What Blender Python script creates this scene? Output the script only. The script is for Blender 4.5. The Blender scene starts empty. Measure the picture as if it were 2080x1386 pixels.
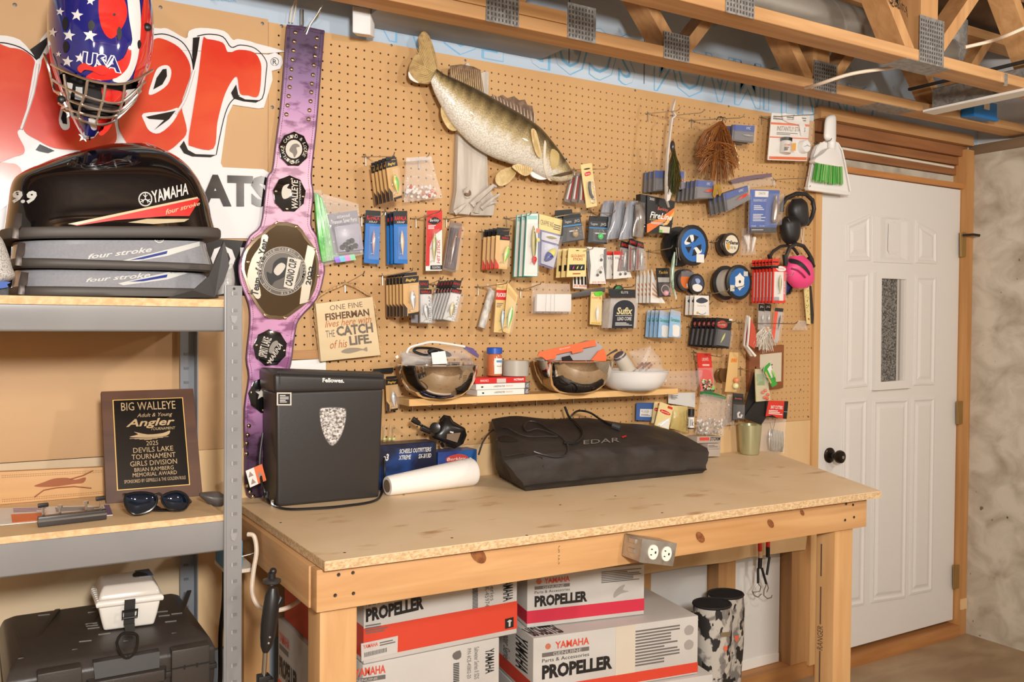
import bpy, bmesh, math, random
from mathutils import Vector as V, Matrix
random.seed(7)
sc = bpy.context.scene
COL = sc.collection
# ---------------------------------------------------------------- camera
F_, YAW, PIT, ROL = 1821.42, .5464, .0206, .0080
CAM = V((0, -2.4932, 1.45))
_fw = V((math.sin(YAW)*math.cos(PIT), math.cos(YAW)*math.cos(PIT), -math.sin(PIT)))
_r0 = V((math.cos(YAW), -math.sin(YAW), 0)); _u0 = _r0.cross(_fw)
_r = _r0*math.cos(ROL) + _u0*math.sin(ROL); _u = _u0*math.cos(ROL) - _r0*math.sin(ROL)
cd = bpy.data.cameras.new('camera'); cd.sensor_width = 36; cd.lens = F_/2080*36; cd.clip_start = .05
cam = bpy.data.objects.new('camera', cd); COL.objects.link(cam); sc.camera = cam
cam.matrix_world = Matrix(((_r.x, _u.x, -_fw.x, CAM.x), (_r.y, _u.y, -_fw.y, CAM.y), (_r.z, _u.z, -_fw.z, CAM.z), (0, 0, 0, 1)))
# ---------------------------------------------------------------- world, lights, exposure
sc.view_settings.view_transform = 'Standard'; sc.view_settings.look = 'None'; sc.view_settings.gamma = 1
sc.view_settings.use_curve_mapping = False; sc.view_settings.exposure = -0.42
w = bpy.data.worlds.new('world'); sc.world = w; w.use_nodes = True
w.node_tree.nodes['Background'].inputs[0].default_value = (1, .96, .9, 1); w.node_tree.nodes['Background'].inputs[1].default_value = .25
def lamp(name, loc, tgt, size, watts, col, shape='DISK', sy=None):
    l = bpy.data.lights.new(name, 'AREA'); l.shape = shape; l.size = size; l.energy = watts; l.color = col
    if sy: l.size_y = sy
    o = bpy.data.objects.new(name, l); COL.objects.link(o); o.location = loc
    o.rotation_euler = (V(tgt)-V(loc)).to_track_quat('-Z', 'Y').to_euler()
    return o
lamp('key_light', (.05, -3.25, 1.95), (1.5, 0, 1.3), .3, 118, (1, .975, .94))  # flash-like key light above and behind the camera, placed from the cast shadows
def bulb(loc, watts):
    l = bpy.data.lights.new('ceiling_bulb', 'POINT'); l.energy = watts; l.color = (1, .96, .90); l.shadow_soft_size = .07
    o = bpy.data.objects.new('ceiling_bulb', l); COL.objects.link(o); o.location = loc
bulb((1.7, -2.95, 2.24), 92); bulb((-1.0, -3.4, 2.24), 60); bulb((2.9, -1.9, 2.24), 40)
# ---------------------------------------------------------------- pixel -> plane helpers
def ray(x, y): return _fw + _r*((x-1040)/F_) - _u*((y-693)/F_)
def W(x, y, d=0.): r = ray(x, y); return CAM + r*((-d-CAM.y)/r.y)      # on the plane d metres in front of the wall
def H(x, y, z): r = ray(x, y); return CAM + r*((z-CAM.z)/r.z)           # on a level plane
def S(x, y, X): r = ray(x, y); return CAM + r*((X-CAM.x)/r.x)           # on a plane across the wall
def sm(pts, n=5, closed=True):                                          # smooth curve through points
    out = []; N = len(pts); P = [V(p) for p in pts]
    for i in range(N if closed else N-1):
        a, b, c, d = (P[(i-1) % N], P[i], P[(i+1) % N], P[(i+2) % N]) if closed else (P[max(i-1, 0)], P[i], P[i+1], P[min(i+2, N-1)])
        for k in range(n):
            t = k/n; out.append(.5*((2*b) + (c-a)*t + (2*a-5*b+4*c-d)*t*t + (3*b-a-3*c+d)*t**3))
    if not closed: out.append(P[-1])
    return out
# ---------------------------------------------------------------- materials
def lin(c):
    return tuple(((v/255)/12.92 if v/255 <= .04045 else ((v/255+.055)/1.055)**2.4) for v in c[:3]) + (1,)
MC = {}
def mat(name, col, rough=.5, metal=0., spec=.5, col2=None, scale=(8, 8, 8), detail=4, lo=.35, hi=.65, bump=0., bscale=None, coat=0., alpha=1., trans=0., speck=None):
    if name in MC: return MC[name]
    m = bpy.data.materials.new(name); m.use_nodes = True; nt = m.node_tree; N = nt.nodes; L = nt.links
    b = N['Principled BSDF']; b.inputs['Roughness'].default_value = rough; b.inputs['Metallic'].default_value = metal
    b.inputs['Specular IOR Level'].default_value = spec; b.inputs['Base Color'].default_value = lin(col)
    b.inputs['Coat Weight'].default_value = coat; b.inputs['Coat Roughness'].default_value = .05; b.inputs['Alpha'].default_value = alpha
    b.inputs['Transmission Weight'].default_value = trans
    tc = None
    def noise(sc3, det, dist=0.):
        nonlocal tc
        if tc is None: tc = N.new('ShaderNodeTexCoord')
        mp = N.new('ShaderNodeMapping'); mp.inputs['Scale'].default_value = sc3; L.new(tc.outputs['Object'], mp.inputs[0])
        n = N.new('ShaderNodeTexNoise'); n.inputs['Scale'].default_value = 1; n.inputs['Detail'].default_value = det; n.inputs['Distortion'].default_value = dist
        L.new(mp.outputs[0], n.inputs['Vector']); return n
    cur = None
    if col2:
        n = noise(scale, detail, .6); r = N.new('ShaderNodeValToRGB'); r.color_ramp.elements[0].position = lo; r.color_ramp.elements[1].position = hi
        r.color_ramp.elements[0].color = lin(col2); r.color_ramp.elements[1].color = lin(col); L.new(n.outputs[0], r.inputs[0]); cur = r.outputs[0]
    if speck:                                                        # (colour, scale, threshold, width)
        n = noise(speck[1], 3); r = N.new('ShaderNodeValToRGB'); r.color_ramp.elements[0].position = speck[2]; r.color_ramp.elements[1].position = speck[2]+speck[3]
        L.new(n.outputs[0], r.inputs[0]); mx = N.new('ShaderNodeMix'); mx.data_type = 'RGBA'; L.new(r.outputs[0], mx.inputs[0])
        if cur: L.new(cur, mx.inputs[6])
        else: mx.inputs[6].default_value = lin(col)
        mx.inputs[7].default_value = lin(speck[0]); cur = mx.outputs[2]
    if cur: L.new(cur, b.inputs['Base Color'])
    if bump:
        n = noise(bscale or scale, 3); bp = N.new('ShaderNodeBump'); bp.inputs['Strength'].default_value = bump; bp.inputs['Distance'].default_value = .004
        L.new(n.outputs[0], bp.inputs['Height']); L.new(bp.outputs[0], b.inputs['Normal'])
    MC[name] = m; return m
def film(name, fac=.12, col=(255, 255, 255), rough=.12):               # thin clear plastic: mostly see-through, a little gloss and haze
    if name in MC: return MC[name]
    m = bpy.data.materials.new(name); m.use_nodes = True; nt = m.node_tree; N = nt.nodes; L = nt.links; N.remove(N['Principled BSDF'])
    t = N.new('ShaderNodeBsdfTransparent'); g = N.new('ShaderNodeBsdfPrincipled'); g.inputs['Base Color'].default_value = lin(col); g.inputs['Roughness'].default_value = rough
    tc = N.new('ShaderNodeTexCoord'); n = N.new('ShaderNodeTexNoise'); n.inputs['Scale'].default_value = 38; n.inputs['Detail'].default_value = 2; n.inputs['Distortion'].default_value = 1.
    L.new(tc.outputs['Object'], n.inputs['Vector']); bp = N.new('ShaderNodeBump'); bp.inputs['Strength'].default_value = .8; bp.inputs['Distance'].default_value = .006
    L.new(n.outputs[0], bp.inputs['Height']); L.new(bp.outputs[0], g.inputs['Normal'])
    mx = N.new('ShaderNodeMixShader'); mx.inputs[0].default_value = fac; L.new(t.outputs[0], mx.inputs[1]); L.new(g.outputs[0], mx.inputs[2])
    L.new(mx.outputs[0], N['Material Output'].inputs[0]); MC[name] = m; return m
def flat(col, rough=.5, **k):                                           # plain print / plastic colour
    return mat('colour_%02x%02x%02x_%d' % (*[int(v) for v in col], int(rough*100)) + ''.join(k0[0]+str(v) for k0, v in k.items()), col, rough, **k)
def wood(name, col, col2, axis='x', f=22, rough=.62, **k):
    s = {'x': (1.6, f, f), 'y': (f, 1.6, f), 'z': (f, f, 1.6)}[axis]
    return mat(name, col, rough, col2=col2, scale=s, detail=5, lo=.3, hi=.7, bump=.12, **k)
# ---------------------------------------------------------------- mesh builders
ORG = {}
class MB:
    def __init__(s): s.v = []; s.f = []
    def add(s, vs, fs):
        o = len(s.v); s.v += [V(p) for p in vs]; s.f += [tuple(i+o for i in f) for f in fs]; return s
    def box(s, x0, x1, y0, y1, z0, z1):
        return s.add([(x, y, z) for x in (x0, x1) for y in (y0, y1) for z in (z0, z1)], [(0, 1, 3, 2), (4, 6, 7, 5), (0, 4, 5, 1), (2, 3, 7, 6), (0, 2, 6, 4), (1, 5, 7, 3)])
    def obox(s, c, ax, ay, az):                                         # centre and three half-axes
        c, ax, ay, az = V(c), V(ax), V(ay), V(az)
        return s.add([c+ax*i+ay*j+az*k for i in (-1, 1) for j in (-1, 1) for k in (-1, 1)], [(0, 1, 3, 2), (4, 6, 7, 5), (0, 4, 5, 1), (2, 3, 7, 6), (0, 2, 6, 4), (1, 5, 7, 3)])
    def hexa(s, a, b):                                                  # two quads (4 points each)
        return s.add(list(a)+list(b), [(0, 1, 2, 3), (7, 6, 5, 4)] + [(i, i+4, (i+1) % 4+4, (i+1) % 4) for i in range(4)])
    def prism(s, poly, off):
        n = len(poly); off = V(off); P = [V(p) for p in poly]
        return s.add(P+[p+off for p in P], [tuple(range(n)), tuple(range(2*n-1, n-1, -1))] + [(i, i+n, (i+1) % n+n, (i+1) % n) for i in range(n)])
    def beam(s, a, b, wv, tv):                                          # bar from a to b, full width vector, full thickness vector
        a, b, wv, tv = V(a), V(b), V(wv)/2, V(tv)/2
        return s.hexa([a-wv-tv, a+wv-tv, a+wv+tv, a-wv+tv], [b-wv-tv, b+wv-tv, b+wv+tv, b-wv+tv])
    def tube(s, pts, r, n=8, closed=False, cap=True):
        P = [V(p) for p in pts]; N = len(P); R = r if isinstance(r, (list, tuple)) else [r]*N; rings = []; up = None
        for i, p in enumerate(P):
            t = (P[(i+1) % N]-P[i-1]) if closed else (P[min(i+1, N-1)]-P[max(i-1, 0)])
            if t.length < 1e-9: t = V((0, 0, 1))
            t.normalize()
            if up is None: up = t.orthogonal().normalized()
            up = up - t*up.dot(t)
            up = up.normalized() if up.length > 1e-6 else t.orthogonal().normalized()
            bi = t.cross(up); rings.append([p+(up*math.cos(2*math.pi*k/n)+bi*math.sin(2*math.pi*k/n))*R[i] for k in range(n)])
        vs = [q for rg in rings for q in rg]; fs = []
        for i in range(N if closed else N-1):
            j = (i+1) % N; fs += [(i*n+k, i*n+(k+1) % n, j*n+(k+1) % n, j*n+k) for k in range(n)]
        if not closed and cap: fs += [tuple(range(n-1, -1, -1)), tuple((N-1)*n+k for k in range(n))]
        return s.add(vs, fs)
    def lathe(s, c, axis, prof, n=20, cap=True, sx=1.):                 # prof: (radius, along axis)
        a = V(axis).normalized(); u = a.orthogonal().normalized(); b = a.cross(u); c = V(c); vs = []; fs = []
        for r, h in prof: vs += [c+a*h+(u*math.cos(2*math.pi*k/n)*sx+b*math.sin(2*math.pi*k/n))*r for k in range(n)]
        for i in range(len(prof)-1): fs += [(i*n+k, i*n+(k+1) % n, (i+1)*n+(k+1) % n, (i+1)*n+k) for k in range(n)]
        if cap: fs += [tuple(range(n-1, -1, -1)), tuple((len(prof)-1)*n+k for k in range(n))]
        return s.add(vs, fs)
    def rings(s, rr, cap=True, closed=True):                            # loft through lists of equal length
        n = len(rr[0]); vs = [p for r in rr for p in r]; fs = []
        for i in range(len(rr)-1): fs += [(i*n+k, i*n+(k+1) % n, (i+1)*n+(k+1) % n, (i+1)*n+k) for k in range(n if closed else n-1)]
        if cap: fs += [tuple(range(n-1, -1, -1)), tuple((len(rr)-1)*n+k for k in range(n))]
        return s.add(vs, fs)
    def ball(s, c, r, n=8, m=6, st=(1, 1, 1)):
        c = V(c); return s.rings([[c+V((st[0]*math.sin(t)*math.cos(p), st[1]*math.sin(t)*math.sin(p), st[2]*math.cos(t)))*r for p in [2*math.pi*k/n for k in range(n)]] for t in [.02+(math.pi-.04)*i/m for i in range(m+1)]])
    def build(s, name, m, parent=None, smooth=False, bevel=0, seg=2, org=None, kind=None):
        return mk(name, s.v, s.f, m, parent, smooth, bevel, seg, org, kind)
def mk(name, vs, fs, m, parent=None, smooth=False, bevel=0, seg=2, org=None, kind=None):
    if parent is not None: o0 = ORG[parent.name]
    elif org is not None: o0 = V(org)
    else:
        lo = [min(p[i] for p in vs) for i in range(3)]; hi = [max(p[i] for p in vs) for i in range(3)]
        o0 = V(((lo[0]+hi[0])/2, (lo[1]+hi[1])/2, lo[2]))
    me = bpy.data.meshes.new(name); me.from_pydata([tuple(V(p)-o0) for p in vs], [], fs)
    bm = bmesh.new(); bm.from_mesh(me)
    if bevel: bmesh.ops.remove_doubles(bm, verts=bm.verts, dist=1e-6)
    bmesh.ops.recalc_face_normals(bm, faces=bm.faces)
    if bevel:
        es = [e for e in bm.edges if len(e.link_faces) == 2 and e.calc_face_angle(0) > .5]
        bmesh.ops.bevel(bm, geom=es, offset=bevel, segments=seg, affect='EDGES', profile=.6, clamp_overlap=True)
    bm.to_mesh(me); bm.free()
    if smooth or bevel:
        me.polygons.foreach_set('use_smooth', [True]*len(me.polygons))
        try: me.set_sharp_from_angle(angle=math.radians(42))
        except Exception: pass
    me.materials.append(m); o = bpy.data.objects.new(name, me); COL.objects.link(o)
    if parent is not None: o.parent = parent
    else: o.location = o0
    ORG[o.name] = o0
    if kind: o['kind'] = kind
    return o
def tag(o, label, cat, group=None):
    o['label'] = label; o['category'] = cat
    if group: o['group'] = group
    return o
def thing(name, label, cat, loc, group=None):
    o = bpy.data.objects.new(name, None); COL.objects.link(o); o.location = loc; o.empty_display_size = .05; ORG[o.name] = V(loc)
    return tag(o, label, cat, group)
def struct(o, label=None):
    o['kind'] = 'structure'
    if label: o['label'] = label
    return o
def slab(name, px, d, t, m, parent=None, **k):                          # pixel outline on a plane d in front of the wall, t thick towards the wall
    return MB().prism([W(x, y, d) for x, y in px], (0, t, 0)).build(name, m, parent, **k)
# ---------------------------------------------------------------- quads that carry print
class Q:
    def __init__(s, pts, toward=None):
        s.p = [V(p) for p in pts]; n = (s.p[1]-s.p[0]).cross(s.p[3]-s.p[0]).normalized()
        if n.dot((toward or CAM)-s.p[0]) < 0: n = -n
        s.n = n
    def at(s, u, v, h=0.):
        a, b, c, d = s.p; return (a*(1-u)+b*u)*(1-v)+(d*(1-u)+c*u)*v+s.n*h
    def poly(s, name, uv, h0, h1, m, parent=None, **k):
        return MB().prism([s.at(u, v, h1) for u, v in uv], -s.n*(h1-h0)).build(name, m, parent, **k)
    def rect(s, name, u0, v0, u1, v1, h0, h1, m, parent=None, **k):
        return s.poly(name, [(u0, v0), (u1, v0), (u1, v1), (u0, v1)], h0, h1, m, parent, **k)
    def sub(s, u0, v0, u1, v1, h=0.): return Q([s.at(u0, v0, h), s.at(u1, v0, h), s.at(u1, v1, h), s.at(u0, v1, h)])
def Qw(px, d): return Q([W(x, y, d) for x, y in px])
TXT = {}
def glyphs(t, bold=0., shear=0., space=1., outline=0., res=2):
    key = (t, bold, shear, space, outline, res)
    if key in TXT: return TXT[key]
    c = bpy.data.curves.new('txt', 'FONT'); c.body = t; c.offset = bold; c.shear = shear; c.space_character = space; c.resolution_u = res; c.align_x = 'CENTER'
    if outline: c.fill_mode = 'NONE'; c.bevel_depth = outline; c.bevel_resolution = 0
    o = bpy.data.objects.new('txt', c); me = bpy.data.meshes.new_from_object(o)
    vs = [(v.co.x, v.co.y) for v in me.vertices]; fs = [tuple(p.vertices) for p in me.polygons]
    x0 = min(p[0] for p in vs); x1 = max(p[0] for p in vs); y0 = min(p[1] for p in vs); y1 = max(p[1] for p in vs)
    vs = [((x-x0)/(x1-x0), 1-(y-y0)/(y1-y0)) for x, y in vs]
    bpy.data.objects.remove(o); bpy.data.curves.remove(c); bpy.data.meshes.remove(me); TXT[key] = (vs, fs); return TXT[key]
def txt(q, t, u0, v0, u1, v1, m, parent, h=.0004, name='lettering', rot=0, label=None, arc=0., **k):
    vs, fs = glyphs(t, **k)
    def mp(x, y):
        if rot == 90: x, y = 1-y, x                                      # reads downwards
        if rot == -90: x, y = y, 1-x                                     # reads upwards
        if rot == 180: x, y = 1-x, 1-y
        return q.at(u0+(u1-u0)*x, v0+(v1-v0)*y, h)
    if arc: mp0 = mp; mp = lambda x, y: mp0(x, y+arc*(4*(x-.5)**2-1))
    o = mk(name, [mp(x, y) for x, y in vs], fs, m, parent)
    if label: o['label'] = label
    return o
def dup(src, dv, label=None, rot=None, group=None):                     # copy a thing with parts and sub-parts, moved by dv
    r = src.copy(); COL.objects.link(r); r.location = src.location + V(dv); ORG[r.name] = ORG[src.name]
    if rot: r.rotation_euler = rot
    if label: r['label'] = label
    if group: r['group'] = group
    def kids(a, b):
        for ch in [o for o in KIDS.get(a.name, [])]:
            c = ch.copy(); COL.objects.link(c); c.parent = b; ORG[c.name] = ORG[ch.name]; kids(ch, c)
    KIDS = {}
    for o in COL.objects:
        if o.parent is not None: KIDS.setdefault(o.parent.name, []).append(o)
    kids(src, r); return r
ORD = ['front', 'second', 'third', 'fourth', 'fifth', 'sixth', 'seventh', 'eighth', 'ninth', 'tenth']
WHITE = flat((235, 232, 226), .45); BLACK = flat((22, 21, 21), .45); RED = flat((205, 40, 34), .45)
STEEL = mat('steel_wire', (190, 188, 182), .28, 1.); CHROME = mat('chrome', (230, 230, 228), .08, 1.)
CLEAR = film('clear_film', .09); BAGF = film('bag_film', .13); BLIS = film('blister_film', .09, rough=.06); HAZE = film('hazy_film', .42, (225, 222, 218), .25)
# ================================================================ THE SETTING
PEG = mat('pegboard_brown', (202, 160, 108), .55, col2=(194, 151, 99), scale=(3, 3, 3), bump=.03, bscale=(120, 120, 120))
HARD = mat('hardboard', (198, 158, 110), .5, col2=(190, 149, 101), scale=(2, 2, 2), speck=((120, 86, 54), (30, 30, 30), .74, .02), bump=.02, bscale=(90, 90, 90))
PLY = wood('pale_panel', (224, 190, 142), (212, 176, 126), 'z', 8)
FOAM = mat('blue_foam', (192, 206, 218), .7, col2=(170, 186, 202), scale=(1.5, 1.5, 1.5), speck=((150, 168, 186), (9, 9, 9), .66, .05))
FOAMW = mat('white_foam', (222, 218, 212), .7, col2=(205, 203, 200), scale=(1.5, 1.5, 1.5))
CONC = mat('concrete', (200, 190, 172), .85, col2=(158, 144, 124), scale=(7, 7, 8), detail=9, lo=.30, hi=.60, speck=((112, 96, 78), (26, 26, 26), .70, .03), bump=.35, bscale=(14, 14, 14))
CFLR = mat('concrete_floor', (168, 143, 112), .55, col2=(136, 110, 82), scale=(2.5, 5, 2.5), detail=8, bump=.05, bscale=(10, 10, 10))
STUD = wood('stud_wood', (186, 142, 92), (162, 116, 70), 'z'); STUDX = wood('beam_wood', (196, 150, 98), (170, 122, 74), 'x'); STUDD = wood('old_beam_wood', (158, 104, 62), (118, 76, 46), 'x')
struct(MB().box(-2.6, 6, -5, .6, -.08, 0).build('floor', CFLR), 'stained grey concrete basement floor')
wb = struct(MB().box(-2.6, 4.5, .095, .2, 0, 2.78).build('wall_back', FOAM), 'pale blue foam board wall behind the pegboard')
wr = struct(MB().box(4.025, 4.25, -5, .095, 0, 2.25).build('wall_right', CONC), 'rough poured concrete wall beside the white door')
MB().box(4.02, 4.25, -5, .06, 2.25, 2.295).build('sill_plate', wood('weathered_plate', (128, 104, 78), (100, 80, 58), 'y'), wr)
MB().box(4.09, 4.25, -5, .09, 2.295, 2.78).build('foam_strip', FOAMW, wr)
for _ in range(14):                                                     # pits and stains cast in the concrete
    y = random.uniform(-.9, -.05); z = random.uniform(.25, 2.1); r = random.uniform(.004, .009)
    MB().lathe((4.0253, y, z), (-1, 0, 0), [(r, 0), (r*.5, .0006)], 8).build('pit', flat((96, 82, 66), .9), wr)
DRY = mat('painted_wall', (228, 222, 212), .8)
struct(MB().box(-2.7, -2.6, -5, .2, 0, 2.78).build('wall_left', DRY)); struct(MB().box(-2.7, 4.25, -5.1, -5, 0, 2.78).build('wall_rear', DRY))
struct(MB().box(-2.7, 4.3, -5.1, .3, 2.74, 2.80).build('ceiling', mat('subfloor', (120, 92, 64), .8, col2=(96, 72, 50), scale=(6, 6, 6))), 'dark underside of the floor boards above')
# pegboard with real holes
PX0, PX1, PZ0, PZ1 = .718, 2.948, 1.062, 2.278
def pegboard():
    I = .0254; vs = []; fs = []; xs = [69.407*I+i*I for i in range(-40, 47)]; zs = [2.271-k*I for k in range(48)]
    g = I/2; T = .006; r = .0031
    out8 = [(-g, -g), (0, -g), (g, -g), (g, 0), (g, g), (0, g), (-g, g), (-g, 0)]
    in8 = [(r*math.cos(a), r*math.sin(a)) for a in [math.radians(225+45*k) for k in range(8)]]
    xs = [x for x in xs if PX0+g < x < PX1-g]; zs = [z for z in zs if PZ0+g < z < PZ1-g]
    for x in xs:
        for z in zs:
            o = len(vs)
            vs += [(x+a, 0, z+b) for a, b in out8] + [(x+a, 0, z+b) for a, b in in8] + [(x+a, T, z+b) for a, b in in8]
            for k in range(8):
                j = (k+1) % 8; fs.append((o+k, o+j, o+8+j, o+8+k)); fs.append((o+8+k, o+8+j, o+16+j, o+16+k))
    ax, bx, az, bz = xs[0]-g, xs[-1]+g, zs[-1]-g, zs[0]+g; zs and None
    for (a, b, c, d) in ((PX0, ax, PZ0, PZ1), (bx, PX1, PZ0, PZ1), (ax, bx, PZ0, az), (ax, bx, bz, PZ1)):
        o = len(vs); vs += [(a, 0, c), (b, 0, c), (b, 0, d), (a, 0, d)]; fs.append((o, o+1, o+2, o+3))
    p = MB(); p.v = [V(v) for v in vs]; p.f = fs
    p.add([(PX0, 0, PZ0), (PX1, 0, PZ0), (PX1, 0, PZ1), (PX0, 0, PZ1), (PX0, T, PZ0), (PX1, T, PZ0), (PX1, T, PZ1), (PX0, T, PZ1)], [(0, 1, 5, 4), (1, 2, 6, 5), (2, 3, 7, 6), (3, 0, 4, 7)])
    return p
pb = pegboard().build('wall_pegboard', PEG); struct(pb, 'brown pegboard sheet covered with hanging tackle')
MB().box(PX0, PX1, .02, .022, PZ0, PZ1).build('backing', flat((70, 48, 28), .9), pb)  # added dark sheet, its colour stands in for the shade behind the holes
for x, y in ((795, 92), (1290, 184), (1288, 316), (1162, 92), (1648, 707), (1642, 847), (1626, 792), (945, 123), (1480, 216)):
    p = W(x, y); MB().lathe(p, (0, -1, 0), [(.004, -.001), (.004, .0006), (.002, .0014)], 10).build('nail', flat((120, 112, 104), .5, metal=.6), pb)
hb = struct(MB().box(-2.4, PX0-.001, -.0005, .006, 1.10, 2.285).build('wall_hardboard', HARD), 'plain brown hardboard panel behind the shelf')
for x, y in ((326, 15), (533, 48), (572, 53), (553, 218), (30, 10)):
    p = W(x, y); MB().lathe(p, (0, -1, 0), [(.005, -.001), (.005, .0006), (.002, .0014)], 10).build('nail', flat((120, 112, 104), .5, metal=.6), hb)
jag = [(2.30, .545), (2.08, .548), (2.07, .56), (1.9, .552), (1.2, .56), (.6, .555)]
lp = MB().prism([(.52, 0, 1.099), (.717, 0, 1.099), (.717, 0, 1.061), (2.948, 0, 1.061), (2.948, 0, .60), (2.94, 0, .595), (2.93, 0, .53), (2.6, 0, .54), (2.5, 0, .536)] + [(a, 0, b) for a, b in jag] + [(.52, 0, .555)], (0, .006, 0)).build('wall_lower_panel', PLY)
struct(lp, 'pale tan panel under the pegboard with a torn lower edge')
struct(MB().box(-2.4, .519, 0, .006, .30, 1.098).build('wall_shelf_panel', mat('grey_panel', (222, 200, 166), .6, col2=(208, 186, 152), scale=(2, 2, 2))), 'pale panel low on the wall behind the shelf')
n = 1
for x0, x1 in ((2.86, 2.955), (2.455, 2.545), (2.03, 2.12), (1.3, 1.39)):
    struct(MB().box(x0, x1, .008, .094, .06, .60 if x0 < 2.8 else 1.05).build('trim_%d' % n, STUD), 'bare wooden stud below the torn panel'); n += 1
MB_ = struct(MB().box(-2.4, 2.99, .0, .094, 0, .062).build('baseboard_back', wood('sole_plate', (186, 132, 78), (160, 108, 58), 'x')), 'wooden sole plate along the bottom of the wall')
MB().box(2.55, 2.85, .06, .09, .064, .10).build('white_batten', WHITE, MB_)
MB().box(2.55, 2.855, .066, .093, .10, .59).build('foam_sheet', FOAMW, MB_); MB().box(2.125, 2.45, .066, .093, .064, .59).build('foam_sheet', FOAMW, MB_)
# door opening
t = struct(MB().box(2.949, 2.986, -.012, .094, .05, 2.12).build('trim_%d' % n, wood('jamb_pale', (214, 172, 118), (200, 152, 98), 'z')), 'pale wooden jamb strip left of the white door'); n += 1
t = struct(MB().box(3.962, 4.024, -.02, .094, 0, 2.27).build('trim_%d' % n, wood('jamb_orange', (198, 146, 90), (176, 122, 68), 'z')), 'orange wooden jamb post right of the white door'); n += 1
MB().box(3.975, 4.02, -.026, -.02, .12, .17).build('shim', flat((226, 190, 138), .6), t)
t = struct(MB().box(2.95, 3.962, -.01, .094, 2.088, 2.112).build('trim_%d' % n, wood('head_jamb', (196, 136, 78), (172, 110, 56), 'x')), 'thin wooden head jamb above the white door'); n += 1
for z0, z1, y0, m in ((2.112, 2.155, .045, CONC), (2.157, 2.20, .03, STUDD), (2.202, 2.238, .02, STUDD), (2.24, 2.285, .0, STUDD), (2.287, 2.335, -.03, STUDX)):
    struct(MB().box(2.95, 4.0, y0, .094 if z0 < 2.28 else .007, z0, z1).build('trim_%d' % n, m), 'stacked header board above the white door, %s' % {2.112: 'grey mortar bed at the bottom', 2.157: 'lowest dark board', 2.202: 'middle dark board', 2.24: 'upper dark board', 2.287: 'topmost orange board'}[z0]); n += 1
MB_ = MB().tube([(3.15, .03, 2.195), (3.35, .026, 2.193), (3.6, .027, 2.192), (3.93, .026, 2.189)], .006, 6).add([], [])
tag(MB_.build('mortar_bead', flat((226, 214, 192), .8), smooth=True), 'thin pale bead of foam between the header boards', 'sealant')
t = struct(MB().box(2.986, 3.962, -.03, .094, 0, .05).build('trim_%d' % n, wood('threshold', (186, 130, 76), (160, 104, 54), 'x')), 'wooden threshold board under the white door'); n += 1
# the door
DW = mat('door_white', (224, 220, 214), .38)
DX0, DX1, DZ0, DZ1, DY = 2.989, 3.958, .068, 2.086, .004
dr = struct(MB().box(DX0, DX1, DY, DY+.04, DZ0, DZ1).build('door_1', DW, bevel=.002, seg=1), 'white panelled door with a small obscured window')
def dpx(px): return [W(x, y, -DY) for x, y in px]
def door_panel(px, nm='door_panel'):
    P = dpx(px); c = sum(P, V())/len(P); mb = MB()
    def ring(k, h): return [c+(p-c)*k - V((0, h, 0)) for p in P]
    w_ = (P[1]-P[0]).length; hh = (P[-1]-P[0]).length
    def ins(dd, h):
        out = []
        for p in P: e = p-c; out.append(c+V((e.x*(1-dd/(w_/2)), 0, e.z*(1-dd/(hh/2))))-V((0, h, 0)))
        return out
    mb.rings([ins(-.006, -.001), ins(-.006, .0045), ins(.004, .006), ins(.013, .0012), ins(.020, .0012), ins(.034, .0055)], cap=True)
    return mb.build(nm, DW, dr, bevel=0)
for px in ([(1721, 459), (1764, 440), (1765, 526), (1721, 527)], [(1781, 441), (1796, 440), (1832, 444), (1846, 450), (1846, 532), (1781, 529)], [(1862, 452), (1900, 474), (1900, 534), (1861, 532)],
           [(1719, 558), (1762, 556), (1760, 782), (1716, 786)], [(1861, 563), (1899, 564), (1895, 779), (1857, 780)],
           [(1713, 816), (1758, 813), (1752, 1226), (1708, 1234)], [(1775, 815), (1842, 812), (1836, 1212), (1770, 1222)], [(1854, 811), (1896, 809), (1890, 1198), (1848, 1206)]): door_panel(px)
fr = dpx([(1773, 553), (1846, 556), (1844, 788), (1770, 793)]); gl = dpx([(1784, 566), (1834, 568), (1831, 772), (1782, 776)])
wd = MB(); o4 = [p-V((0, .018, 0)) for p in fr]; i4 = [p-V((0, .018, 0)) for p in gl]; ib = [p-V((0, .001, 0)) for p in gl]
wd.rings([[p-V((0, -.001, 0)) for p in fr], o4, i4, ib], cap=False); wf = wd.build('window_frame', DW, dr)
MB().prism([p-V((0, .004, 0)) for p in gl], (0, .003, 0)).build('pane', mat('pebbled_glass', (138, 134, 128), .25, col2=(62, 60, 58), scale=(150, 150, 150), lo=.42, hi=.58, bump=.8, bscale=(150, 150, 150)), dr)
q = Q([p-V((0, .005, 0)) for p in gl]); q.rect('mullion', .72, 0, 1, 1, 0, .003, flat((196, 190, 182), .4), dr); q.rect('mullion', .78, 0, .84, 1, .003, .005, flat((150, 146, 140), .4), dr)
KB = mat('bronze_knob', (46, 38, 32), .22, .7)
kc = W(1684, 925, -DY); kb = MB().lathe(kc, (0, -1, 0), [(.032, -.001), (.032, .006), (.026, .011), (.012, .014), (.011, .032), (.018, .037), (.026, .046), (.028, .055), (.025, .064), (.015, .069)], 24).build('door_knob', KB, dr, smooth=True)
MB().lathe(kc+V((0, -.0685, 0)), (0, -1, 0), [(.007, 0), (.007, .003), (.004, .003)], 12).build('key_cylinder', STEEL, kb, smooth=True)
MB().box(2.984, 2.9905, -.006, .0, 1.13, 1.19).build('latch_plate', KB, dr)
BR = mat('brass_hinge', (176, 142, 88), .35, .8)
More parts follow.
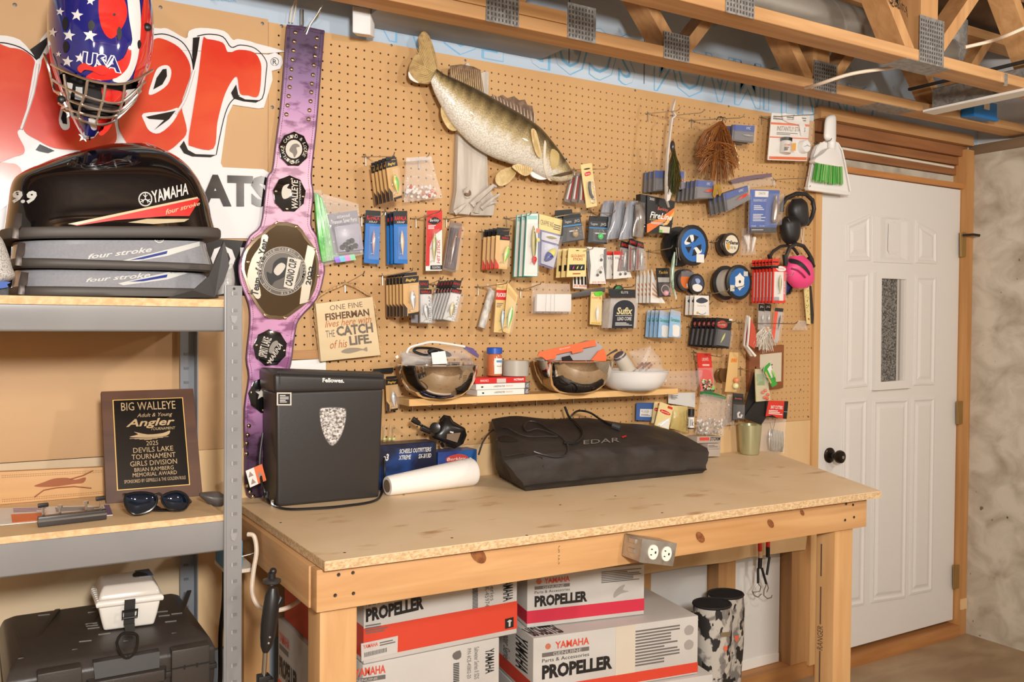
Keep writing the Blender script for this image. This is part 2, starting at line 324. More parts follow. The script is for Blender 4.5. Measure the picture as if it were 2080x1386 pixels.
for x, y0, y1 in ((1952, 472, 522), (1945, 815, 862), (1938, 1148, 1196)):
    a, b = W(x, y0, .012), W(x, y1, .012); hg = MB().tube([a, b], .006, 8).build('hinge', BR, dr, smooth=True)
    MB().box(a.x-.003, a.x+.03, -.0205, -.018, b.z, a.z).build('leaf', BR, hg)
a = W(1956, 478, .03); tag(MB().tube([a, a+V((.05, -.02, .004)), a+V((.075, -.035, .0))], .006, 6).build('latch_peg', flat((60, 50, 44), .4, metal=.6), smooth=True), 'small dark latch peg on the jamb by the top hinge', 'latch')
# foam print above the board
BLU = flat((120, 178, 214), .7)
wb = struct(MB().box(-2.4, 4.09, .0075, .0945, 2.275, 2.74).build('wall_foam', FOAM), 'pale blue printed foam board above the pegboard')
fq = Q([(.4, .0072, 2.56), (4.0, .0072, 2.56), (4.0, .0072, 2.28), (.4, .0072, 2.28)])
for s_, u0, u1 in (('FOAM', .16, .30), ('SCOR', .32, .45), ('ONALUMAO4', .47, .82)):
    txt(fq, s_, u0, .34, u1, .98, BLU, wb, h=.0008, rot=180, bold=.03, name='foam_print'); txt(fq, s_, u0+.0008, .35, u1-.0008, .97, FOAM, wb, h=.0014, rot=180, name='foam_print')
txt(Qw([(425, -6), (480, -2), (480, 5), (425, 1)], -.0072), 'CANADA', 0, 0, 1, 1, BLU, wb, h=.002, name='foam_print')
for X in (1.735, 2.06): MB().box(X, X+.003, .0065, .0095, 2.303, 2.7).build('foam_seam', flat((90, 100, 110), .9), wb)
# ---------------------------------------------------------------- floor trusses
TW = wood('truss_wood', (206, 160, 108), (176, 126, 76), 'x', 30); TWZ = wood('truss_web_wood', (204, 156, 104), (178, 128, 78), 'z', 30)
GALV = mat('galvanised', (158, 154, 148), .42, .3, col2=(122, 118, 114), scale=(60, 60, 60))
def truss(y0, y1, label, webs, plates, x0, x1):
    zb = 2.310; t = thing('floor_truss', label, 'truss', (2, (y0+y1)/2, zb))
    MB().box(x0, x1, y0, y1, zb, zb+.038).build('bottom_chord', TW, t, bevel=.002, seg=1)
    MB().box(x0, x1, y0, y1, zb+.36, zb+.398).build('top_chord', TW, t)
    for xa, xb in webs:
        MB().beam((xa, (y0+y1)/2, zb+.036), (xb, (y0+y1)/2, zb+.362), (.04/abs(math.sin(math.atan2(.326, xb-xa))) if abs(xb-xa) > .01 else .09, 0, 0), (0, y1-y0-.004, 0)).build('web', TWZ, t)
    for xc, w_, h_ in plates:
        p = MB().box(xc-w_/2, xc+w_/2, y0-.0025, y0-.0002, zb-.002, zb+h_).build('nail_plate', GALV, t)
        mb = MB()
        for i in range(int(w_/.012)):
            for j in range(int(h_/.014)):
                x = xc-w_/2+.007+i*.012; z = zb+.004+j*.014; mb.box(x-.0018, x+.0018, y0-.004, y0-.0024, z, z+.008)
        mb.build('plate_teeth', flat((92, 88, 84), .5, metal=.6), p)
    return t
t1 = truss(-.254, -.165, 'wooden floor truss nearest the pegboard wall', [(1.98, 1.70), (2.02, 2.30), (2.62, 2.36), (2.68, 2.68), (2.74, 3.02), (3.42, 3.14), (3.46, 3.74), (1.30, 1.06), (1.34, 1.6)], [(1.60, .105, .105), (1.98, .11, .085), (2.70, .125, .105), (1.32, .11, .1)], -1.2, 4.2)
t2 = truss(-.672, -.583, 'wooden floor truss nearer the camera, cut off by the top edge', [(2.60, 2.36), (2.70, 2.70), (2.74, 3.04), (1.82, 2.10), (1.78, 1.52), (3.42, 3.16)], [(2.71, .13, .15), (1.84, .11, .06), (3.34, .12, .1)], -1.2, 4.2)
MB().box(3.12, 3.14, -.68, -.672, 2.30, 2.34).build('clip', CHROME, t2)
MB().box(2.58, 2.82, -.672, -.583, 2.3085, 2.3101).build('nail_plate', GALV, t2); MB().box(3.0, 3.24, -.254, -.165, 2.3085, 2.3101).build('nail_plate', GALV, t1)
MB().box(.2, 1.545, -.256, -.2, 2.349, 2.385).build('splice_board', wood('splice', (222, 172, 112), (200, 146, 88), 'x', 30), t1)
txt(Q([(2.46, -.6732, 2.52), (2.56, -.6732, 2.50), (2.60, -.6732, 2.42), (2.50, -.6732, 2.44)]), 'Quality', 0, .2, 1, .8, BLACK, t2, h=.001)
for i, dy in enumerate((-2.3, -2.9, -3.5)):                              # the same trusses go on behind the camera
    dup(t2, (0, dy, 0), 'wooden floor truss behind the camera, %s one' % ('nearest', 'middle', 'farthest')[i])
dct = thing('duct_pipe', 'round grey metal duct between the two trusses', 'duct', (2.5, -.48, 2.36))
mb = MB().tube([(.5, -.41, 2.503), (1.5, -.41, 2.502), (2.5, -.412, 2.49), (3.17, -.415, 2.472)], .072, 20); mb.build('pipe', mat('dull_zinc', (150, 144, 134), .45, .4, col2=(124, 118, 108), scale=(4, 12, 12)), dct, smooth=True)
MB().tube([(3.15, -.415, 2.473), (3.17, -.414, 2.476), (3.185, -.41, 2.495), (3.19, -.41, 2.54), (3.19, -.41, 2.60)], .075, 20).build('elbow', GALV, dct, smooth=True)
gp = MB().box(.98, 1.62, -.145, .06, 2.318, 2.330).build('grey_plank', mat('grey_board', (150, 148, 146), .6, col2=(126, 126, 128), scale=(2, 8, 8))); tag(gp, 'grey flat panel tucked above the pegboard under the truss', 'panel')
bl = MB().hexa([W(x, y, .10) for x, y in ((716, 12), (753, 17), (753, 71), (716, 66))], [W(x, y, .03) for x, y in ((724, 20), (761, 25), (761, 78), (724, 73))]).build('block_end', flat((226, 224, 222), .6), bevel=.002, seg=1); tag(bl, 'white block end standing on the top of the pegboard', 'block')
# light fixture, junction box, cable
fx = thing('light_fixture', 'galvanised strip light hung under the trusses at upper right', 'light fixture', (3.35, -.6, 2.30))
MB().box(3.272, 3.325, -1.6, -.30, 2.313, 2.39).build('housing', GALV, fx, bevel=.003, seg=1)
MB().box(3.258, 3.335, -1.6, -.27, 2.300, 2.312).build('reflector', flat((232, 228, 220), .35), fx, bevel=.002, seg=1)
MB().box(3.235, 3.25, -1.6, -.22, 2.395, 2.405).build('hanger_rail', flat((70, 66, 62), .5, metal=.6), fx)
BB = flat((30, 118, 190), .45)
jb = thing('junction_box', 'blue plastic electrical box screwed to the truss chord', 'electrical box', (3.63, -.27, 2.32))
MB().box(3.535, 3.70, -.315, -.256, 2.318, 2.385).build('body', BB, jb, bevel=.004); MB().box(3.60, 3.64, -.318, -.312, 2.35, 2.385).build('label', flat((222, 200, 180), .5), jb)
MB().box(3.53, 3.705, -.318, -.30, 2.312, 2.324).build('rim', BB, jb)
cb = sm([W(1636, 178, .26), W(1660, 172, .4), W(1730, 150, .5), W(1815, 137, .54), W(1855, 128, .57), W(1885, 120, .575)], 6, False)
tag(MB().tube(cb, .006, 8).build('power_cable', flat((226, 206, 182), .5), smooth=True), 'white cable slung between the two trusses', 'cable')
cb = sm([W(1960, 96, .676), W(2010, 84, .72), W(2050, 70, .8), W(2140, 30, .9)], 6, False)
tag(MB().tube(cb, .006, 8).build('power_cable', flat((226, 206, 182), .5), smooth=True), 'white cable leaving the right edge above the nearer truss', 'cable')
# ================================================================ WORKBENCH
BT = mat('particle_board', (230, 204, 166), .5, col2=(220, 190, 148), scale=(3, 3, 3), speck=((190, 148, 100), (7, 15, 15), .62, .12), bump=.06, bscale=(160, 160, 160))
BTE = mat('particle_edge', (216, 188, 146), .7, col2=(188, 152, 108), scale=(110, 110, 160), lo=.38, hi=.62, bump=.5, bscale=(120, 120, 160))
AP = wood('apron_wood', (208, 162, 110), (186, 136, 84), 'x', 26); APY = wood('apron_side_wood', (204, 160, 110), (182, 134, 86), 'y', 26); LEG = wood('leg_wood', (208, 164, 112), (190, 142, 88), 'z', 26)
BZ = .96
wbn = thing('workbench', 'long wooden workbench with a particle board top', 'workbench', (1.5, -.4, 0))
top = [(.620, -.003), (.622, -.745), (2.311, -.803), (2.498, -.403), (2.655, -.06), (2.60, -.003)]
tp = MB().prism([(x, y, BZ) for x, y in top], (0, 0, -.020)).build('bench_top', BT, wbn)
MB().prism([(.6205, -.7452, BZ-.0012), (2.3115, -.8032, BZ-.0012), (2.3115, -.8032, BZ-.0195), (.6205, -.7452, BZ-.0195)], (0, .0012, 0)).build('front_edge', BTE, wbn)
MB().prism([(.6212, -.7445, BZ-.0012), (.6195, -.004, BZ-.0012), (.6195, -.004, BZ-.0195), (.6212, -.7445, BZ-.0195)], (.001, 0, 0)).build('side_edge', BTE, wbn)
MB().hexa([(.612, -.722, .938), (.612, -.684, .938), (.612, -.684, .849), (.612, -.722, .849)], [(2.292, -.769, .938), (2.292, -.731, .938), (2.292, -.731, .849), (2.292, -.769, .849)]).build('front_apron', AP, wbn, bevel=.003)
MB().box(.608, .646, -.684, -.01, .849, .938).build('side_apron', APY, wbn, bevel=.003); MB().box(2.24, 2.278, -.73, -.01, .849, .938).build('side_apron', APY, wbn, bevel=.003)
MB().box(.608, 2.4, -.045, -.008, .849, .938).build('rear_apron', AP, wbn)
MB().box(.624, .706, -.708, -.632, 0, .849).build('leg', LEG, wbn, bevel=.003); rl = MB().box(2.166, 2.246, -.757, -.69, 0, .849).build('leg', LEG, wbn, bevel=.003)
MB().box(.63, .70, -.09, -.01, 0, .849).build('leg', LEG, wbn, bevel=.003)
SCR = flat((70, 58, 48), .5, metal=.5)
def screw(p, ax=(0, -1, 0), r=.004): MB().lathe(p, ax, [(r, -.0005), (r, .0004), (r*.4, -.0002)], 8).build('screw', SCR, wbn)
for x, y in ((688, 1168), (717, 1164), (681, 1210), (718, 1206)): screw(W(x, y, .7245))
for x, y in ((1719, 1024), (1733, 1026), (1717, 1057), (1735, 1051)): screw(W(x, y, .7685))
for x, y in ((570, 1062), (700, 1123), (1138, 1026), (1070, 1088), (918, 1093), (820, 1006), (1345, 1042), (1250, 1008)): screw(H(x, y, BZ+.0002), (0, 0, 1), .0032)
INK = flat((96, 74, 56), .7)
q = Q([W(1132, 1104, .738), W(1158, 1100, .738), W(1158, 1156, .738), W(1132, 1158, .738)]); q.n = V((0, -1, 0))
for i, s_ in enumerate(('STUD', 'AND', 'SL 40')): txt(q, s_, .05+.33*i, .1+.08*i, .27+.33*i, .8, INK, wbn, h=.0006, rot=-90, name='ink_stamp')
q = Q([(2.1655, -.70, .80), (2.1655, -.72, .80), (2.1655, -.72, 0), (2.1655, -.70, 0)], V((-3, -.7, .5)))
for a, b in ((0, .12), (.16, .30), (.40, .53), (.56, .70)): q.rect('ink_line', .4, a, .6, b, -.0005, .0006, INK, rl)
txt(q, 'RANGER', 0, .305, 1, .395, INK, rl, h=.0006, rot=-90, name='ink_stamp'); txt(q, 'BOARD', 0, .71, 1, .79, INK, rl, h=.0006, rot=-90, name='ink_stamp')
# knots in the apron
for x, y, r in ((972, 1128, .016), (1566, 1064, .010), (1423, 1092, .012), (1630, 1042, .007)):
    c = W(x, y, .725+.045*(W(x, y, .74).x-.6)/1.72+.0002); MB().lathe(c, (0, -1, 0), [(r*1.6, -.0004), (r, .0002), (r*.4, .0004)], 14, sx=.55).build('knot', mat('knot', (150, 92, 48), .6, col2=(112, 62, 30), scale=(80, 80, 80)), wbn)
# outlet box on the apron
ob = thing('outlet_box', 'galvanised metal box with a double outlet on the bench front', 'outlet', W(1330, 1120, .77))
ZN = mat('zinc_box', (190, 184, 174), .35, .7, col2=(166, 160, 150), scale=(30, 30, 30))
q = Qw([(1304, 1095), (1373, 1104), (1365, 1150), (1298, 1142)], .815); q.n = V((0, -1, 0))
MB().hexa([q.at(0, 0), q.at(1, 0), q.at(1, 1), q.at(0, 1)], [q.at(u, v)+V((.0, .068, 0)) for u, v in ((0, 0), (1, 0), (1, 1), (0, 1))]).build('body', ZN, ob, bevel=.003)
q.rect('cover_plate', -.01, -.01, 1.01, 1.01, 0, .003, ZN, ob, bevel=.001)
for uc in (.34, .74):
    r = [q.at(uc+.155*math.cos(a)*(1 if abs(math.cos(a)) < .8 else .92), .5+.32*math.sin(a), .0055) for a in [2*math.pi*k/20 for k in range(20)]]
    rc = MB().prism(r, (0, .004, 0)).build('receptacle', flat((238, 230, 212), .4), ob)
    for du, dv, w_, h_ in ((-.06, -.12, .05, .05), (-.06, .12, .05, .05), (.06, 0, .045, .10)): q.rect('slot', uc+du-w_/2, .5+dv-h_/2, uc+du+w_/2, .5+dv+h_/2, .004, .0058, BLACK, rc)
for z in (.2, .62):
    c = q.at(0, z)+V((-.001, .03, 0)); MB().box(c.x-.004, c.x+.004, c.y-.012, c.y+.012, c.z-.004, c.z+.006).build('knockout', ZN, ob)
# ================================================================ STEEL SHELVING
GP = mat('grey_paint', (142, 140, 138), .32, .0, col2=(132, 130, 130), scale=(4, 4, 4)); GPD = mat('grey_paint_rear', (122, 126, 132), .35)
SH = mat('shelf_board', (222, 192, 148), .5, col2=(212, 180, 134), scale=(3, 3, 3), speck=((196, 154, 104), (40, 60, 60), .66, .08))
SHE = mat('shelf_edge', (222, 192, 146), .7, col2=(202, 164, 116), scale=(70, 90, 90))
su = thing('shelf_unit', 'grey steel shelving unit with chipboard shelves left of the bench', 'shelving', (-.1, -.27, 0))
def post(x0, x1, y, yin, m, zt, name='post'):
    p = MB().box(x0, x1, y-.0015, y+.0015, 0, zt).box(x1-.003, x1, y, yin, 0, zt).build(name, m, su, bevel=.001, seg=1)
    return p
pf = post(.480, .517, -.502, -.462, GP, 1.526)
MB().tube([(.4805, -.5035, 0), (.4805, -.5035, 1.526)], .003, 6).build('rolled_edge', GP, pf, smooth=True)
for k in range(38):
    z = 1.509-k*.0372; MB().box(.494, .506, -.5052, -.503, z-.003, z+.003).build('slot', flat((118, 116, 114), .4), pf)
    MB().box(.4935, .4965, -.5056, -.503, z-.005, z+.004).build('slot_lip', flat((164, 162, 158), .4), pf)
for z in (1.452, .975): MB().prism([(.491, -.5056, z+.008), (.505, -.5056, z+.008), (.505, -.5056, z), (.500, -.5056, z-.010), (.494, -.5056, z-.006)], (0, .003, 0)).build('beam_tab', flat((150, 148, 146), .35), pf)
MB().lathe((.499, -.5036, 1.519), (0, -1, 0), [(.003, 0), (.003, .0004)], 8).build('hole', BLACK, pf)
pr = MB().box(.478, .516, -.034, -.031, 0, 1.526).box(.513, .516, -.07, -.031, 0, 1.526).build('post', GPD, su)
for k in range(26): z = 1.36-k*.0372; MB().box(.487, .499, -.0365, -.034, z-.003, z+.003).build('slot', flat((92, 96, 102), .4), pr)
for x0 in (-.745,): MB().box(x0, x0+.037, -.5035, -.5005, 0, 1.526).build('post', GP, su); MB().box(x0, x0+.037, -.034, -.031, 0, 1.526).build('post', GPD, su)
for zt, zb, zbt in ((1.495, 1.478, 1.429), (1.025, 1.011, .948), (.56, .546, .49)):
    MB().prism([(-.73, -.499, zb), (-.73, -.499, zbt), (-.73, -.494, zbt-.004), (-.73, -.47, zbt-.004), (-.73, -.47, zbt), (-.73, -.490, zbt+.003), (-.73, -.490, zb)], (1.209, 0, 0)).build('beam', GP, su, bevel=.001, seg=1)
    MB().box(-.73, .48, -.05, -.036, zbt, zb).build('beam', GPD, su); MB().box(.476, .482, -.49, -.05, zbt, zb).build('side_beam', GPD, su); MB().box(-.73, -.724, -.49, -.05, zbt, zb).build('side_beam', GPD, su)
    sb = MB().box(-.73, .479, -.497, -.034, zb+.0005, zt).build('shelf_board', SH, su)
    MB().box(-.73, .479, -.4985, -.497, zb+.0005, zt).build('board_edge', SHE, su)
# ================================================================ CURVED BODIES AND PRINT ON THEM
from mathutils.bvhtree import BVHTree
class Blob:                                                             # rounded body from silhouette rows (xl, yl, xr, yr, k) on a plane d0
    def __init__(s, rows, d0, df, db, p=2., n=18, m=5, e=None):
        s.rows = sm([r[:4] for r in rows] and [V((*r,)) for r in [(r[0], r[1], r[2]) for r in rows]], m, False)
        b = sm([V((r[3], r[4] if len(r) > 4 else 1, r[5] if len(r) > 5 else 0)) for r in rows], m, False)
        s.full = [(a.x, a.y, a.z, c.x, c.y, c.z) for a, c in zip(s.rows, b)]; s.d0, s.df, s.db, s.p, s.n = d0, df, db, p, n
        ts = [-math.cos(math.pi*i/n) for i in range(n+1)]; rr = []
        for xl, yl, xr, yr, k, dd in s.full:
            k = max(k, .0); ring = []
            for t in ts: ring.append(W(xl+(xr-xl)*(t+1)/2, yl+(yr-yl)*(t+1)/2, d0+dd)+V((0, -df*k*(max(0, 1-abs(t)**p))**(1/p), 0)))
            for t in ts[-2:0:-1]: ring.append(W(xl+(xr-xl)*(t+1)/2, yl+(yr-yl)*(t+1)/2, d0+dd)+V((0, db*k*(max(0, 1-abs(t)**p))**(1/p), 0)))
            rr.append(ring)
        s.mb = MB().rings(rr); s.bvh = BVHTree.FromPolygons([tuple(v) for v in s.mb.v], s.mb.f)
    def hit(s, x, y, h=0.):
        r = ray(x, y).normalized(); p, nn, i, dd = s.bvh.ray_cast(CAM, r)
        if p is None: return W(x, y, s.d0+s.df*.4)
        if nn.dot(r) > 0: nn = -nn
        return p+nn*h
def cw(rows): return [(r[0], 646-(646-r[1])/(1+.06*r[4]), r[2], 646-(646-r[3])/(1+.06*r[4]), r[4]) for r in rows]
class QS:                                                               # pixel quad draped over a body
    def __init__(s, px, body, fb=.3): s.px = px; s.b = body; s.fb = fb
    def at(s, u, v, h=0.):
        a, b, c, d = s.px; x = (a[0]*(1-u)+b[0]*u)*(1-v)+(d[0]*(1-u)+c[0]*u)*v; y = (a[1]*(1-u)+b[1]*u)*(1-v)+(d[1]*(1-u)+c[1]*u)*v
        return s.b.hit(x, y, h) or W(x, y, s.fb)
def drape(name, px, body, m, parent, h=.0008, step=8, fb=.3):            # pixel polygon draped as a decal
    bm = bmesh.new(); f = bm.faces.new([bm.verts.new((x, y, 0)) for x, y in px]); bmesh.ops.triangulate(bm, faces=bm.faces)
    for _ in range(6):
        es = [e for e in bm.edges if e.calc_length() > step]
        if not es: break
        bmesh.ops.subdivide_edges(bm, edges=es, cuts=1); bmesh.ops.triangulate(bm, faces=[f for f in bm.faces if len(f.verts) > 3])
    bm.verts.index_update(); vs = [body.hit(v.co.x, v.co.y, h) or W(v.co.x, v.co.y, fb) for v in bm.verts]; fs = [tuple(v.index for v in f.verts) for f in bm.faces]; bm.free()
    return mk(name, vs, fs, m, parent, smooth=True)
def zz(pts, s, x0=0, y0=0): return [(x0+x/s, y0+y/s) for x, y in pts]
def P2(pts, n=4): return [(p.x, p.y) for p in sm([V((x, y, 0)) for x, y in pts], n)]
# ================================================================ BRAND SIGN
SGW = flat((222, 219, 217), .38); SGR = mat('sign_red', (208, 52, 32), .2, col2=(218, 84, 44), scale=(5, 5, 5), coat=.5); SGB = flat((26, 24, 24), .18, coat=.4)
sg = thing('brand_sign', 'red and white embossed metal boat sign behind the helmet', 'sign', W(250, 480, .01))
k = 2.971
back = P2(zz([(-120, 240), (0, 213), (120, 240), (215, 325), (285, 190), (600, 100), (925, 168), (1010, 172), (1122, 232), (1140, 188), (1210, 168), (1350, 186), (1405, 240), (1440, 235), (1545, 262), (1612, 322)], k), 3)
back += zz([(1622, 330), (1660, 316), (1700, 340), (1707, 380), (1690, 415), (1640, 428), (1645, 480), (1592, 650), (1560, 655), (1405, 632), (1372, 700), (1332, 985), (1345, 1010), (1590, 1022), (1650, 1060), (1640, 1440)], k) + [(420, 484), (-40, 484)]
slab('backing', back, .008, .007, SGW, sg)
red = [[(-120, 292), (60, 288), (150, 310), (207, 362), (200, 430), (142, 740), (105, 800), (150, 905), (90, 944), (-120, 946)],
       [(290, 320), (242, 420), (165, 700), (145, 790), (235, 850), (335, 895), (520, 905), (650, 880), (705, 840), (690, 700), (720, 560), (800, 300), (600, 150)],
       [(880, 300), (930, 238), (985, 235), (1080, 285), (1140, 370), (1150, 450), (1120, 545), (1096, 640), (1128, 790), (1080, 860), (1010, 912), (900, 935), (800, 900), (730, 800), (720, 700), (780, 560), (850, 400)],
       [(1225, 240), (1250, 235), (1345, 258), (1378, 318), (1440, 300), (1530, 315), (1570, 370), (1577, 440), (1560, 577), (1500, 576), (1450, 562), (1432, 465), (1395, 495), (1350, 590), (1312, 740), (1288, 897), (1160, 884), (1138, 850), (1160, 700), (1195, 480)],
       [(-120, 1000), (60, 985), (115, 1005), (130, 1050), (90, 1150), (40, 1240), (-120, 1300)]]
for i, r in enumerate(red): slab('letter', P2(zz(r, k), 4), .012, .0045, SGR, sg, bevel=0)
blk = [[(180, 300), (285, 225), (285, 265), (240, 350), (222, 360)], [(1165, 228), (1206, 222), (1190, 330), (1168, 428), (1160, 330)], [(1395, 560), (1425, 510), (1440, 580), (1480, 600), (1570, 605), (1545, 620), (1470, 612), (1410, 595)],
       [(1085, 885), (1110, 850), (1135, 905), (1180, 930), (1305, 935), (1270, 950), (1160, 945), (1110, 925)], [(215, 905), (240, 870), (330, 910), (290, 925), (240, 915)], [(670, 850), (690, 810), (700, 855)]]
for b in blk: slab('letter_shadow', zz(b, k), .0105, .003, SGB, sg)
for wcut, bcut in (([(985, 395), (1020, 400), (1034, 440), (1012, 510), (940, 562), (897, 568), (915, 500), (945, 420)], [(982, 418), (1005, 415), (1008, 460), (980, 510), (925, 540), (945, 470)]),
                   ([(865, 685), (1000, 672), (1082, 652), (1045, 735), (965, 803), (905, 792), (872, 735)], [(880, 705), (1060, 668), (1020, 720), (930, 785), (990, 725), (900, 718)]),
                   ([(355, 720), (385, 600), (412, 690), (420, 770), (380, 782)], [(368, 715), (388, 640), (402, 700), (405, 750), (380, 745)])):
    slab('counter', P2(zz(wcut, k), 3), .0138, .003, SGW, sg); slab('counter_shadow', zz(bcut, k), .0150, .002, SGB, sg)
def ribbon(px, d, r, m, parent, name='outline'): return MB().tube([W(x, y, d) for x, y in P2(px, 3)[:-3]], r, 5).build(name, m, parent, smooth=True)
def ribbon2(px, d, r, m, parent, name='outline', n=4):
    return MB().tube([W(p.x, p.y, d) for p in sm([V((x, y, 0)) for x, y in px], n, False)], r, 5).build(name, m, parent, smooth=True)
ribbon2(zz([(-60, 262), (20, 258), (120, 285), (195, 335), (222, 362)], k), .009, .0013, SGB, sg); ribbon2(zz([(925, 210), (1000, 207), (1095, 250), (1150, 330), (1168, 425)], k), .009, .0013, SGB, sg)
ribbon2(zz([(1190, 218), (1260, 206), (1345, 222), (1395, 285), (1450, 272), (1540, 292), (1605, 365), (1606, 440), (1582, 595), (1500, 605)], k), .009, .0013, SGB, sg)
ribbon2(zz([(1445, 575), (1390, 620), (1350, 720), (1305, 935)], k), .009, .0013, SGB, sg); ribbon2(zz([(1170, 425), (1120, 590), (1060, 690)], k), .0128, .004, SGW, sg); ribbon2(zz([(230, 385), (200, 560), (128, 780)], k), .0128, .004, SGW, sg)
q = Qw([(296, 350), (548, 358), (548, 421), (296, 420)], .009); txt(q, 'BOATS', 0, 0, 1, 1, SGB, sg, h=.002, bold=.05)
q = Qw([(548, 115), (568, 117), (568, 136), (548, 134)], .008); txt(q, 'R', .3, .25, .7, .78, SGB, sg, h=.001)
MB().tube([W(558+8*math.cos(a), 125.5+8*math.sin(a), .0085) for a in [2*math.pi*i/20 for i in range(20)]], .0008, 4, True).build('ring', SGB, sg)
tag(slab('black_sign', [(-30, 484), (420, 484), (560, 494), (560, 600), (-30, 606)], .004, .003, SGB), 'black sign with white letters behind the stacked cowls', 'sign'); bs = bpy.data.objects['black_sign']
q = Qw([(428, 498), (478, 500), (478, 552), (428, 552)], .004); txt(q, 'O', 0, 0, 1, 1, SGW, bs, h=.001, bold=.03); txt(q, 'I', 1.2, .05, 1.4, 1, SGW, bs, h=.001, bold=.03)
# ================================================================ OUTBOARD COWLS
GB = mat('gloss_black', (14, 13, 15), .06, coat=1.); GG = mat('gloss_grey', (150, 150, 154), .15, .0, coat=1., col2=(142, 143, 148), scale=(200, 200, 200)); RUB = mat('rubber_trim', (74, 68, 62), .55)
SILV = flat((206, 204, 198), .3)
def rim(name, rows, par, d0=.26, df=.150):
    Blob(cw(rows), d0, df, df, 4, 20, 2).mb.build(name, RUB, par, smooth=True)
c1 = thing('outboard_cowl', 'glossy black outboard cowl marked 9.9 on top of the stack', 'engine cowl', W(215, 480, .26), 'stacked outboard cowls')
B1 = Blob(cw([(6, 463, 430, 461, 1), (10, 440, 424, 438, .98), (15, 405, 416, 400, .93), (22, 362, 403, 366, .86), (38, 343, 391, 345, .78), (76, 326, 375, 326, .66), (128, 309, 352, 309, .5), (182, 297, 325, 297, .3), (222, 291, 300, 290, .1)]), .26, .138, .138, 3.2, 26, 6)
B1.mb.build('shell', GB, c1, smooth=True)
rim('rubber_rim', [(-3, 462, 434, 460, .98), (-5, 466, 437, 464, 1), (-5, 480, 437, 477, 1), (-3, 484, 434, 481, .98)], c1)
drape('stripe', zz([(540, 750), (1545, 545), (1560, 560), (1480, 690), (1300, 690), (900, 722), (600, 765)], 3.85, 0, 260), B1, RED, c1)
drape('stripe_line', zz([(530, 752), (1540, 540), (1548, 553), (600, 760)], 3.85, 0, 260), B1, flat((205, 186, 150), .3), c1, h=.0014)
drape('stripe_tail', zz([(1000, 740), (1150, 712), (1480, 712), (1440, 735), (1200, 752)], 3.85, 0, 260), B1, flat((186, 168, 132), .3), c1)
txt(QS(zz([(1180, 495), (1472, 430), (1472, 520), (1195, 590)], 3.85, 0, 260), B1), 'YAMAHA', 0, 0, 1, 1, SILV, c1, h=.0012, bold=.02)
txt(QS(zz([(1290, 640), (1560, 575), (1560, 605), (1295, 680)], 3.85, 0, 260), B1), 'four stroke', 0, 0, 1, 1, flat((214, 180, 140), .3), c1, h=.0016, bold=.015, shear=.3)
txt(QS([(27, 387), (76, 388), (74, 415), (25, 413)], B1), '9.9', 0, 0, 1, 1, SILV, c1, h=.0012, bold=.05, shear=.15)
def emblem(body, cx, cy, r, m, par, h=.0012):                            # ringed three-fork emblem
    pts = [(body.hit(cx+r*math.cos(a), cy+r*1.05*math.sin(a), h) or W(cx, cy, .3)) for a in [2*math.pi*i/20 for i in range(20)]]
    e = MB().tube(pts, .0016, 5, True)
    for a in (90, 210, 330):
        a = math.radians(a); e.tube([body.hit(cx, cy, h), body.hit(cx+r*.9*math.cos(a), cy-r*.9*math.sin(a), h)], .0012, 4)
        for da in (-.45, .45): e.tube([body.hit(cx+r*.3*math.cos(a), cy-r*.3*math.sin(a), h), body.hit(cx+r*.75*math.cos(a+da), cy-r*.75*math.sin(a+da), h)], .0009, 4)
    return e.build('emblem', m, par, smooth=True)
emblem(B1, 295, 405, 13, SILV, c1)
def latch(x, y0, y1, par):
    MB().prism([W(x-9, y0, .405), W(x+6, y0+2, .405), W(x+4, (y0+y1)/2, .41), W(x-1, (y0+y1)/2+6, .416), W(x-1, y1, .416), W(x-16, y1-2, .416), W(x-14, (y0+y1)/2, .41)], (0, .012, 0)).build('latch', mat('dark_latch', (66, 56, 50), .4, .5), par, bevel=.001)
latch(40, 432, 486, c1)
for i, (yt, yb, rt, rb, lx, lab) in enumerate(((488, 535, 525, 543, 16, 'grey outboard cowl in the middle of the stack'), (548, 584, 583, 602, 20, 'grey outboard cowl at the bottom of the stack'))):
    c = thing('outboard_cowl', lab, 'engine cowl', W(215, rb, .26), 'stacked outboard cowls')
    r0 = 6+4*i
    B = Blob(cw([(18+r0, yt-(2 if i else 0), 410, yt+(6 if i else 0), .88), (14+r0, yb-8, 424, yb+6, .95), (10+r0, yb-2, 428, yb+12, .96)]), .26, .138, .138, 3.4, 26, 4); B.mb.build('shell', GG, c, smooth=True)
    rim('rubber_rim', [(12+r0, rt-2, 428, rt+12-8*i, .97), (8+r0, rt+2, 432, rt+14-8*i, 1), (8+r0, rb-4, 432, rb+6-4*i, 1), (12+r0, rb, 428, rb+8-6*i, .97)], c)
    txt(QS([(178, 517+47*i), (308, 501+50*i), (308, 512+50*i), (178, 527+47*i)] if i == 0 else [(174, 566), (305, 553), (305, 564), (174, 574)], B), 'four stroke', 0, 0, 1, 1, SILV, c, h=.0012, bold=.02, shear=.3)
    dy = 48*i
    drape('stripe_line', [(240, 532+dy-4*i), (405, 491+dy), (405, 500+dy), (340, 520+dy), (250, 536+dy-4*i)], B, SILV, c, h=.0008)
    drape('stripe', [(262, 529+dy-4*i), (340, 510+dy), (338, 516+dy), (290, 527+dy-3*i)], B, flat((36, 54, 130), .3), c, h=.0016)
    if i == 0: emblem(B, 323, 483, 10, SILV, c)
    latch(46+6*i, yt+4, rb-2, c)
fl = MB(); A = [W(x, y, d) for x, y, d in ((338, 606, .487), (392, 590, .49), (424, 562, .49), (441, 520, .487), (455, 490, .487), (462, 515, .487), (466, 540, .487), (455, 572, .487), (436, 604, .487))]
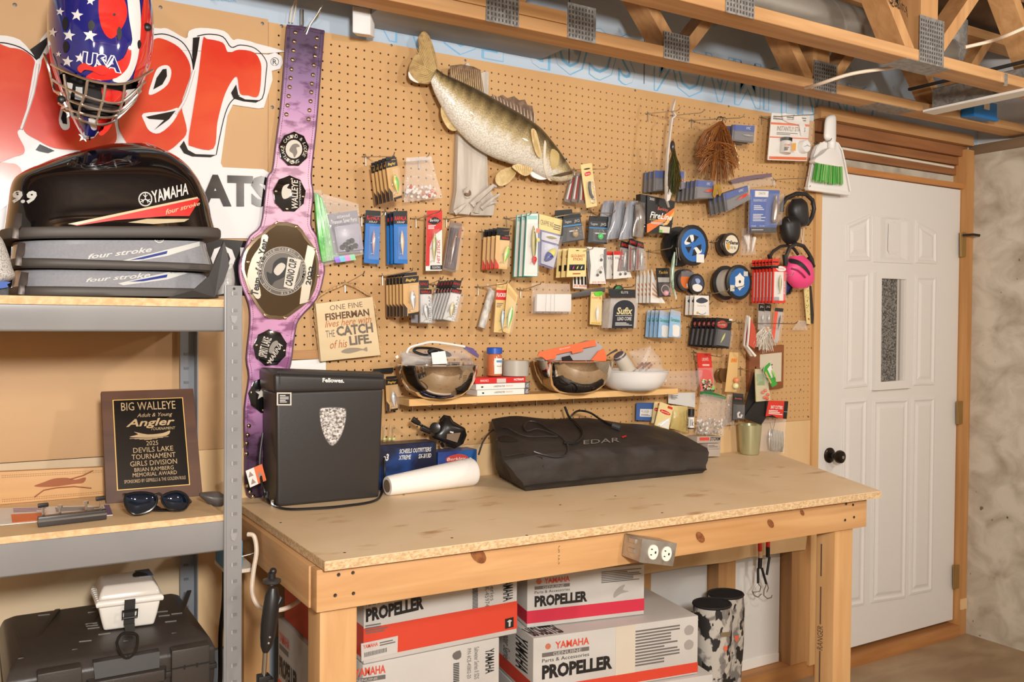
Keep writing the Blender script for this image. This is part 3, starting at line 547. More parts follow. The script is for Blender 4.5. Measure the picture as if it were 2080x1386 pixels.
fl.prism(A, (0, .008, 0)); tag(fl.build('rubber_flap', mat('black_rubber', (40, 35, 32), .4)), 'pointed black rubber flap curling up beside the cowls', 'rubber flap')
bg = Blob([(446, 548, 472, 535, .5), (440, 580, 476, 565, 1), (438, 600, 474, 592, .8)], .36, .03, .03, 2, 8, 3); tag(bg.mb.build('plastic_bag', HAZE, smooth=True), 'crumpled clear plastic wrap behind the black rubber flap', 'plastic bag')
cp = thing('baseball_cap', 'white mesh cap with a blue brim at the left edge', 'cap', W(-20, 596, .42))
CB = Blob([(-120, 462, -20, 468, .3), (-130, 480, 2, 482, .6), (-135, 515, 16, 512, .9), (-138, 545, 25, 543, 1), (-138, 570, 31, 562, 1), (-135, 584, 14, 574, 1)], .44, .08, .08, 2, 16, 4)
CB.mb.build('crown', mat('cap_mesh', (214, 208, 200), .8, col2=(150, 146, 142), scale=(420, 420, 420), lo=.45, hi=.5), cp, smooth=True)
MB().prism([W(x, y, .50) for x, y in P2([(-130, 572), (10, 572), (14, 578), (4, 586), (-130, 590)], 3)], (0, .09, 0)).build('brim', flat((44, 84, 160), .6), cp)
# ================================================================ GOALIE MASK
gm = thing('goalie_mask', 'stars and stripes goalie mask hanging over the red sign', 'mask', W(200, 285, .30))
rows = [(150, -75, 255, -75, .35), (112, -45, 290, -45, .75), (99, 0, 303, 0, .95), (96, 45, 310, 45, 1), (98, 90, 309, 95, 1), (104, 125, 303, 135, .98), (115, 160, 289, 170, .92), (130, 200, 265, 205, .8), (146, 235, 235, 235, .62), (160, 262, 208, 260, .42), (172, 280, 192, 279, .15)]
MBB = Blob(rows, .30, .13, .10, 2.2, 40, 6)
def inside(x, y, poly):
    c = False
    for i in range(len(poly)):
        (x1, y1), (x2, y2) = poly[i-1], poly[i]
        if (y1 > y) != (y2 > y) and x < (x2-x1)*(y-y1)/(y2-y1)+x1: c = not c
    return c
def px_of(p):
    v = p-CAM; z = v.dot(_fw); return 1040+F_*v.dot(_r)/z, 693-F_*v.dot(_u)/z
open_ = P2([(122, 148), (150, 150), (175, 160), (205, 165), (245, 172), (280, 160), (274, 190), (250, 222), (215, 240), (175, 238), (140, 215), (126, 185)], 3)
fs_in, fs_out = [], []
for f in MBB.mb.f:
    c = sum((MBB.mb.v[i] for i in f), V())/len(f); x, y = px_of(c)
    (fs_in if inside(x, y, open_) and c.y < -.33 else fs_out).append(f)
MKB = flat((30, 32, 112), .08, coat=1.); MKR = flat((214, 44, 38), .08, coat=1.); MKW = flat((226, 224, 222), .08, coat=1.)
sh = mk('shell', MBB.mb.v, fs_out, MKB, gm, smooth=True)
drape('red_panel', P2([(208, -60), (232, -40), (256, 10), (255, 42), (236, 72), (222, 78), (207, 58), (200, 20), (203, -30)], 3), MBB, MKR, gm, h=.0009, step=7)
drape('red_panel', P2([(296, -30), (304, 20), (308, 60), (307, 110), (299, 140), (285, 160), (270, 164), (277, 130), (284, 90), (286, 40)], 3), MBB, MKR, gm, h=.0009, step=7)
drape('white_panel', P2([(250, -60), (276, -30), (285, 30), (283, 90), (276, 130), (262, 160), (246, 168), (228, 162), (252, 140), (262, 100), (268, 80), (262, 40), (258, 0)], 3), MBB, MKW, gm, h=.0012, step=7)
drape('red_panel', P2([(225, 130), (250, 118), (262, 92), (266, 110), (258, 138), (236, 158), (205, 163), (175, 158), (190, 146)], 3), MBB, MKR, gm, h=.0015, step=7)
drape('red_panel', P2([(196, 244), (228, 240), (222, 262), (205, 276), (198, 262)], 3), MBB, MKR, gm, h=.0009, step=6); drape('white_panel', P2([(180, 240), (194, 243), (196, 262), (186, 262)], 3), MBB, MKW, gm, h=.0009, step=6)
lin_ = Blob([(r[0]+12, r[1]+4, r[2]-12, r[3]+4, r[4]*.8) for r in rows], .30, .09, .08, 2.2, 20, 3); lin_.mb.build('liner', flat((34, 30, 30), .8), gm, smooth=True)
for px, c in (([(140, 165), (156, 170), (152, 200), (138, 190)], MKW), ([(160, 176), (172, 178), (172, 204), (160, 200)], flat((190, 190, 190), .6)), ([(205, 178), (250, 185), (240, 210), (205, 205)], MKR), ([(248, 180), (268, 175), (262, 200), (244, 208)], MKW), ([(170, 208), (236, 212), (225, 225), (180, 222)], flat((60, 52, 50), .6))):
    drape('padding', px, lin_, c, gm, h=.012)
def star(cx, cy, r, rot=0.): return [(cx+(r if i % 2 == 0 else r*.42)*math.sin(math.pi*i/5+rot), cy-(r if i % 2 == 0 else r*.42)*math.cos(math.pi*i/5+rot)) for i in range(10)]
for x, y, r in ((123, 24, 9), (157, 31, 13), (184, 2, 10), (141, 72, 13), (183, 72, 15), (108, 66, 10), (138, 125, 12), (163, 118, 11), (170, 278, 12), (142, 232, 10), (160, 229, 8), (120, 110, 6)):
    drape('star', star(x, y, r, .15), MBB, MKW, gm, h=.0012, step=5)
q = QS([(168, 104), (248, 116), (244, 150), (160, 138)], MBB)
txt(q, 'USA', .02, -.02, 1.02, .98, MKW, gm, h=.003, bold=.09, shear=-.1); txt(q, 'USA', .05, .04, .98, .92, MKB, gm, h=.0038, bold=.03, shear=-.1)
drape('swoosh', P2([(160, 138), (172, 128), (190, 136), (206, 132), (222, 140), (216, 150), (204, 152), (188, 144), (174, 142), (166, 148)], 3), MBB, MKR, gm, h=.0046)
for x, y, w_, h_ in ((134, 48, 6, 14), (186, 52, 7, 11), (242, 68, 5, 14), (135, 95, 6, 12), (232, 30, 3, 3), (282, 90, 4, 9)):
    drape('vent', P2([(x-w_, y-h_*.3), (x, y-h_), (x+w_, y-h_*.2), (x+w_*.6, y+h_*.7), (x-w_*.5, y+h_)], 3), MBB, flat((20, 20, 24), .5), gm, h=.0016)
WIR = mat('cage_wire', (230, 226, 220), .3, 1.)
def cage(px, r=.0028): return MB().tube([(MBB.hit(p.x, p.y, .012) or W(p.x, p.y, .36)) for p in sm([V((x, y, 0)) for x, y in px], 6, False)], r, 6).build('cage_wire', WIR, gm, smooth=True)
for a in ([(116, 130), (150, 148), (200, 166), (250, 165), (299, 138)], [(118, 160), (150, 180), (200, 200), (240, 200), (284, 160)], [(122, 182), (152, 202), (200, 218), (236, 216), (276, 178)], [(128, 205), (158, 222), (196, 232), (230, 226), (266, 195)], [(134, 215), (165, 236), (195, 246), (225, 236), (258, 205)],
          [(102, 110), (112, 140), (124, 190), (134, 216)], [(140, 150), (146, 180), (150, 205), (158, 232)], [(182, 163), (178, 190), (170, 215), (168, 240)], [(212, 170), (208, 195), (200, 220), (192, 246)], [(246, 168), (240, 200), (225, 236)], [(280, 158), (272, 180), (262, 200), (255, 208)]): cage(a)
for x, y in ((120, 202), (240, 235), (303, 55)): MB().ball(MBB.hit(min(max(x, 125), 296), min(y, 225), .004), .009, 10, 6, (1, .6, 1)).build('clip', flat((26, 24, 24), .4), gm, smooth=True)
tag(MB().tube([W(200, -110, .22), W(196, -80, .27), W(198, -60, .30)], .003, 6).tube([W(200, -110, .22), W(200, -112, .20)], .003, 6).build('hanging_hook', STEEL), 'bent wire that holds the goalie mask above the frame', 'hook')
# ================================================================ helpers for the wall
def attr_mat(name, rough=.35, bump=0., bs=300, coat=0., metal=0.):
    m = bpy.data.materials.new(name); m.use_nodes = True; N = m.node_tree.nodes; L = m.node_tree.links; b = N['Principled BSDF']
    a = N.new('ShaderNodeVertexColor'); a.layer_name = 'Col'; L.new(a.outputs[0], b.inputs['Base Color']); b.inputs['Roughness'].default_value = rough; b.inputs['Coat Weight'].default_value = coat; b.inputs['Metallic'].default_value = metal
    if bump:
        tc = N.new('ShaderNodeTexCoord'); v = N.new('ShaderNodeTexVoronoi'); v.inputs['Scale'].default_value = bs; L.new(tc.outputs['Object'], v.inputs['Vector'])
        p = N.new('ShaderNodeBump'); p.inputs['Strength'].default_value = bump; p.inputs['Distance'].default_value = .002; L.new(v.outputs[0], p.inputs['Height']); L.new(p.outputs[0], b.inputs['Normal'])
        mx = N.new('ShaderNodeMix'); mx.data_type = 'RGBA'; mx.blend_type = 'MULTIPLY'; mx.inputs[0].default_value = .55; L.new(a.outputs[0], mx.inputs[6])
        r = N.new('ShaderNodeValToRGB'); r.color_ramp.elements[0].color = (1.15, 1.15, 1.1, 1); r.color_ramp.elements[1].color = (.45, .42, .36, 1); r.color_ramp.elements[1].position = .8
        L.new(v.outputs[0], r.inputs[0]); L.new(r.outputs[0], mx.inputs[7]); L.new(mx.outputs[2], b.inputs['Base Color'])
    return m
def paint(o, fn):
    me = o.data; ca = me.color_attributes.new('Col', 'FLOAT_COLOR', 'POINT'); o0 = ORG[o.name]
    for i, v in enumerate(me.vertices): ca.data[i].color = lin(fn(V(v.co)+o0, i))
def mixc(a, b, t): t = min(max(t, 0), 1); return tuple(x+(y-x)*t for x, y in zip(a, b))
HOOKN = [0]
def hook(x, y, x2, y2, label, r=.0016):                                  # peg hook: base at the board (pixel), tip at pixel x2,y2 in front
    b = W(x, y, 0)
    # reach: depth whose image of the straight-out arm lands nearest the tip
    best = min([k*.004 for k in range(8, 75)], key=lambda d: (px_of(b+V((0, -d, 0)))[0]-x2)**2)
    tp = W(x2, y2, best); tip = V((b.x, -best, min(max(tp.z-.007, b.z-.035), b.z+.02))); t = thing('peg_hook', label, 'hook', b+V((0, -.002, -.02)), 'steel peg hooks on the board')
    MB().tube([b+V((0, .012, .012)), b+V((0, .001, .010)), b+V((0, -.004, .004)), b+V((0, -.012, 0)), b.lerp(tip, .5), tip+V((0, .02, 0)), tip+V((0, .006, .002)), tip+V((0, 0, .009))], r, 6).build('arm', STEEL, t, smooth=True)
    MB().tube([b+V((-.012, -.003, .001)), b+V((.012, -.003, .001))], r*1.3, 6).tube([b+V((0, -.003, .004)), b+V((0, -.004, -.026))], r*1.2, 6).build('bracket', STEEL, t, smooth=True)
    return t
# ================================================================ CHAMPIONSHIP BELT
def belt_mat():
    m = bpy.data.materials.new('belt_camo'); m.use_nodes = True; N = m.node_tree.nodes; L = m.node_tree.links; b = N['Principled BSDF']; b.inputs['Roughness'].default_value = .3
    tc = N.new('ShaderNodeTexCoord'); sp = N.new('ShaderNodeSeparateXYZ'); L.new(tc.outputs['Object'], sp.inputs[0])
    r = N.new('ShaderNodeValToRGB'); mr = N.new('ShaderNodeMapRange'); mr.inputs[1].default_value = 0; mr.inputs[2].default_value = 1.26; L.new(sp.outputs[2], mr.inputs[0]); L.new(mr.outputs[0], r.inputs[0])
    e = r.color_ramp.elements; e[0].position = 0; e[0].color = lin((58, 42, 54)); e[1].position = 1; e[1].color = lin((84, 66, 92))
    for p, c in ((.12, (92, 62, 90)), (.2, (200, 142, 192)), (.45, (212, 154, 186)), (.7, (218, 160, 184)), (.86, (182, 136, 180)), (.93, (132, 104, 144))): k = e.new(p); k.color = lin(c)
    mp = N.new('ShaderNodeMapping'); mp.inputs['Scale'].default_value = (16, 16, 34); L.new(tc.outputs['Object'], mp.inputs[0]); n = N.new('ShaderNodeTexNoise'); n.inputs['Scale'].default_value = 1; n.inputs['Detail'].default_value = 5; L.new(mp.outputs[0], n.inputs[0])
    cr = N.new('ShaderNodeValToRGB'); cr.color_ramp.elements[0].position = .50; cr.color_ramp.elements[1].position = .60; L.new(n.outputs[0], cr.inputs[0])
    mx = N.new('ShaderNodeMix'); mx.data_type = 'RGBA'; mx.blend_type = 'MULTIPLY'; L.new(cr.outputs[0], mx.inputs[0]); L.new(r.outputs[0], mx.inputs[6]); mx.inputs[7].default_value = lin((178, 150, 172)); L.new(mx.outputs[2], b.inputs[0])
    return m
bt = thing('championship_belt', 'purple camo championship belt with a big mirrored plate on the wall', 'belt', W(520, 1008, .02))
Lf = [(583, 60), (578, 126), (571, 214), (560, 298), (554, 344), (544, 360), (538, 405), (530, 458), (508, 480), (496, 508), (485, 540), (489, 576), (505, 616), (508, 656), (501, 727), (506, 765), (497, 828), (498, 920), (502, 1004)]
Rt = [(540, 1004), (548, 900), (560, 820), (578, 770), (590, 740), (598, 681), (607, 648), (643, 607), (656, 565), (658, 539), (645, 483), (631, 456), (636, 395), (632, 356), (642, 259), (651, 145), (657, 72)]
ol = P2(Lf+Rt+[(652, 62), (590, 52)], 3)
slab('strap', ol, .022, .008, belt_mat(), bt); cx = sum(p[0] for p in ol)/len(ol)
MB().tube([W(x, y, .022) for x, y in ol], .0022, 5, True).build('edge_piping', flat((86, 52, 78), .5), bt, smooth=True)
ins = []
for i, (x, y) in enumerate(ol):
    a, b = V(ol[i-1]), V(ol[(i+1) % len(ol)]); n_ = V((b-a).to_tuple()); n_ = V((-(b-a).y, (b-a).x)).normalized(); ins.append((x-n_.x*6, y-n_.y*6) )
if not inside(ins[4][0], ins[4][1], ol): ins = [(2*x-u, 2*y-v) for (x, y), (u, v) in zip(ol, ins)]
st = MB()
for i in range(0, len(ins)):
    a, b = V(ins[i]), V(ins[(i+1) % len(ins)]); m_ = int((b-a).length/5)+1
    for j in range(m_): p = a.lerp(b, j/m_); q_ = a.lerp(b, (j+.6)/m_); st.tube([W(p.x, p.y, .0224), W(q_.x, q_.y, .0224)], .0007, 3)
st.build('stitching', flat((40, 30, 44), .5), bt)
GOLD = mat('snap_gold', (214, 196, 160), .15, 1.); PLB = flat((18, 17, 18), .08, coat=.6); MIR = mat('smoked_mirror', (120, 104, 84), .06, 1.); ENG = flat((206, 198, 184), .4)
z3 = lambda p: zz(p, 2.615, 460, 30); z4 = lambda p: zz(p, 2.388, 460, 480)
def snap(x, y, r=.0062): MB().lathe(W(x, y, .022), (0, -1, 0), [(r, -.001), (r, .002), (r*.75, .004), (r*.3, .005)], 12).build('snap', GOLD, bt, smooth=True)
for x, y in z3([(365, 95), (360, 143), (355, 191), (350, 240), (345, 290), (340, 337), (335, 385), (330, 433), (324, 482), (318, 530), (480, 125), (474, 173), (469, 220), (464, 268), (459, 320), (453, 367), (450, 412), (446, 460), (440, 508), (436, 555)]) + z4([(108, 920), (102, 964), (97, 1005), (97, 1055), (113, 1240), (128, 1262), (100, 1210)]): snap(x, y)
def plate(cx, cy, rx, ry, rot, texts, scr):
    pg = [(cx+rx*(1 if i % 2 else .93)*math.cos(math.pi*i/9+rot), cy+ry*(1 if i % 2 else .93)*math.sin(math.pi*i/9+rot)) for i in range(18)]
    p = slab('side_plate', pg, .027, .005, PLB, bt, bevel=.001)
    for a in scr: snap_ = MB().lathe(W(cx+rx*.82*math.cos(a), cy+ry*.82*math.sin(a), .027), (0, -1, 0), [(.0035, -.001), (.0035, .002), (.0015, .003)], 10).build('rivet', GOLD, p, smooth=True)
    for t_, px, kw in texts: txt(Qw([(cx+a*rx, cy+b*ry) for a, b in px], .0272), t_, 0, 0, 1, 1, ENG, p, h=.0008, name='engraving', **kw)
    return p
up = lambda x0, y0, x1, y1: [(x0, y0), (x1, y0), (x1, y1), (x0, y1)]
A4 = [math.radians(a) for a in (-80, 10, 100, 190)]
p1 = plate(597, 303, 31, 36, .2, [], A4); slab('medallion', [(597+17*math.cos(2*math.pi*i/20), 303+19*math.sin(2*math.pi*i/20)) for i in range(20)], .0278, .001, ENG, p1)
for i, ch in enumerate('LAKE CASINO & LODGE  SPIRIT'):
    a = math.radians(150+i*13.3)
    if ch != ' ': c_ = W(597+23*math.cos(a), 303+26*math.sin(a), .0275); e1 = V((-math.sin(a), 0, -math.cos(a)))*.0035; e2 = V((math.cos(a), 0, -math.sin(a)))*.0045; txt(Q([c_-e1+e2*1, c_+e1+e2, c_+e1-e2, c_-e1-e2]), ch, 0, 0, 1, 1, ENG, p1, h=.0006, name='engraving')
slab('engraving', P2([(588, 306), (594, 294), (604, 292), (609, 298), (602, 300), (604, 310), (598, 320), (595, 312)], 3), .0286, .0006, flat((120, 112, 102), .5), p1)
p2_ = plate(588, 394, 34, 38, .2, [('WALLEYE', [(.12, .78), (.12, -.75), (.5, -.72), (.5, .85)], dict(bold=.02)), ('tournaments', [(.55, .8), (.55, -.7), (.68, -.68), (.68, .85)], dict(shear=.3))], A4)
slab('engraving', P2([(572, 392), (576, 378), (588, 374), (583, 382), (592, 386), (588, 400), (576, 404)], 3), .0277, .0006, ENG, p2_)
p3_ = plate(549, 707, 35, 38, .1, [('SPIRIT LAKE', [(-.7, .42), (-.38, -.62), (.1, -.5), (-.2, .55)], dict(bold=.02, arc=.1)), ('MARINA', [(-.15, .68), (.55, -.35), (.72, -.12), (.05, .85)], dict(bold=.02))], A4)
slab('engraving', P2([(546, 715), (552, 698), (562, 692), (566, 700), (558, 706), (556, 718)], 3), .0277, .0006, flat((150, 142, 130), .5), p3_)
p4_ = plate(540, 803, 36, 38, .1, [], A4); slab('engraving', star(532, 800, 14), .0277, .0006, ENG, p4_)
mp_ = [(521, 481), (533, 474), (561, 451), (605, 457), (622, 480), (641, 505), (648, 534), (646, 562), (640, 589), (625, 614), (600, 634), (579, 648), (558, 648), (537, 643), (514, 610), (506, 593), (498, 570), (491, 547), (493, 525), (500, 505)]
pm = slab('main_plate', P2(mp_, 2), .030, .008, mat('plate_rim', (190, 176, 150), .2, 1.), bt, bevel=.0015)
ctr = V((572, 552)); slab('mirror_face', P2([tuple(ctr+(V(p)-ctr)*.93) for p in mp_], 2), .0312, .002, MIR, pm)
slab('banner', P2([(528, 500), (533, 478), (545, 482), (534, 520), (524, 560), (530, 600), (520, 606), (506, 580), (503, 560), (512, 525)], 3), .0325, .0012, mat('brushed_banner', (196, 186, 168), .35, .6), pm)
txt(Qw([(509, 598), (530, 484), (545, 488), (524, 602)], .0327), 'Team of the Year', 0, 0, 1, 1, BLACK, pm, h=.0008, bold=.03)
md = slab('medallion', [(573+50*math.cos(2*math.pi*i/36), 551+50*math.sin(2*math.pi*i/36)) for i in range(36)], .0325, .0012, flat((92, 86, 80), .35, metal=.5), pm)
for r_ in (49, 41, 38): MB().tube([W(573+r_*math.cos(2*math.pi*i/36), 551+r_*math.sin(2*math.pi*i/36), .033) for i in range(36)], .0008, 4, True).build('ring', ENG, pm)
for i, ch in enumerate('SPIRIT LAKE CASINO & RESORT . WALLEYE . TOUR .'):
    a = math.radians(170+i*7.8)
    if ch not in ' .': c_ = W(573+45*math.cos(a), 551+45*math.sin(a), .0332); e1 = V((-math.sin(a), 0, -math.cos(a)))*.0025; e2 = V((math.cos(a), 0, -math.sin(a)))*.003; txt(Q([c_-e1+e2, c_+e1+e2, c_+e1-e2, c_-e1-e2]), ch, 0, 0, 1, 1, ENG, pm, h=.0006)
slab('fish_emblem', P2([(545, 570), (542, 552), (552, 556), (556, 535), (570, 524), (584, 526), (594, 540), (582, 542), (586, 556), (572, 566), (558, 572), (552, 580)], 3), .0336, .001, BLACK, pm)
slab('fish_emblem_light', P2([(556, 552), (562, 540), (572, 534), (580, 540), (574, 552), (564, 560)], 3), .0344, .001, ENG, pm)
slab('name_banner', [(576, 583), (585, 522), (612, 528), (596, 588)], .0352, .0012, flat((214, 206, 190), .4), pm); txt(Qw([(579, 578), (588, 525), (604, 529), (593, 583)], .0354), 'CASINO CUP', 0, 0, 1, 1, BLACK, pm, h=.0007, bold=.03)
slab('year_banner', [(609, 618), (615, 570), (613, 560), (625, 498), (637, 504), (640, 512), (630, 560), (634, 570), (626, 614)], .0325, .0012, mat('brushed_banner', (196, 186, 168), .35, .6), pm)
txt(Qw([(620, 578), (628, 540), (639, 542), (631, 580)], .0327), '2022', 0, 0, 1, 1, BLACK, pm, h=.0008, bold=.03)
for x, y in z4([(128, 15), (105, 125), (112, 272), (188, 384), (285, 397), (396, 315), (446, 192), (428, 62)]) + z3([(268, 1105), (372, 1126)]): MB().lathe(W(x, y, .031), (0, -1, 0), [(.004, -.001), (.004, .0025), (.002, .0035)], 10).build('rivet', GOLD, pm, smooth=True)
hk = thing('wire_hook', 'bent wire hook that holds the purple belt', 'hook', W(620, 60, .01))
MB().tube([W(622, 70, .024), W(630, 50, .03), W(645, 28, .05), W(655, 10, .06)], .0018, 6).tube([W(618, 66, .024), W(632, 44, .028), W(645, 33, .04), W(651, 20, .06)], .0018, 6).build('wire', STEEL, hk, smooth=True)
MB().tube([W(613, 20, .006), W(613, 52, .006)], .006, 8).build('bolt', STEEL, hk, smooth=True)
tag(MB().tube([W(588, 45, .012), W(592, 20, .015), W(600, 0, .02), W(604, -30, .03)], .0022, 5).tube([W(594, 46, .012), W(600, 18, .016), W(606, -30, .03)], .0022, 5).build('hanging_string', flat((220, 208, 190), .6), smooth=True), 'pale cords hanging above the purple belt', 'cord')
# ================================================================ WALLEYE MOUNT
kz = 2.971
def fz(p): return [(600+x/kz, y/kz) for x, y in p]
wm = thing('mounted_walleye', 'mounted walleye diving head down across the pegboard', 'fish mount', W(1000, 430, .05))
UP = sm([V((*p, 0)) for p in fz([(852, 415), (900, 450), (960, 478), (1030, 510), (1130, 560), (1250, 630), (1370, 700), (1470, 770), (1550, 860), (1610, 940), (1655, 1010), (1672, 1034)])], 5, False)
LO = sm([V((*p, 0)) for p in fz([(815, 492), (840, 560), (880, 640), (935, 735), (1000, 812), (1080, 885), (1190, 950), (1300, 990), (1410, 1025), (1500, 1070), (1590, 1098), (1665, 1085)])], 5, False)
FD = .062; rr = []; NR = 24
for i, (a, b) in enumerate(zip(UP, LO)):
    A_, B_ = W(a.x, a.y, FD), W(b.x, b.y, FD); c = (A_+B_)/2; h = (A_-B_)/2; s_ = i/(len(UP)-1); dp = h.length*(.62-.10*s_)*(1 if s_ > .12 else .55+.45*s_/.12)
    rr.append([c+h*math.cos(t)+V((0, -1, 0))*dp*math.sin(t)*(1 if math.sin(t) > 0 else .55) for t in [2*math.pi*k/NR for k in range(NR)]])
body = MB().rings(rr).build('body', attr_mat('fish_skin', .3, .5, 210, .3), wm, smooth=True)
def fishcol(p, i):
    ring, k_ = divmod(i, NR); ang = 2*math.pi*k_/NR; v = math.cos(ang); s_ = ring/(len(UP)-1)
    n_ = .10*math.sin(ring*2.1)+.05*math.sin(ring*5.3+k_)
    c = mixc((232, 226, 214), (190, 168, 118), (v+.42+n_)/.45) if v < -.0 else mixc((190, 168, 118), (70, 58, 38), (v+n_)/.75)
    if s_ > .84: c = mixc(c, (206, 188, 144), .45)
    return c
paint(body, fishcol)
FBV = type('B', (), {})(); 
class _B:
    d0 = .05; df = .05
    def __init__(s, mb): s.bvh = BVHTree.FromPolygons([tuple(v) for v in mb.v], mb.f)
    hit = Blob.hit
FB = _B(MB().rings(rr))
FIN = mat('fin', (178, 148, 96), .4, col2=(140, 110, 66), scale=(60, 60, 60)); FINL = mat('fin_pale', (216, 192, 140), .4, col2=(190, 160, 104), scale=(60, 60, 60)); FIND = mat('fin_dark', (128, 100, 76), .4, col2=(84, 62, 46), scale=(50, 50, 50)); RAY = flat((206, 178, 118), .4)
def fin(name, px, base, tips, d, m, rm=RAY, r=.0011, fan=.02):
    o = slab(name, fz(px), d, .0025, m, wm)
    mb = MB()
    for (a, b) in zip(base, tips): (ax, ay), (bx_, by_) = fz([a, b]); mb.tube([W(ax, ay, d+.0008), W((ax+bx_)/2, (ay+by_)/2, d+.0012), W(bx_, by_, d+.0008)], [r*1.3, r, r*.4], 4)
    mb.build('fin_rays', rm, o, smooth=True); return o
def fan(a0, a1, b0, b1, n): return [((a0[0]+(a1[0]-a0[0])*i/(n-1)), a0[1]+(a1[1]-a0[1])*i/(n-1)) for i in range(n)], [((b0[0]+(b1[0]-b0[0])*i/(n-1)), b0[1]+(b1[1]-b0[1])*i/(n-1)) for i in range(n)]
tf = P2([(775, 188), (742, 230), (748, 310), (700, 365), (684, 435), (715, 492), (800, 508), (822, 484), (856, 415), (846, 330), (812, 225)], 3)
b_, t_ = fan((850, 420), (815, 490), (790, 215), (730, 300), 9); fin('tail_fin', tf, b_, t_, .052, FIN); b_, t_ = fan((842, 440), (815, 490), (705, 370), (760, 500), 9); fin('tail_fin', P2([(815, 470), (742, 330), (700, 372), (687, 437), (718, 490), (800, 504)], 3), b_, t_, .056, FIN)
slab('tail_tip', fz(P2([(684, 432), (688, 470), (716, 492), (745, 500), (710, 470)], 3)), .058, .003, flat((226, 222, 214), .4), wm)
b_, t_ = fan((945, 466), (1128, 555), (938, 400), (1118, 425), 15); fin('rear_dorsal_fin', [(930, 468), (936, 396), (1000, 388), (1075, 402), (1118, 422), (1138, 560), (1030, 512)], b_, t_, .052, FIND, FINL)
b_, t_ = fan((1205, 610), (1445, 755), (1195, 572), (1440, 680), 13); fin('spiny_dorsal_fin', [(1200, 608), (1188, 568), (1218, 585), (1250, 572), (1280, 592), (1320, 580), (1350, 605), (1385, 600), (1400, 632), (1430, 640), (1440, 690), (1455, 765), (1370, 703)], b_, t_, .052, FIND, flat((226, 206, 178), .4), .0013)
b_, t_ = fan((905, 650), (990, 760), (890, 690), (950, 785), 8); fin('anal_fin', P2([(884, 638), (930, 640), (1004, 748), (965, 790), (920, 772), (882, 700)], 3), b_, t_, .058, FINL)
b_, t_ = fan((1330, 1000), (1425, 990), (1345, 1040), (1415, 1050), 8); fin('pelvic_fin', P2([(1312, 998), (1425, 984), (1424, 1042), (1385, 1062), (1335, 1032)], 3), b_, t_, .075, FINL)
b_, t_ = fan((1330, 1015), (1330, 1048), (1225, 1050), (1240, 1118), 8); fin('pelvic_fin', P2([(1318, 1006), (1332, 1048), (1282, 1108), (1228, 1122), (1206, 1078), (1238, 1030)], 3), b_, t_, .05, FINL)
b_, t_ = fan((1440, 785), (1450, 790), (1445, 900), (1476, 940), 6); fin('pectoral_fin', P2([(1424, 780), (1452, 790), (1476, 880), (1482, 950), (1455, 932), (1430, 850)], 3), b_, t_, .115, FINL)
drape('gill_edge', fz(P2([(1500, 850), (1512, 870), (1508, 960), (1530, 1070), (1560, 1090), (1525, 1085), (1498, 1010), (1494, 920)], 3)), FB, flat((222, 212, 192), .3), wm, h=.002, step=6)
drape('cheek', fz(P2([(1545, 900), (1590, 930), (1580, 1000), (1550, 1020), (1535, 960)], 3)), FB, flat((196, 170, 112), .3), wm, h=.0015, step=6)
drape('mouth', fz([(1540, 1062), (1600, 1045), (1672, 1030), (1668, 1050), (1600, 1066)]), FB, flat((90, 72, 56), .4), wm, h=.0015, step=6)
ey = FB.hit(*fz([(1632, 962)])[0], .001); e_ = MB().ball(ey, .0062, 12, 8, (1, .7, 1)).build('eye', flat((186, 178, 160), .08, coat=1.), wm, smooth=True); MB().ball(ey+V((-.001, -.004, 0)), .003, 8, 6).build('pupil', flat((20, 18, 16), .1), e_, smooth=True)
slab('lower_jaw_flap', fz(P2([(1425, 1035), (1500, 1045), (1525, 1075), (1480, 1085), (1430, 1065)], 3)), .06, .006, flat((232, 228, 220), .3), wm)
tag(MB().tube([W(*fz([p])[0], .06) for p in ((1668, 1040), (1676, 1075), (1664, 1105), (1648, 1110), (1640, 1098))], .0012, 5).build('treble_hook', STEEL, smooth=True), 'small hook hanging from the mouth of the walleye', 'hook')
DWD = mat('driftwood', (206, 198, 186), .75, col2=(176, 164, 150), scale=(40, 40, 5), lo=.3, hi=.7, bump=.4)
dw = thing('driftwood', 'weathered grey driftwood board behind the mounted walleye', 'driftwood', W(1000, 440, .02))
slab('board', fz([(1118, 440), (1142, 430), (1170, 432), (1165, 600), (1160, 930), (1166, 1128), (1212, 1200), (1195, 1303), (1080, 1300), (950, 1288), (972, 1150), (985, 800), (1010, 560)]), .030, .028, DWD, dw, bevel=.004)
slab('top_splinter', fz([(1020, 400), (1035, 378), (1050, 384), (1060, 410), (1040, 430)]), .02, .015, DWD, dw)
for px, r in (([(1060, 1240), (1110, 1190), (1160, 1150), (1195, 1120), (1215, 1130)], .012), ([(1120, 1260), (1165, 1220), (1205, 1190), (1235, 1170)], .009), ([(1040, 1180), (1030, 1150), (1045, 1135)], .014), ([(1090, 1280), (1100, 1240), (1120, 1220)], .012), ([(1150, 1240), (1190, 1225), (1222, 1220)], .006), ([(960, 1285), (1000, 1255), (1030, 1230)], .010)):
    P_ = fz(px); MB().tube([W(x, y, .032+.03*i/len(P_)) for i, (x, y) in enumerate(P_)], [r*(1-.6*i/(len(P_)-1)) for i in range(len(P_))], 8).build('root', DWD, dw, smooth=True)
for x, y, r in ((1042, 1165, .011), (1105, 1235, .008)): MB().lathe(W(*fz([(x, y)])[0], .045), (0, -1, 0), [(r, -.01), (r, .001), (r*.5, .003)], 12).build('knot', flat((120, 98, 78), .8), dw, smooth=True)
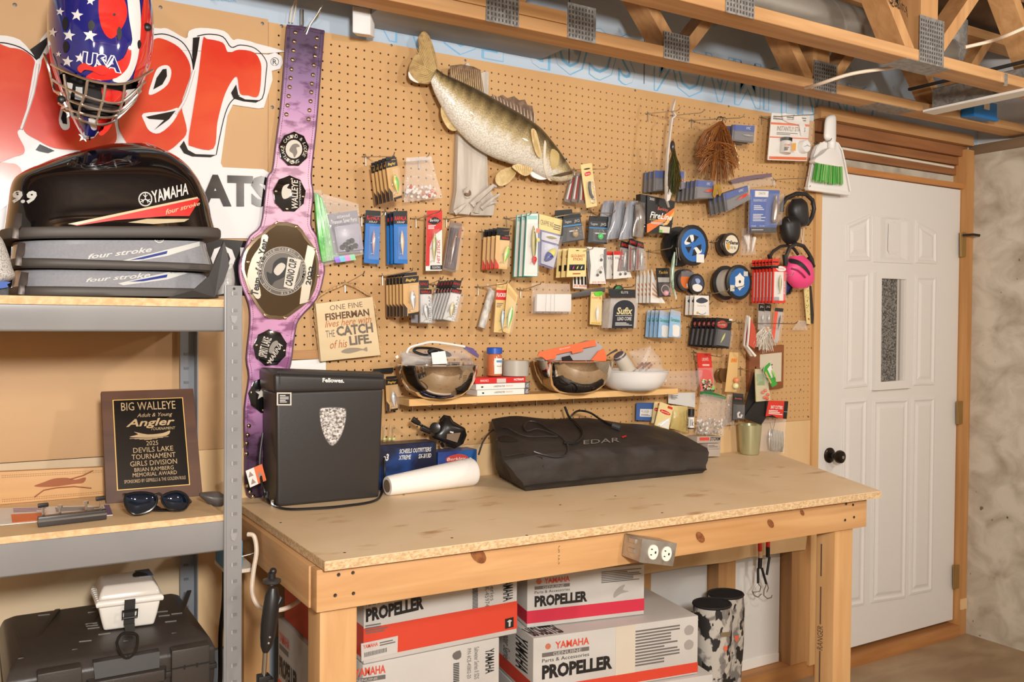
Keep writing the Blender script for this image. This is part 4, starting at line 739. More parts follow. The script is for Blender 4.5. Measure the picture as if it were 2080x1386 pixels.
# ================================================================ WOODEN MOTTO SIGN
ms = thing('motto_sign', 'pale wooden fisherman sign hung by a rope', 'sign', W(710, 736, .03))
q = Qw([(641, 617), (757, 603), (773, 722), (652, 735)], .034); SGN = wood('pale_sign_wood', (228, 206, 166), (214, 188, 144), 'x', 12)
MB().hexa(q.p, [p+V((0, .022, 0)) for p in q.p]).build('board', SGN, ms, bevel=.002)
TGR = flat((112, 100, 88), .7); TBR = flat((96, 66, 46), .7); TOR = flat((176, 96, 48), .7)
txt(q, 'ONE FINE', .23, .06, .80, .15, flat((120, 98, 80), .7), ms, name='motto_text'); txt(q, 'FISHERMAN', .14, .19, .90, .31, TBR, ms, bold=.03, name='motto_text')
txt(q, 'lives here with', .12, .31, .92, .43, TOR, ms, shear=.35, name='motto_text'); txt(q, 'THE', .12, .48, .27, .60, TGR, ms, name='motto_text'); txt(q, 'CATCH', .30, .43, .93, .60, TGR, ms, bold=.04, name='motto_text')
txt(q, 'of his', .17, .66, .46, .80, TOR, ms, shear=.35, name='motto_text'); txt(q, 'LIFE.', .50, .62, .88, .78, TGR, ms, bold=.04, name='motto_text')
q.poly('fish_print', P2([(.34, .87), (.45, .82), (.62, .83), (.72, .86), (.78, .83), (.78, .91), (.70, .88), (.58, .90), (.45, .91)], 3), 0, .0006, flat((150, 136, 118), .7), ms)
ROP = mat('rope', (206, 172, 122), .8, col2=(168, 128, 80), scale=(160, 160, 160))
def rope(px, d, par, r=.0035):
    pts = sm([W(x, y, d) for x, y in px], 10, False); mb = MB()
    for ph in (0, math.pi): mb.tube([p+V((math.cos(i*1.1+ph), 0, math.sin(i*1.1+ph)))*r*.55 for i, p in enumerate(pts)], r*.7, 5)
    return mb.build('rope', ROP, par, smooth=True)
rope([(652, 736), (646, 690), (640, 640), (643, 610), (660, 594), (685, 583), (702, 575)], .020, ms); rope([(702, 575), (720, 582), (745, 597), (757, 606), (766, 650), (774, 722)], .020, ms)
hook(700, 576, 740, 548, 'peg hook that carries the wooden fisherman sign')
tag(slab('wood_strip', [(594, 713), (652, 711), (652, 729), (592, 731)], .014, .012, STUDX), 'short brown wood strip on the board behind the shredder', 'wood strip')
tag(slab('white_panel_edge', [(588, 733), (662, 729), (662, 770), (588, 774)], .012, .008, WHITE), 'white panel edge showing above the shredder', 'panel')
# ================================================================ TACKLE ON THE BOARD
zA = lambda p: zz(p, 3.465, 620, 300); zB = lambda p: zz(p, 3.746, 960, 320); zC = lambda p: zz(p, 4.33, 1280, 200); zD = lambda p: zz(p, 4.33, 1280, 420); zE = lambda p: zz(p, 4.727, 1240, 680)
def pk(name, label, cat, px, d, m, group=None, t=.003, bevel=0):
    q = Qw(px, d); q.n = V((0, -1, 0)); c = q.at(.5, 1); th = thing(name, label, cat, c, group)
    MB().hexa(q.p, [p+V((0, t, 0)) for p in q.p]).build('card', m, th, bevel=bevel); return th, q
def lure(q, a, b, w_, m, par, h=.008, belly=None, hooks=True, name='lure'):
    A_, B_ = q.at(*a, h), q.at(*b, h); n = 9; prof = [.12, .55, .85, 1, .98, .85, .62, .35, .15]
    pts = [A_.lerp(B_, i/(n-1)) for i in range(n)]; o = MB().tube(pts, [w_*p for p in prof], 10).build(name, m, par, smooth=True)
    ax = (B_-A_).normalized(); sd = ax.cross(V((0, -1, 0))).normalized()
    if belly: MB().tube([p+sd*w_*.35*prof[i]+V((0, -w_*.25*prof[i], 0)) for i, p in enumerate(pts)], [w_*p*.72 for p in prof], 8).build('belly', belly, o, smooth=True)
    e = A_.lerp(B_, .14)+V((0, -w_*.55, 0)); MB().ball(e, w_*.22, 6, 5).build('eye', WHITE, o)
    if hooks:
        for s_ in (.5, .95): p = A_.lerp(B_, s_); MB().tube([p, p+sd*w_*1.2, p+sd*w_*1.7+ax*w_*.5, p+sd*w_*1.3+ax*w_*.8], .0006, 4).build('hook', STEEL, o)
    return o
def lines(q, u0, v0, u1, v1, n, m, par, h=.0004, name='small_print'):   # rows of unreadable fine print
    mb = MB()
    for i in range(n):
        v = v0+(v1-v0)*(i+.2)/n; w_ = (v1-v0)/n*.5; e = u1-(u1-u0)*random.choice((0, .05, .2, .35)); mb.prism([q.at(u0, v, h), q.at(e, v, h), q.at(e, v+w_, h), q.at(u0, v+w_, h)], -q.n*.0003)
    return mb.build(name, m, par)
def blister(q, u0, v0, u1, v1, h, par, m=None, t=0., name='blister'):     # shallow vacuum-formed cover
    a = [q.at(*p, t) for p in ((u0, v0), (u1, v0), (u1, v1), (u0, v1))]; i_ = .06
    b = [q.at(u0+(u1-u0)*x, v0+(v1-v0)*y, h) for x, y in ((i_, i_*.6), (1-i_, i_*.6), (1-i_, 1-i_*.6), (i_, 1-i_*.6))]
    return MB().add(a+b, [(4, 5, 6, 7)]+[(i, (i+1) % 4, (i+1) % 4+4, i+4) for i in range(4)]).build(name, m or BLIS, par)
def slot(q, u, v, par, w_=.12, hh=.014): q.poly('hang_hole', P2([(u-w_/2, v), (u-w_/4, v-hh), (u+w_/4, v-hh), (u+w_/2, v), (u+w_/4, v+hh), (u-w_/4, v+hh)], 2), .0, .0005, flat((60, 46, 34), .8), par)
def row_of(src, n, dy, fmt, dx=0., dz=0.):
    out = [src]
    for i in range(1, n): out.append(dup(src, (dx*i, dy*i, dz*i), fmt % (ORD[i] if i < n-1 else 'rearmost')))
    return out
def pillow(px, d, df, m, par, name='bag', rows=7, p=2.2):                # soft bag from a 4-corner pixel quad
    (a, b, c, e) = px; R_ = []
    for i in range(rows):
        t = i/(rows-1); k_ = math.sin(math.pi*min(.06+t*.88, .97))**.7
        R_.append((a[0]+(e[0]-a[0])*t+random.uniform(-1, 1), a[1]+(e[1]-a[1])*t, b[0]+(c[0]-b[0])*t+random.uniform(-1, 1), b[1]+(c[1]-b[1])*t, k_*random.uniform(.8, 1.1)))
    B = Blob(R_, d, df, df*.4, p, 12, 2); o = B.mb.build(name, m, par, smooth=True); return o, B
TAN = flat((206, 164, 106), .5); BLU2 = flat((10, 110, 190), .4); YEL = flat((232, 208, 142), .5); CRD = flat((230, 226, 218), .5); GRY = flat((150, 150, 156), .4); GRN = flat((96, 190, 60), .3); SILV2 = mat('silver_lure', (196, 198, 198), .2, .6); DK = flat((44, 44, 48), .4); ORA = flat((226, 110, 60), .45); GLD = flat((214, 172, 80), .4)
PRT = flat((110, 100, 92), .6); PRW = flat((214, 210, 204), .6)
# --- black and tan lure packs, upper row
def bagley(px, d, label, grp, lm, bm_, tail):
    t, q = pk('lure_pack', label, 'lure pack', px, d, TAN, grp)
    q.rect('header', 0, 0, 1, .17, 0, .001, BLACK, t); txt(q, 'Bagley', .15, .05, .85, .14, GLD, t, h=.0014, shear=.25, bold=.02); q.poly('corner', [(0, .66), (.25, .8), (.25, 1), (0, 1)], 0, .0008, flat((50, 34, 24), .5), t)
    q.rect('footer', .3, .94, 1, 1, 0, .001, BLACK, t); q.rect('header_tab', .1, -.10, .9, -.02, -.003, 0, BLACK, t); lure(q, (.52, .36), (.62, .86), .0085, lm, t, belly=bm_); blister(q, .25, .2, .98, .93, .016, t)
    return t
b1 = bagley(zA([(565, 97), (643, 82), (680, 352), (600, 378)]), .15, 'tan lure pack with a green lure, front of the row above the blue packs', 'tan lure packs above the blue packs', GRN, flat((232, 200, 80), .3), 0)
row_of(b1, 5, .027, 'tan black-topped lure pack, %s in the row above the blue packs')
hook(742, 320, 802, 311, 'peg hook through the upper row of tan lure packs')
b2 = bagley(zA([(688, 912), (797, 902), (798, 1172), (692, 1192)]), .15, 'tan lure pack with a silver lure, front of the row beside the wooden sign', 'tan lure packs beside the wooden sign', SILV2, flat((226, 226, 224), .3), 0)
row_of(b2, 6, .024, 'tan black-topped lure pack, %s in the row beside the wooden sign')
hook(776, 562, 838, 546, 'peg hook through the lower row of tan lure packs')
b3 = bagley([(783, 772), (808, 770), (808, 833), (786, 837)], .05, 'tan lure pack with a silver lure half hidden behind the shredder', 'tan lure packs near the shredder', SILV2, flat((226, 226, 224), .3), 0)
tag(slab('pack_header', [(758, 750), (799, 747), (799, 757), (760, 759)], .03, .003, BLACK), 'black card header above the pack behind the shredder', 'card')
# --- bag of white beads
t = thing('bead_bag', 'clear zip bag of white beads hanging near the driftwood', 'bag', W(858, 410, .04)); pillow(zA([(708, 70), (886, 58), (965, 352), (690, 388)]), .055, .012, BAGF, t)
q = Qw(zA([(708, 70), (886, 58), (965, 352), (690, 388)]), .055); q.rect('zip_strip', 0, .02, 1, .09, 0, .002, HAZE, t)
for i in range(46): u = random.uniform(.08, .82); v = random.uniform(.70, .97)-abs(u-.5)*.12; MB().ball(q.at(u, v, random.uniform(-.004, .010)), .0052, 7, 5).build('bead', flat((232, 222, 214), .4) if i % 6 else flat((206, 120, 100), .4), t, smooth=True)
hook(850, 325, 872, 312, 'peg hook that carries the bag of white beads')
# --- green strips and parts bag
t = thing('green_worm_bag', 'bag of long bright green soft lures beside the belt', 'lure bag', W(665, 540, .03))
for i in range(7):
    x = 641+i*3.2; MB().tube([W(641+i*2, 392+i*2, .03+.003*(i % 3)), W(645+i*3, 440, .036), W(650+i*4.2, 490, .036+.002*(i % 2)), W(657+i*5, 532-i, .03)], [.004, .006, .006, .005], 7).build('strip', mat('green_soft', (62, 176, 62), .25, col2=(120, 214, 100), scale=(30, 30, 30)), t, smooth=True)
pillow([(636, 386), (652, 386), (690, 532), (656, 540)], .04, .012, CLEAR, t)
t, q = pk('parts_bag', 'purple-grey card of black transom parts in a clear bag', 'parts bag', zA([(160, 470), (365, 440), (408, 730), (205, 752)]), .045, flat((112, 106, 124), .5))
txt(q, 'attwood', .28, .05, .72, .13, PRW, t); txt(q, 'Transom Saver Parts', .06, .16, .94, .26, PRW, t, bold=.02); q.rect('tray', .1, .32, .97, .96, 0, .012, flat((156, 152, 170), .25), t, bevel=.002)
for u, v in ((.25, .85), (.36, .8), (.48, .74), (.6, .72), (.55, .88), (.42, .9), (.7, .85)): MB().lathe(q.at(u, v, .012), (0, -1, 0), [(.008, 0), (.008, .004), (.004, .004)], 10).build('rubber_part', DK, t, smooth=True)
blister(q, .08, .3, .99, .98, .02, t); pillow(zA([(108, 322), (375, 398), (412, 752), (150, 800)]), .05, .014, BAGF, t, 'outer_bag')
q2 = Qw(zA([(200, 770), (345, 750), (358, 790), (215, 812)]), .05); 
for i, c in enumerate(((150, 120, 220), (120, 200, 220), (220, 150, 210), (150, 220, 180))): q2.rect('foil_strip', i/4, 0, (i+1)/4, 1, 0, .001, flat(c, .2, metal=.6), t)
# --- blue lure packs
def blue_pack(px, d, label, grp, lm, bl_):
    t, q = pk('lure_pack', label, 'lure pack', px, d, BLU2, grp); q.rect('header', 0, 0, 1, .25, 0, .0008, BLACK, t); txt(q, 'RAPALA', .07, .10, .93, .18, RED, t, h=.0012, bold=.03); txt(q, 'XRAP', .2, .195, .8, .235, PRW, t, h=.0012); slot(q, .5, .03, t, .2)
    lure(q, (.52, .38), (.55, .84), .0055, lm, t, belly=bl_); blister(q, .12, .28, .9, .95, .014, t); return t
blue_pack(zA([(428, 440), (531, 446), (520, 822), (413, 810)]), .05, 'single blue lure pack with a pink-backed silver minnow', None, SILV2, flat((214, 150, 150), .3))
r3 = blue_pack(zA([(622, 447), (717, 445), (721, 818), (627, 815)]), .09, 'front blue lure pack with an orange minnow right of the single one', 'blue lure packs hung together', flat((224, 160, 100), .3), flat((232, 214, 180), .3))
row_of(r3, 3, .026, 'blue lure pack, %s of the three hung together')
hook(734, 442, 780, 433, 'peg hook through the single blue lure pack'); hook(782, 432, 808, 425, 'peg hook through the three blue lure packs')
t, q = pk('lure_pack', 'tall red and white lure pack with an olive minnow', 'lure pack', zA([(856, 444), (963, 440), (962, 866), (848, 868)]), .07, CRD)
q.poly('red_print', [(0, 0), (1, 0), (1, .32), (.45, .42), (.1, .7), (0, .85)], 0, .0006, RED, t); q.rect('red_print', 0, .6, .22, .92, 0, .0005, RED, t); q.poly('logo', P2([(.12, .17), (.5, .11), (.88, .16), (.88, .19), (.5, .235), (.12, .20)], 3), 0, .001, BLACK, t); txt(q, 'Berkley', .2, .14, .8, .2, WHITE, t, h=.0014, shear=.2)
lines(q, .1, .24, .7, .31, 3, WHITE, t, h=.0009); lure(q, (.46, .37), (.44, .86), .007, flat((120, 124, 60), .3), t, belly=flat((206, 196, 120), .3)); txt(q, 'HIT STICK', .68, .48, .88, .88, RED, t, rot=-90, bold=.03, shear=.2); q.rect('footer', .28, .91, 1, .98, 0, .0008, BLACK, t); txt(q, 'FLOATING', .4, .925, .9, .965, WHITE, t, h=.0012); blister(q, .2, .3, .7, .9, .018, t)
hook(844, 446, 896, 425, 'peg hook through the tall red and white lure pack')
t, q = pk('lure_pack', 'clear pack with a dark purple lure right of the red one', 'lure pack', zA([(1022, 520), (1104, 538), (1056, 880), (968, 862)]), .075, flat((130, 112, 100), .4))
q.rect('insert', .08, .12, .92, .94, 0, .006, mat('dark_insert', (60, 48, 58), .3, col2=(110, 90, 84), scale=(60, 60, 20)), t); lure(q, (.5, .2), (.42, .88), .007, flat((46, 36, 60), .3), t, h=.012, belly=flat((160, 120, 90), .3)); q.rect('print', .74, .08, .96, .3, .006, .0068, flat((150, 80, 40), .5), t); blister(q, 0, .05, 1, 1, .024, t)
hook(906, 446, 956, 433, 'peg hook through the dark purple lure pack')
# --- crank baits below
def crank(px, d, label, grp, lm, bm_):
    t, q = pk('lure_box', label, 'lure box', px, d, flat((190, 188, 186), .4), grp, t=.004); q.rect('header', 0, 0, 1, .14, 0, .0008, BLACK, t); txt(q, 'RAPALA', .12, .04, .9, .11, RED, t, h=.0012, bold=.02); q.rect('back_card', .05, .16, .95, .97, 0, .0006, flat((214, 212, 208), .4), t)
    txt(q, 'SHAD RAP', .72, .2, .93, .95, flat((90, 90, 92), .5), t, rot=-90, h=.001); lure(q, (.3, .42), (.5, .9), .0085, lm, t, h=.012, belly=bm_); MB().hexa([q.at(*p, 0) for p in ((0, .14), (1, .14), (1, 1), (0, 1))], [q.at(*p, .022) for p in ((0, .14), (1, .14), (1, 1), (0, 1))]).build('clear_box', BLIS, t); q.rect('hang_tab', -.02, -.27, .8, -.03, -.003, -.001, flat((34, 30, 30), .5), t); txt(q, 'RAPALA', .05, -.2, .7, -.12, RED, t, h=-.0002)
    return t
crank(zA([(806, 998), (888, 998), (893, 1238), (808, 1235)]), .10, 'clear lure box with a grey shad next to the tan packs', 'clear lure boxes below the red pack', flat((120, 116, 112), .3), flat((224, 222, 218), .3))
tag(slab('lure_pack', zA([(745, 1170), (806, 1180), (806, 1235), (748, 1232)]), .06, .004, GRY), 'grey pack edge peeking out left of the shad box', 'lure pack')
r4 = crank(zA([(1032, 988), (1102, 1002), (1050, 1228), (966, 1208)]), .16, 'front clear lure box with a gold perch in the tilted row', 'clear lure boxes below the red pack', flat((150, 136, 96), .3), flat((222, 208, 160), .3))
row_of(r4, 6, .020, 'clear red-topped lure box, %s in the tilted row below the red pack')
hook(868, 578, 900, 563, 'peg hook through the shad box'); hook(882, 580, 940, 566, 'peg hook through the tilted row of clear lure boxes')
# --- yellow lure packs
t, q = pk('lure_pack', 'front tan pack with a green tiger lure in the short row', 'lure pack', zB([(180, 592), (284, 600), (262, 850), (168, 845)]), .12, flat((222, 180, 120), .5), 'tan lure packs in the short row')
q.rect('header', .28, 0, 1, .13, 0, .001, BLACK, t); txt(q, 'RAPALA', .42, .03, .9, .1, RED, t, h=.0014, bold=.02); q.poly('red_corner', [(0, .7), (.3, .9), (.3, 1), (0, 1)], 0, .0008, RED, t); lure(q, (.84, .28), (.62, .84), .0085, flat((110, 200, 50), .3), t, belly=flat((226, 216, 120), .3)); q.rect('hang_tab', .05, -.24, .95, -.02, -.003, -.001, BLACK, t); blister(q, .05, .14, .98, .98, .018, t)
row_of(t, 4, .026, 'tan black-topped pack, %s in the short row left of the teal packs')
hook(978, 472, 1038, 463, 'peg hook through the short row of tan packs')
# --- teal edged packs
t, q = pk('lure_pack', 'front teal-edged white pack with an olive and red lure', 'lure pack', zB([(412, 424), (500, 424), (496, 908), (386, 905)]), .13, flat((70, 160, 150), .4), 'teal-edged white lure packs')
q.rect('white_panel', .04, .01, .96, .99, 0, .0006, CRD, t); q.rect('teal_logo', .1, .04, .9, .1, 0, .001, flat((150, 200, 196), .5), t); lure(q, (.5, .2), (.62, .8), .009, flat((104, 104, 48), .3), t, belly=flat((186, 170, 100), .3)); lure(q, (.6, .66), (.62, .82), .008, RED, t, h=.010, hooks=False, name='lure_tail'); q.rect('price_sticker', .82, .24, 1.1, .31, .0006, .0016, ORA, t); MB().lathe(q.at(.98, .42, .002), (0, -1, 0), [(.006, 0), (.006, .001)], 12).build('round_sticker', flat((226, 210, 80), .5), t); blister(q, .1, .16, .95, .97, .016, t); slot(q, .5, .03, t, .25)
row_of(t, 3, .030, 'teal-edged white lure pack, %s of three')
hook(1028, 445, 1080, 432, 'peg hook through the teal-edged packs')
t, q = pk('float_pack', 'yellow header pack holding a yellow and blue float', 'float pack', zB([(505, 430), (697, 478), (606, 852), (500, 815)]), .10, flat((126, 124, 160), .4))
q.rect('header', 0, 0, 1, .3, 0, .001, YEL, t); txt(q, 'CRAPPIE RIG', .06, .1, .6, .2, PRT, t, h=.0014, rot=0); lines(q, .62, .12, .92, .24, 3, PRT, t, h=.0014); q.rect('tray', .1, .34, .96, .5, 0, .006, flat((206, 206, 214), .3), t, bevel=.001); q.rect('tray', .1, .54, .98, .97, 0, .008, flat((190, 190, 206), .3), t, bevel=.001)
A_, B_ = q.at(.8, .62, .012), q.at(.3, .9, .012); MB().tube([A_.lerp(B_, i/6) for i in range(4)], [.004, .010, .013, .014], 12).build('float_top', flat((226, 214, 110), .35), t, smooth=True); MB().tube([A_.lerp(B_, i/6) for i in range(3, 7)], [.014, .013, .010, .004], 12).build('float_bottom', flat((58, 70, 140), .35), t, smooth=True); lure(q, (.3, .42), (.8, .4), .004, flat((160, 150, 70), .3), t, h=.010); blister(q, .05, .32, 1, 1, .024, t)
hook(1090, 447, 1208, 425, 'long peg hook through the yellow float pack')
# --- black jig packs
def jigpack(px, d, label, grp, c1, c2):
    t, q = pk('jig_pack', label, 'jig pack', px, d, flat((40, 42, 46), .4), grp); q.rect('header', -.01, -.22, 1.01, 0, -.002, .001, BLACK, t); slot(q, .5, -.1, t, .4, .03); q.rect('blue_line', .02, .28, .98, .34, 0, .0008, flat((60, 130, 180), .4), t); txt(q, 'Tungsten', .08, .08, .45, .22, PRW, t, h=.001); txt(q, 'JIG', .6, .08, .9, .22, PRW, t, h=.001)
    MB().ball(q.at(.58, .68, .008), .011, 10, 7, (1, .7, 1)).build('jig_head', flat(c1, .25), t, smooth=True); MB().tube([q.at(.58, .6, .008), q.at(.5, .42, .008), q.at(.65, .38, .008), q.at(.75, .5, .008)], .001, 5).build('hook', flat(c2, .3, metal=.7), t, smooth=True); lines(q, .35, .5, .95, .6, 1, PRW, t, h=.001); blister(q, .05, .36, .95, .97, .018, t); return t
t = jigpack(zB([(690, 468), (822, 455), (848, 628), (672, 656)]), .11, 'front black jig pack with a brass jig beside the float pack', 'black jig packs', (170, 140, 90), (200, 170, 110)); dup(t, (-.012, .03, .012), 'rear black jig pack tucked behind the brass jig pack')
jigpack(zB([(887, 482), (1030, 488), (1022, 660), (873, 650)]), .07, 'black jig pack with a bright green jig', 'black jig packs', (40, 200, 80), (190, 190, 180)); hook(1200, 433, 1250, 428, 'peg hook through the green jig pack')
# --- grey soft bait bags
t = thing('bait_bag', 'front silver soft bait bag right of the green jig pack', 'bait bag', W(1285, 485, .12), 'clear grey bait bags')
pillow(zB([(1240, 340), (1312, 345), (1300, 615), (1215, 600)]), .14, .012, mat('silver_bag', (170, 164, 158), .18, .5, col2=(110, 104, 100), scale=(40, 40, 14), bump=.3), t)
t = thing('bait_bag', 'second clear grey bait bag behind the silver one', 'bait bag', W(1260, 485, .1), 'clear grey bait bags'); pillow(zB([(1180, 335), (1262, 330), (1225, 615), (1110, 628)]), .115, .010, mat('grey_bag', (168, 172, 180), .15, .1, col2=(128, 130, 138), scale=(50, 50, 10), bump=.3), t)
for i, lab in enumerate(('third', 'rearmost')): dup(t, (-.028*(i+1), .03*(i+1), .002*(i+1)), '%s clear grey bait bag in the row behind the silver one' % lab)
hook(1240, 432, 1300, 410, 'peg hook through the grey bait bags')
# --- tool card by the fish mouth
t, q = pk('tool_card', 'cream tool card with a hook remover by the mouth of the fish', 'tool card', zB([(822, 54), (908, 40), (950, 370), (868, 386)]), .12, flat((226, 202, 140), .5), bevel=.003, t=.004)
slot(q, .5, .12, t, .6, .016); q.poly('logo', P2([(.3, .2), (.7, .19), (.78, .235), (.7, .27), (.3, .28), (.22, .24)], 3), 0, .0008, RED, t); txt(q, 'Berkley', .3, .215, .7, .26, WHITE, t, h=.0012); txt(q, 'FISHING GEAR', .78, .42, .92, .9, flat((176, 90, 60), .5), t, rot=-90)
MB().tube([q.at(.5, .42, .006), q.at(.38, .55, .008), q.at(.4, .7, .008), q.at(.55, .8, .008)], .0045, 8).build('tool', DK, t, smooth=True); MB().tube([q.at(.6+.14*math.cos(a), .87+.05*math.sin(a), .004) for a in [2*math.pi*i/14 for i in range(14)]], .001, 4, True).build('ring', STEEL, t)
blister(q, .15, .36, .75, .93, .016, t)
t, q = pk('leader_pack', 'front clear leader pack fanned behind the cream tool card', 'leader pack', zB([(826, 120), (862, 130), (856, 350), (806, 345)]), .09, flat((140, 130, 124), .4), 'clear leader packs'); q.rect('strip', .2, .1, .4, .9, 0, .001, CRD, t); q.rect('strip', .55, .1, .7, .9, 0, .001, RED, t)
for i, lab in enumerate(('second', 'rearmost')): dup(t, (-.016*(i+1), .018*(i+1), .004), '%s clear leader pack fanned behind the cream tool card' % lab, rot=(0, .10*(i+1), 0))
hook(1165, 346, 1235, 337, 'peg hook through the cream tool card')
# --- glow stick packs and jig bags
t, q = pk('glow_pack', 'front yellow glow stick pack of the three', 'glow sticks', zB([(730, 690), (866, 692), (862, 906), (716, 910)]), .12, YEL, 'yellow glow stick packs'); txt(q, 'GLO-SHOT', .15, .22, .92, .32, flat((176, 60, 30), .5), t, bold=.02); txt(q, 'STICKS', .28, .34, .8, .43, flat((176, 60, 30), .5), t, bold=.02); q.rect('window', .1, .57, .92, .78, 0, .001, BLACK, t)
for i, c in enumerate(((220, 60, 160), (230, 220, 90), (210, 240, 200))): lure(q, (.24+.22*i, .74), (.32+.22*i, .62), .0022, flat(c, .3), t, h=.004, hooks=False, name='stick')
slot(q, .5, .08, t, .2); lines(q, .3, .86, .8, .94, 1, flat((176, 60, 30), .5), t); row_of(t, 3, .030, 'yellow glow stick pack, %s of the three')
hook(1142, 518, 1205, 502, 'peg hook through the yellow glow stick packs')
t, q = pk('jig_bag', 'white and black bag of round jigs beside the glow sticks', 'jig bag', zB([(862, 680), (1020, 690), (1015, 962), (890, 962)]), .10, CRD)
q.poly('black_side', [(0, 0), (.14, .05), (.16, .5), (.02, .95), (0, 1)], 0, .0006, BLACK, t); q.poly('black_side', [(1, 0), (.86, .05), (.84, .5), (.98, .95), (1, 1)], 0, .0006, BLACK, t); txt(q, 'JIG BOSS', .15, .93, .95, .99, ORA, t, bold=.03)
for u, v in ((.68, .34), (.62, .68), (.45, .76)): MB().ball(q.at(u, v, .006), .0048, 8, 6).build('jig_ball', DK, t, smooth=True); MB().tube([q.at(u, v, .006), q.at(u-.02, v-.14, .006), q.at(u+.08, v-.16, .006), q.at(u+.1, v-.08, .006)], .0008, 4).build('hook', STEEL, t)
pillow(zB([(862, 680), (1020, 690), (1015, 962), (890, 962)]), .105, .010, CLEAR, t)
t, q = pk('jig_bag', 'black striped bag with orange lettering behind the glow sticks', 'jig bag', zB([(768, 872), (872, 880), (868, 1000), (765, 995)]), .06, CRD)
for i in range(4): q.poly('stripe', [(.02+.26*i, 0), (.14+.26*i, 0), (.2+.26*i, .75), (.06+.26*i, .75)], 0, .0006, BLACK, t)
txt(q, 'JIG BOSS', .02, .78, .98, .95, ORA, t, bold=.03)
t, q = pk('hook_pack', 'front white hook pack with two dark jigs', 'hook pack', zB([(1075, 712), (1140, 715), (1212, 912), (1072, 925)]), .09, CRD, 'white hook packs'); q.rect('header', .0, 0, 1, .14, 0, .0006, RED, t); txt(q, 'WALLEYE', .1, .2, .9, .3, DK, t)
for u in (.35, .65): MB().ball(q.at(u, .85, .005), .0045, 8, 6).build('jig_ball', DK, t, smooth=True); MB().tube([q.at(u, .85, .005), q.at(u-.05, .5, .005), q.at(u+.1, .45, .005)], .0008, 4).build('hook', STEEL, t)
blister(q, .05, .3, .95, .97, .012, t); dup(t, (-.012, .025, .0), 'rear white hook pack behind the one with two dark jigs')
for i, (px, lab) in enumerate(((zB([(1250, 678), (1300, 690), (1312, 860), (1240, 860)]), 'clear spoon pack with a red and black top, rightmost of the fan'), (zB([(1190, 660), (1250, 680), (1262, 862), (1182, 865)]), 'clear spoon pack in the middle of the fan'), (zB([(1125, 680), (1185, 690), (1190, 860), (1100, 868)]), 'clear spoon pack, leftmost of the fan'))):
    t, q = pk('spoon_pack', lab, 'lure pack', px, .13-.02*i, flat((150, 140, 134), .4), 'clear spoon packs in a fan'); q.rect('header', -.05, -.24, 1, .02, 0, .003, BLACK, t); txt(q, 'RAPALA', .05, -.16, .9, -.04, RED, t, h=.0036, bold=.02)
    lure(q, (.5, .2), (.45, .85), .005, SILV2, t, h=.008, belly=flat((214, 210, 204), .2)); q.rect('strip', .1, .1, .25, .95, 0, .001, flat((150, 60, 50), .4), t); blister(q, 0, .05, 1, 1, .014, t)
hook(1238, 520, 1302, 488, 'peg hook through the fan of clear spoon packs')
# --- lower middle row
t = thing('foam_tube', 'white speckled rolled tube hung in the lower middle row', 'tube', W(980, 668, .05)); a, b = zB([(148, 1015), (66, 1298)]); MB().tube([W(*a, .06), W((a[0]+b[0])/2, (a[1]+b[1])/2, .06), W(*b, .06)], .0125, 14).build('roll', mat('speckled_roll', (228, 222, 214), .5, col2=(170, 168, 160), scale=(70, 70, 40)), t, smooth=True); MB().tube([W(*zB([(110, 965)])[0], .055), W(*a, .06)], .004, 6).build('neck', HAZE, t, smooth=True)
hook(970, 584, 1030, 572, 'peg hook through the white rolled tube')
t, q = pk('lure_pack', 'tan pack with a red header and a blue-backed lure', 'lure pack', zB([(185, 955), (268, 958), (240, 1335), (162, 1330)]), .10, flat((222, 190, 126), .5)); q.rect('header', -.02, .14, 1.02, .34, 0, .001, RED, t); txt(q, 'FLICKER', .02, .2, .98, .28, WHITE, t, h=.0014, bold=.03); lines(q, .1, .4, .7, .5, 3, PRT, t); lure(q, (.62, .52), (.72, .96), .0075, flat((60, 110, 140), .25), t, belly=flat((206, 214, 210), .3))
t, q = pk('lure_pack', 'tan pack with a green striped lure leaning right', 'lure pack', zB([(268, 950), (345, 1050), (280, 1345), (232, 1325)]), .115, flat((222, 190, 126), .5)); lure(q, (.55, .38), (.45, .9), .0075, flat((90, 190, 60), .25), t, belly=flat((232, 236, 200), .3)); q.rect('header', .1, .08, .9, .2, 0, .001, flat((206, 170, 110), .5), t); blister(q, 0, .22, 1, 1, .016, t)
hook(1012, 580, 1036, 572, 'peg hook through the two red-header lure packs')
t = thing('box_bag', 'clear bag of small white boxes', 'bag', W(1120, 635, .05)); qb = Qw(zB([(465, 1035), (742, 1035), (740, 1180), (460, 1178)]), .045)
for i, (u0, u1) in enumerate(((.03, .27), (.28, .40), (.41, .50), (.51, .97))): qb.rect('white_box', u0, .04, u1, .96, 0, .014, flat((226, 222, 216), .5), t, bevel=.001)
pillow(zB([(448, 955), (742, 965), (746, 1190), (452, 1188)]), .058, .012, CLEAR, t); hook(1056, 590, 1100, 574, 'peg hook through the bag of white boxes')
tag(slab('soft_bait_strip', zB([(745, 1040), (860, 1010), (1012, 988), (1010, 1022), (880, 1052), (752, 1068)]), .05, .006, flat((86, 84, 84), .4), bevel=.002), 'dark grey rubbery strip lying across a peg hook', 'soft bait')
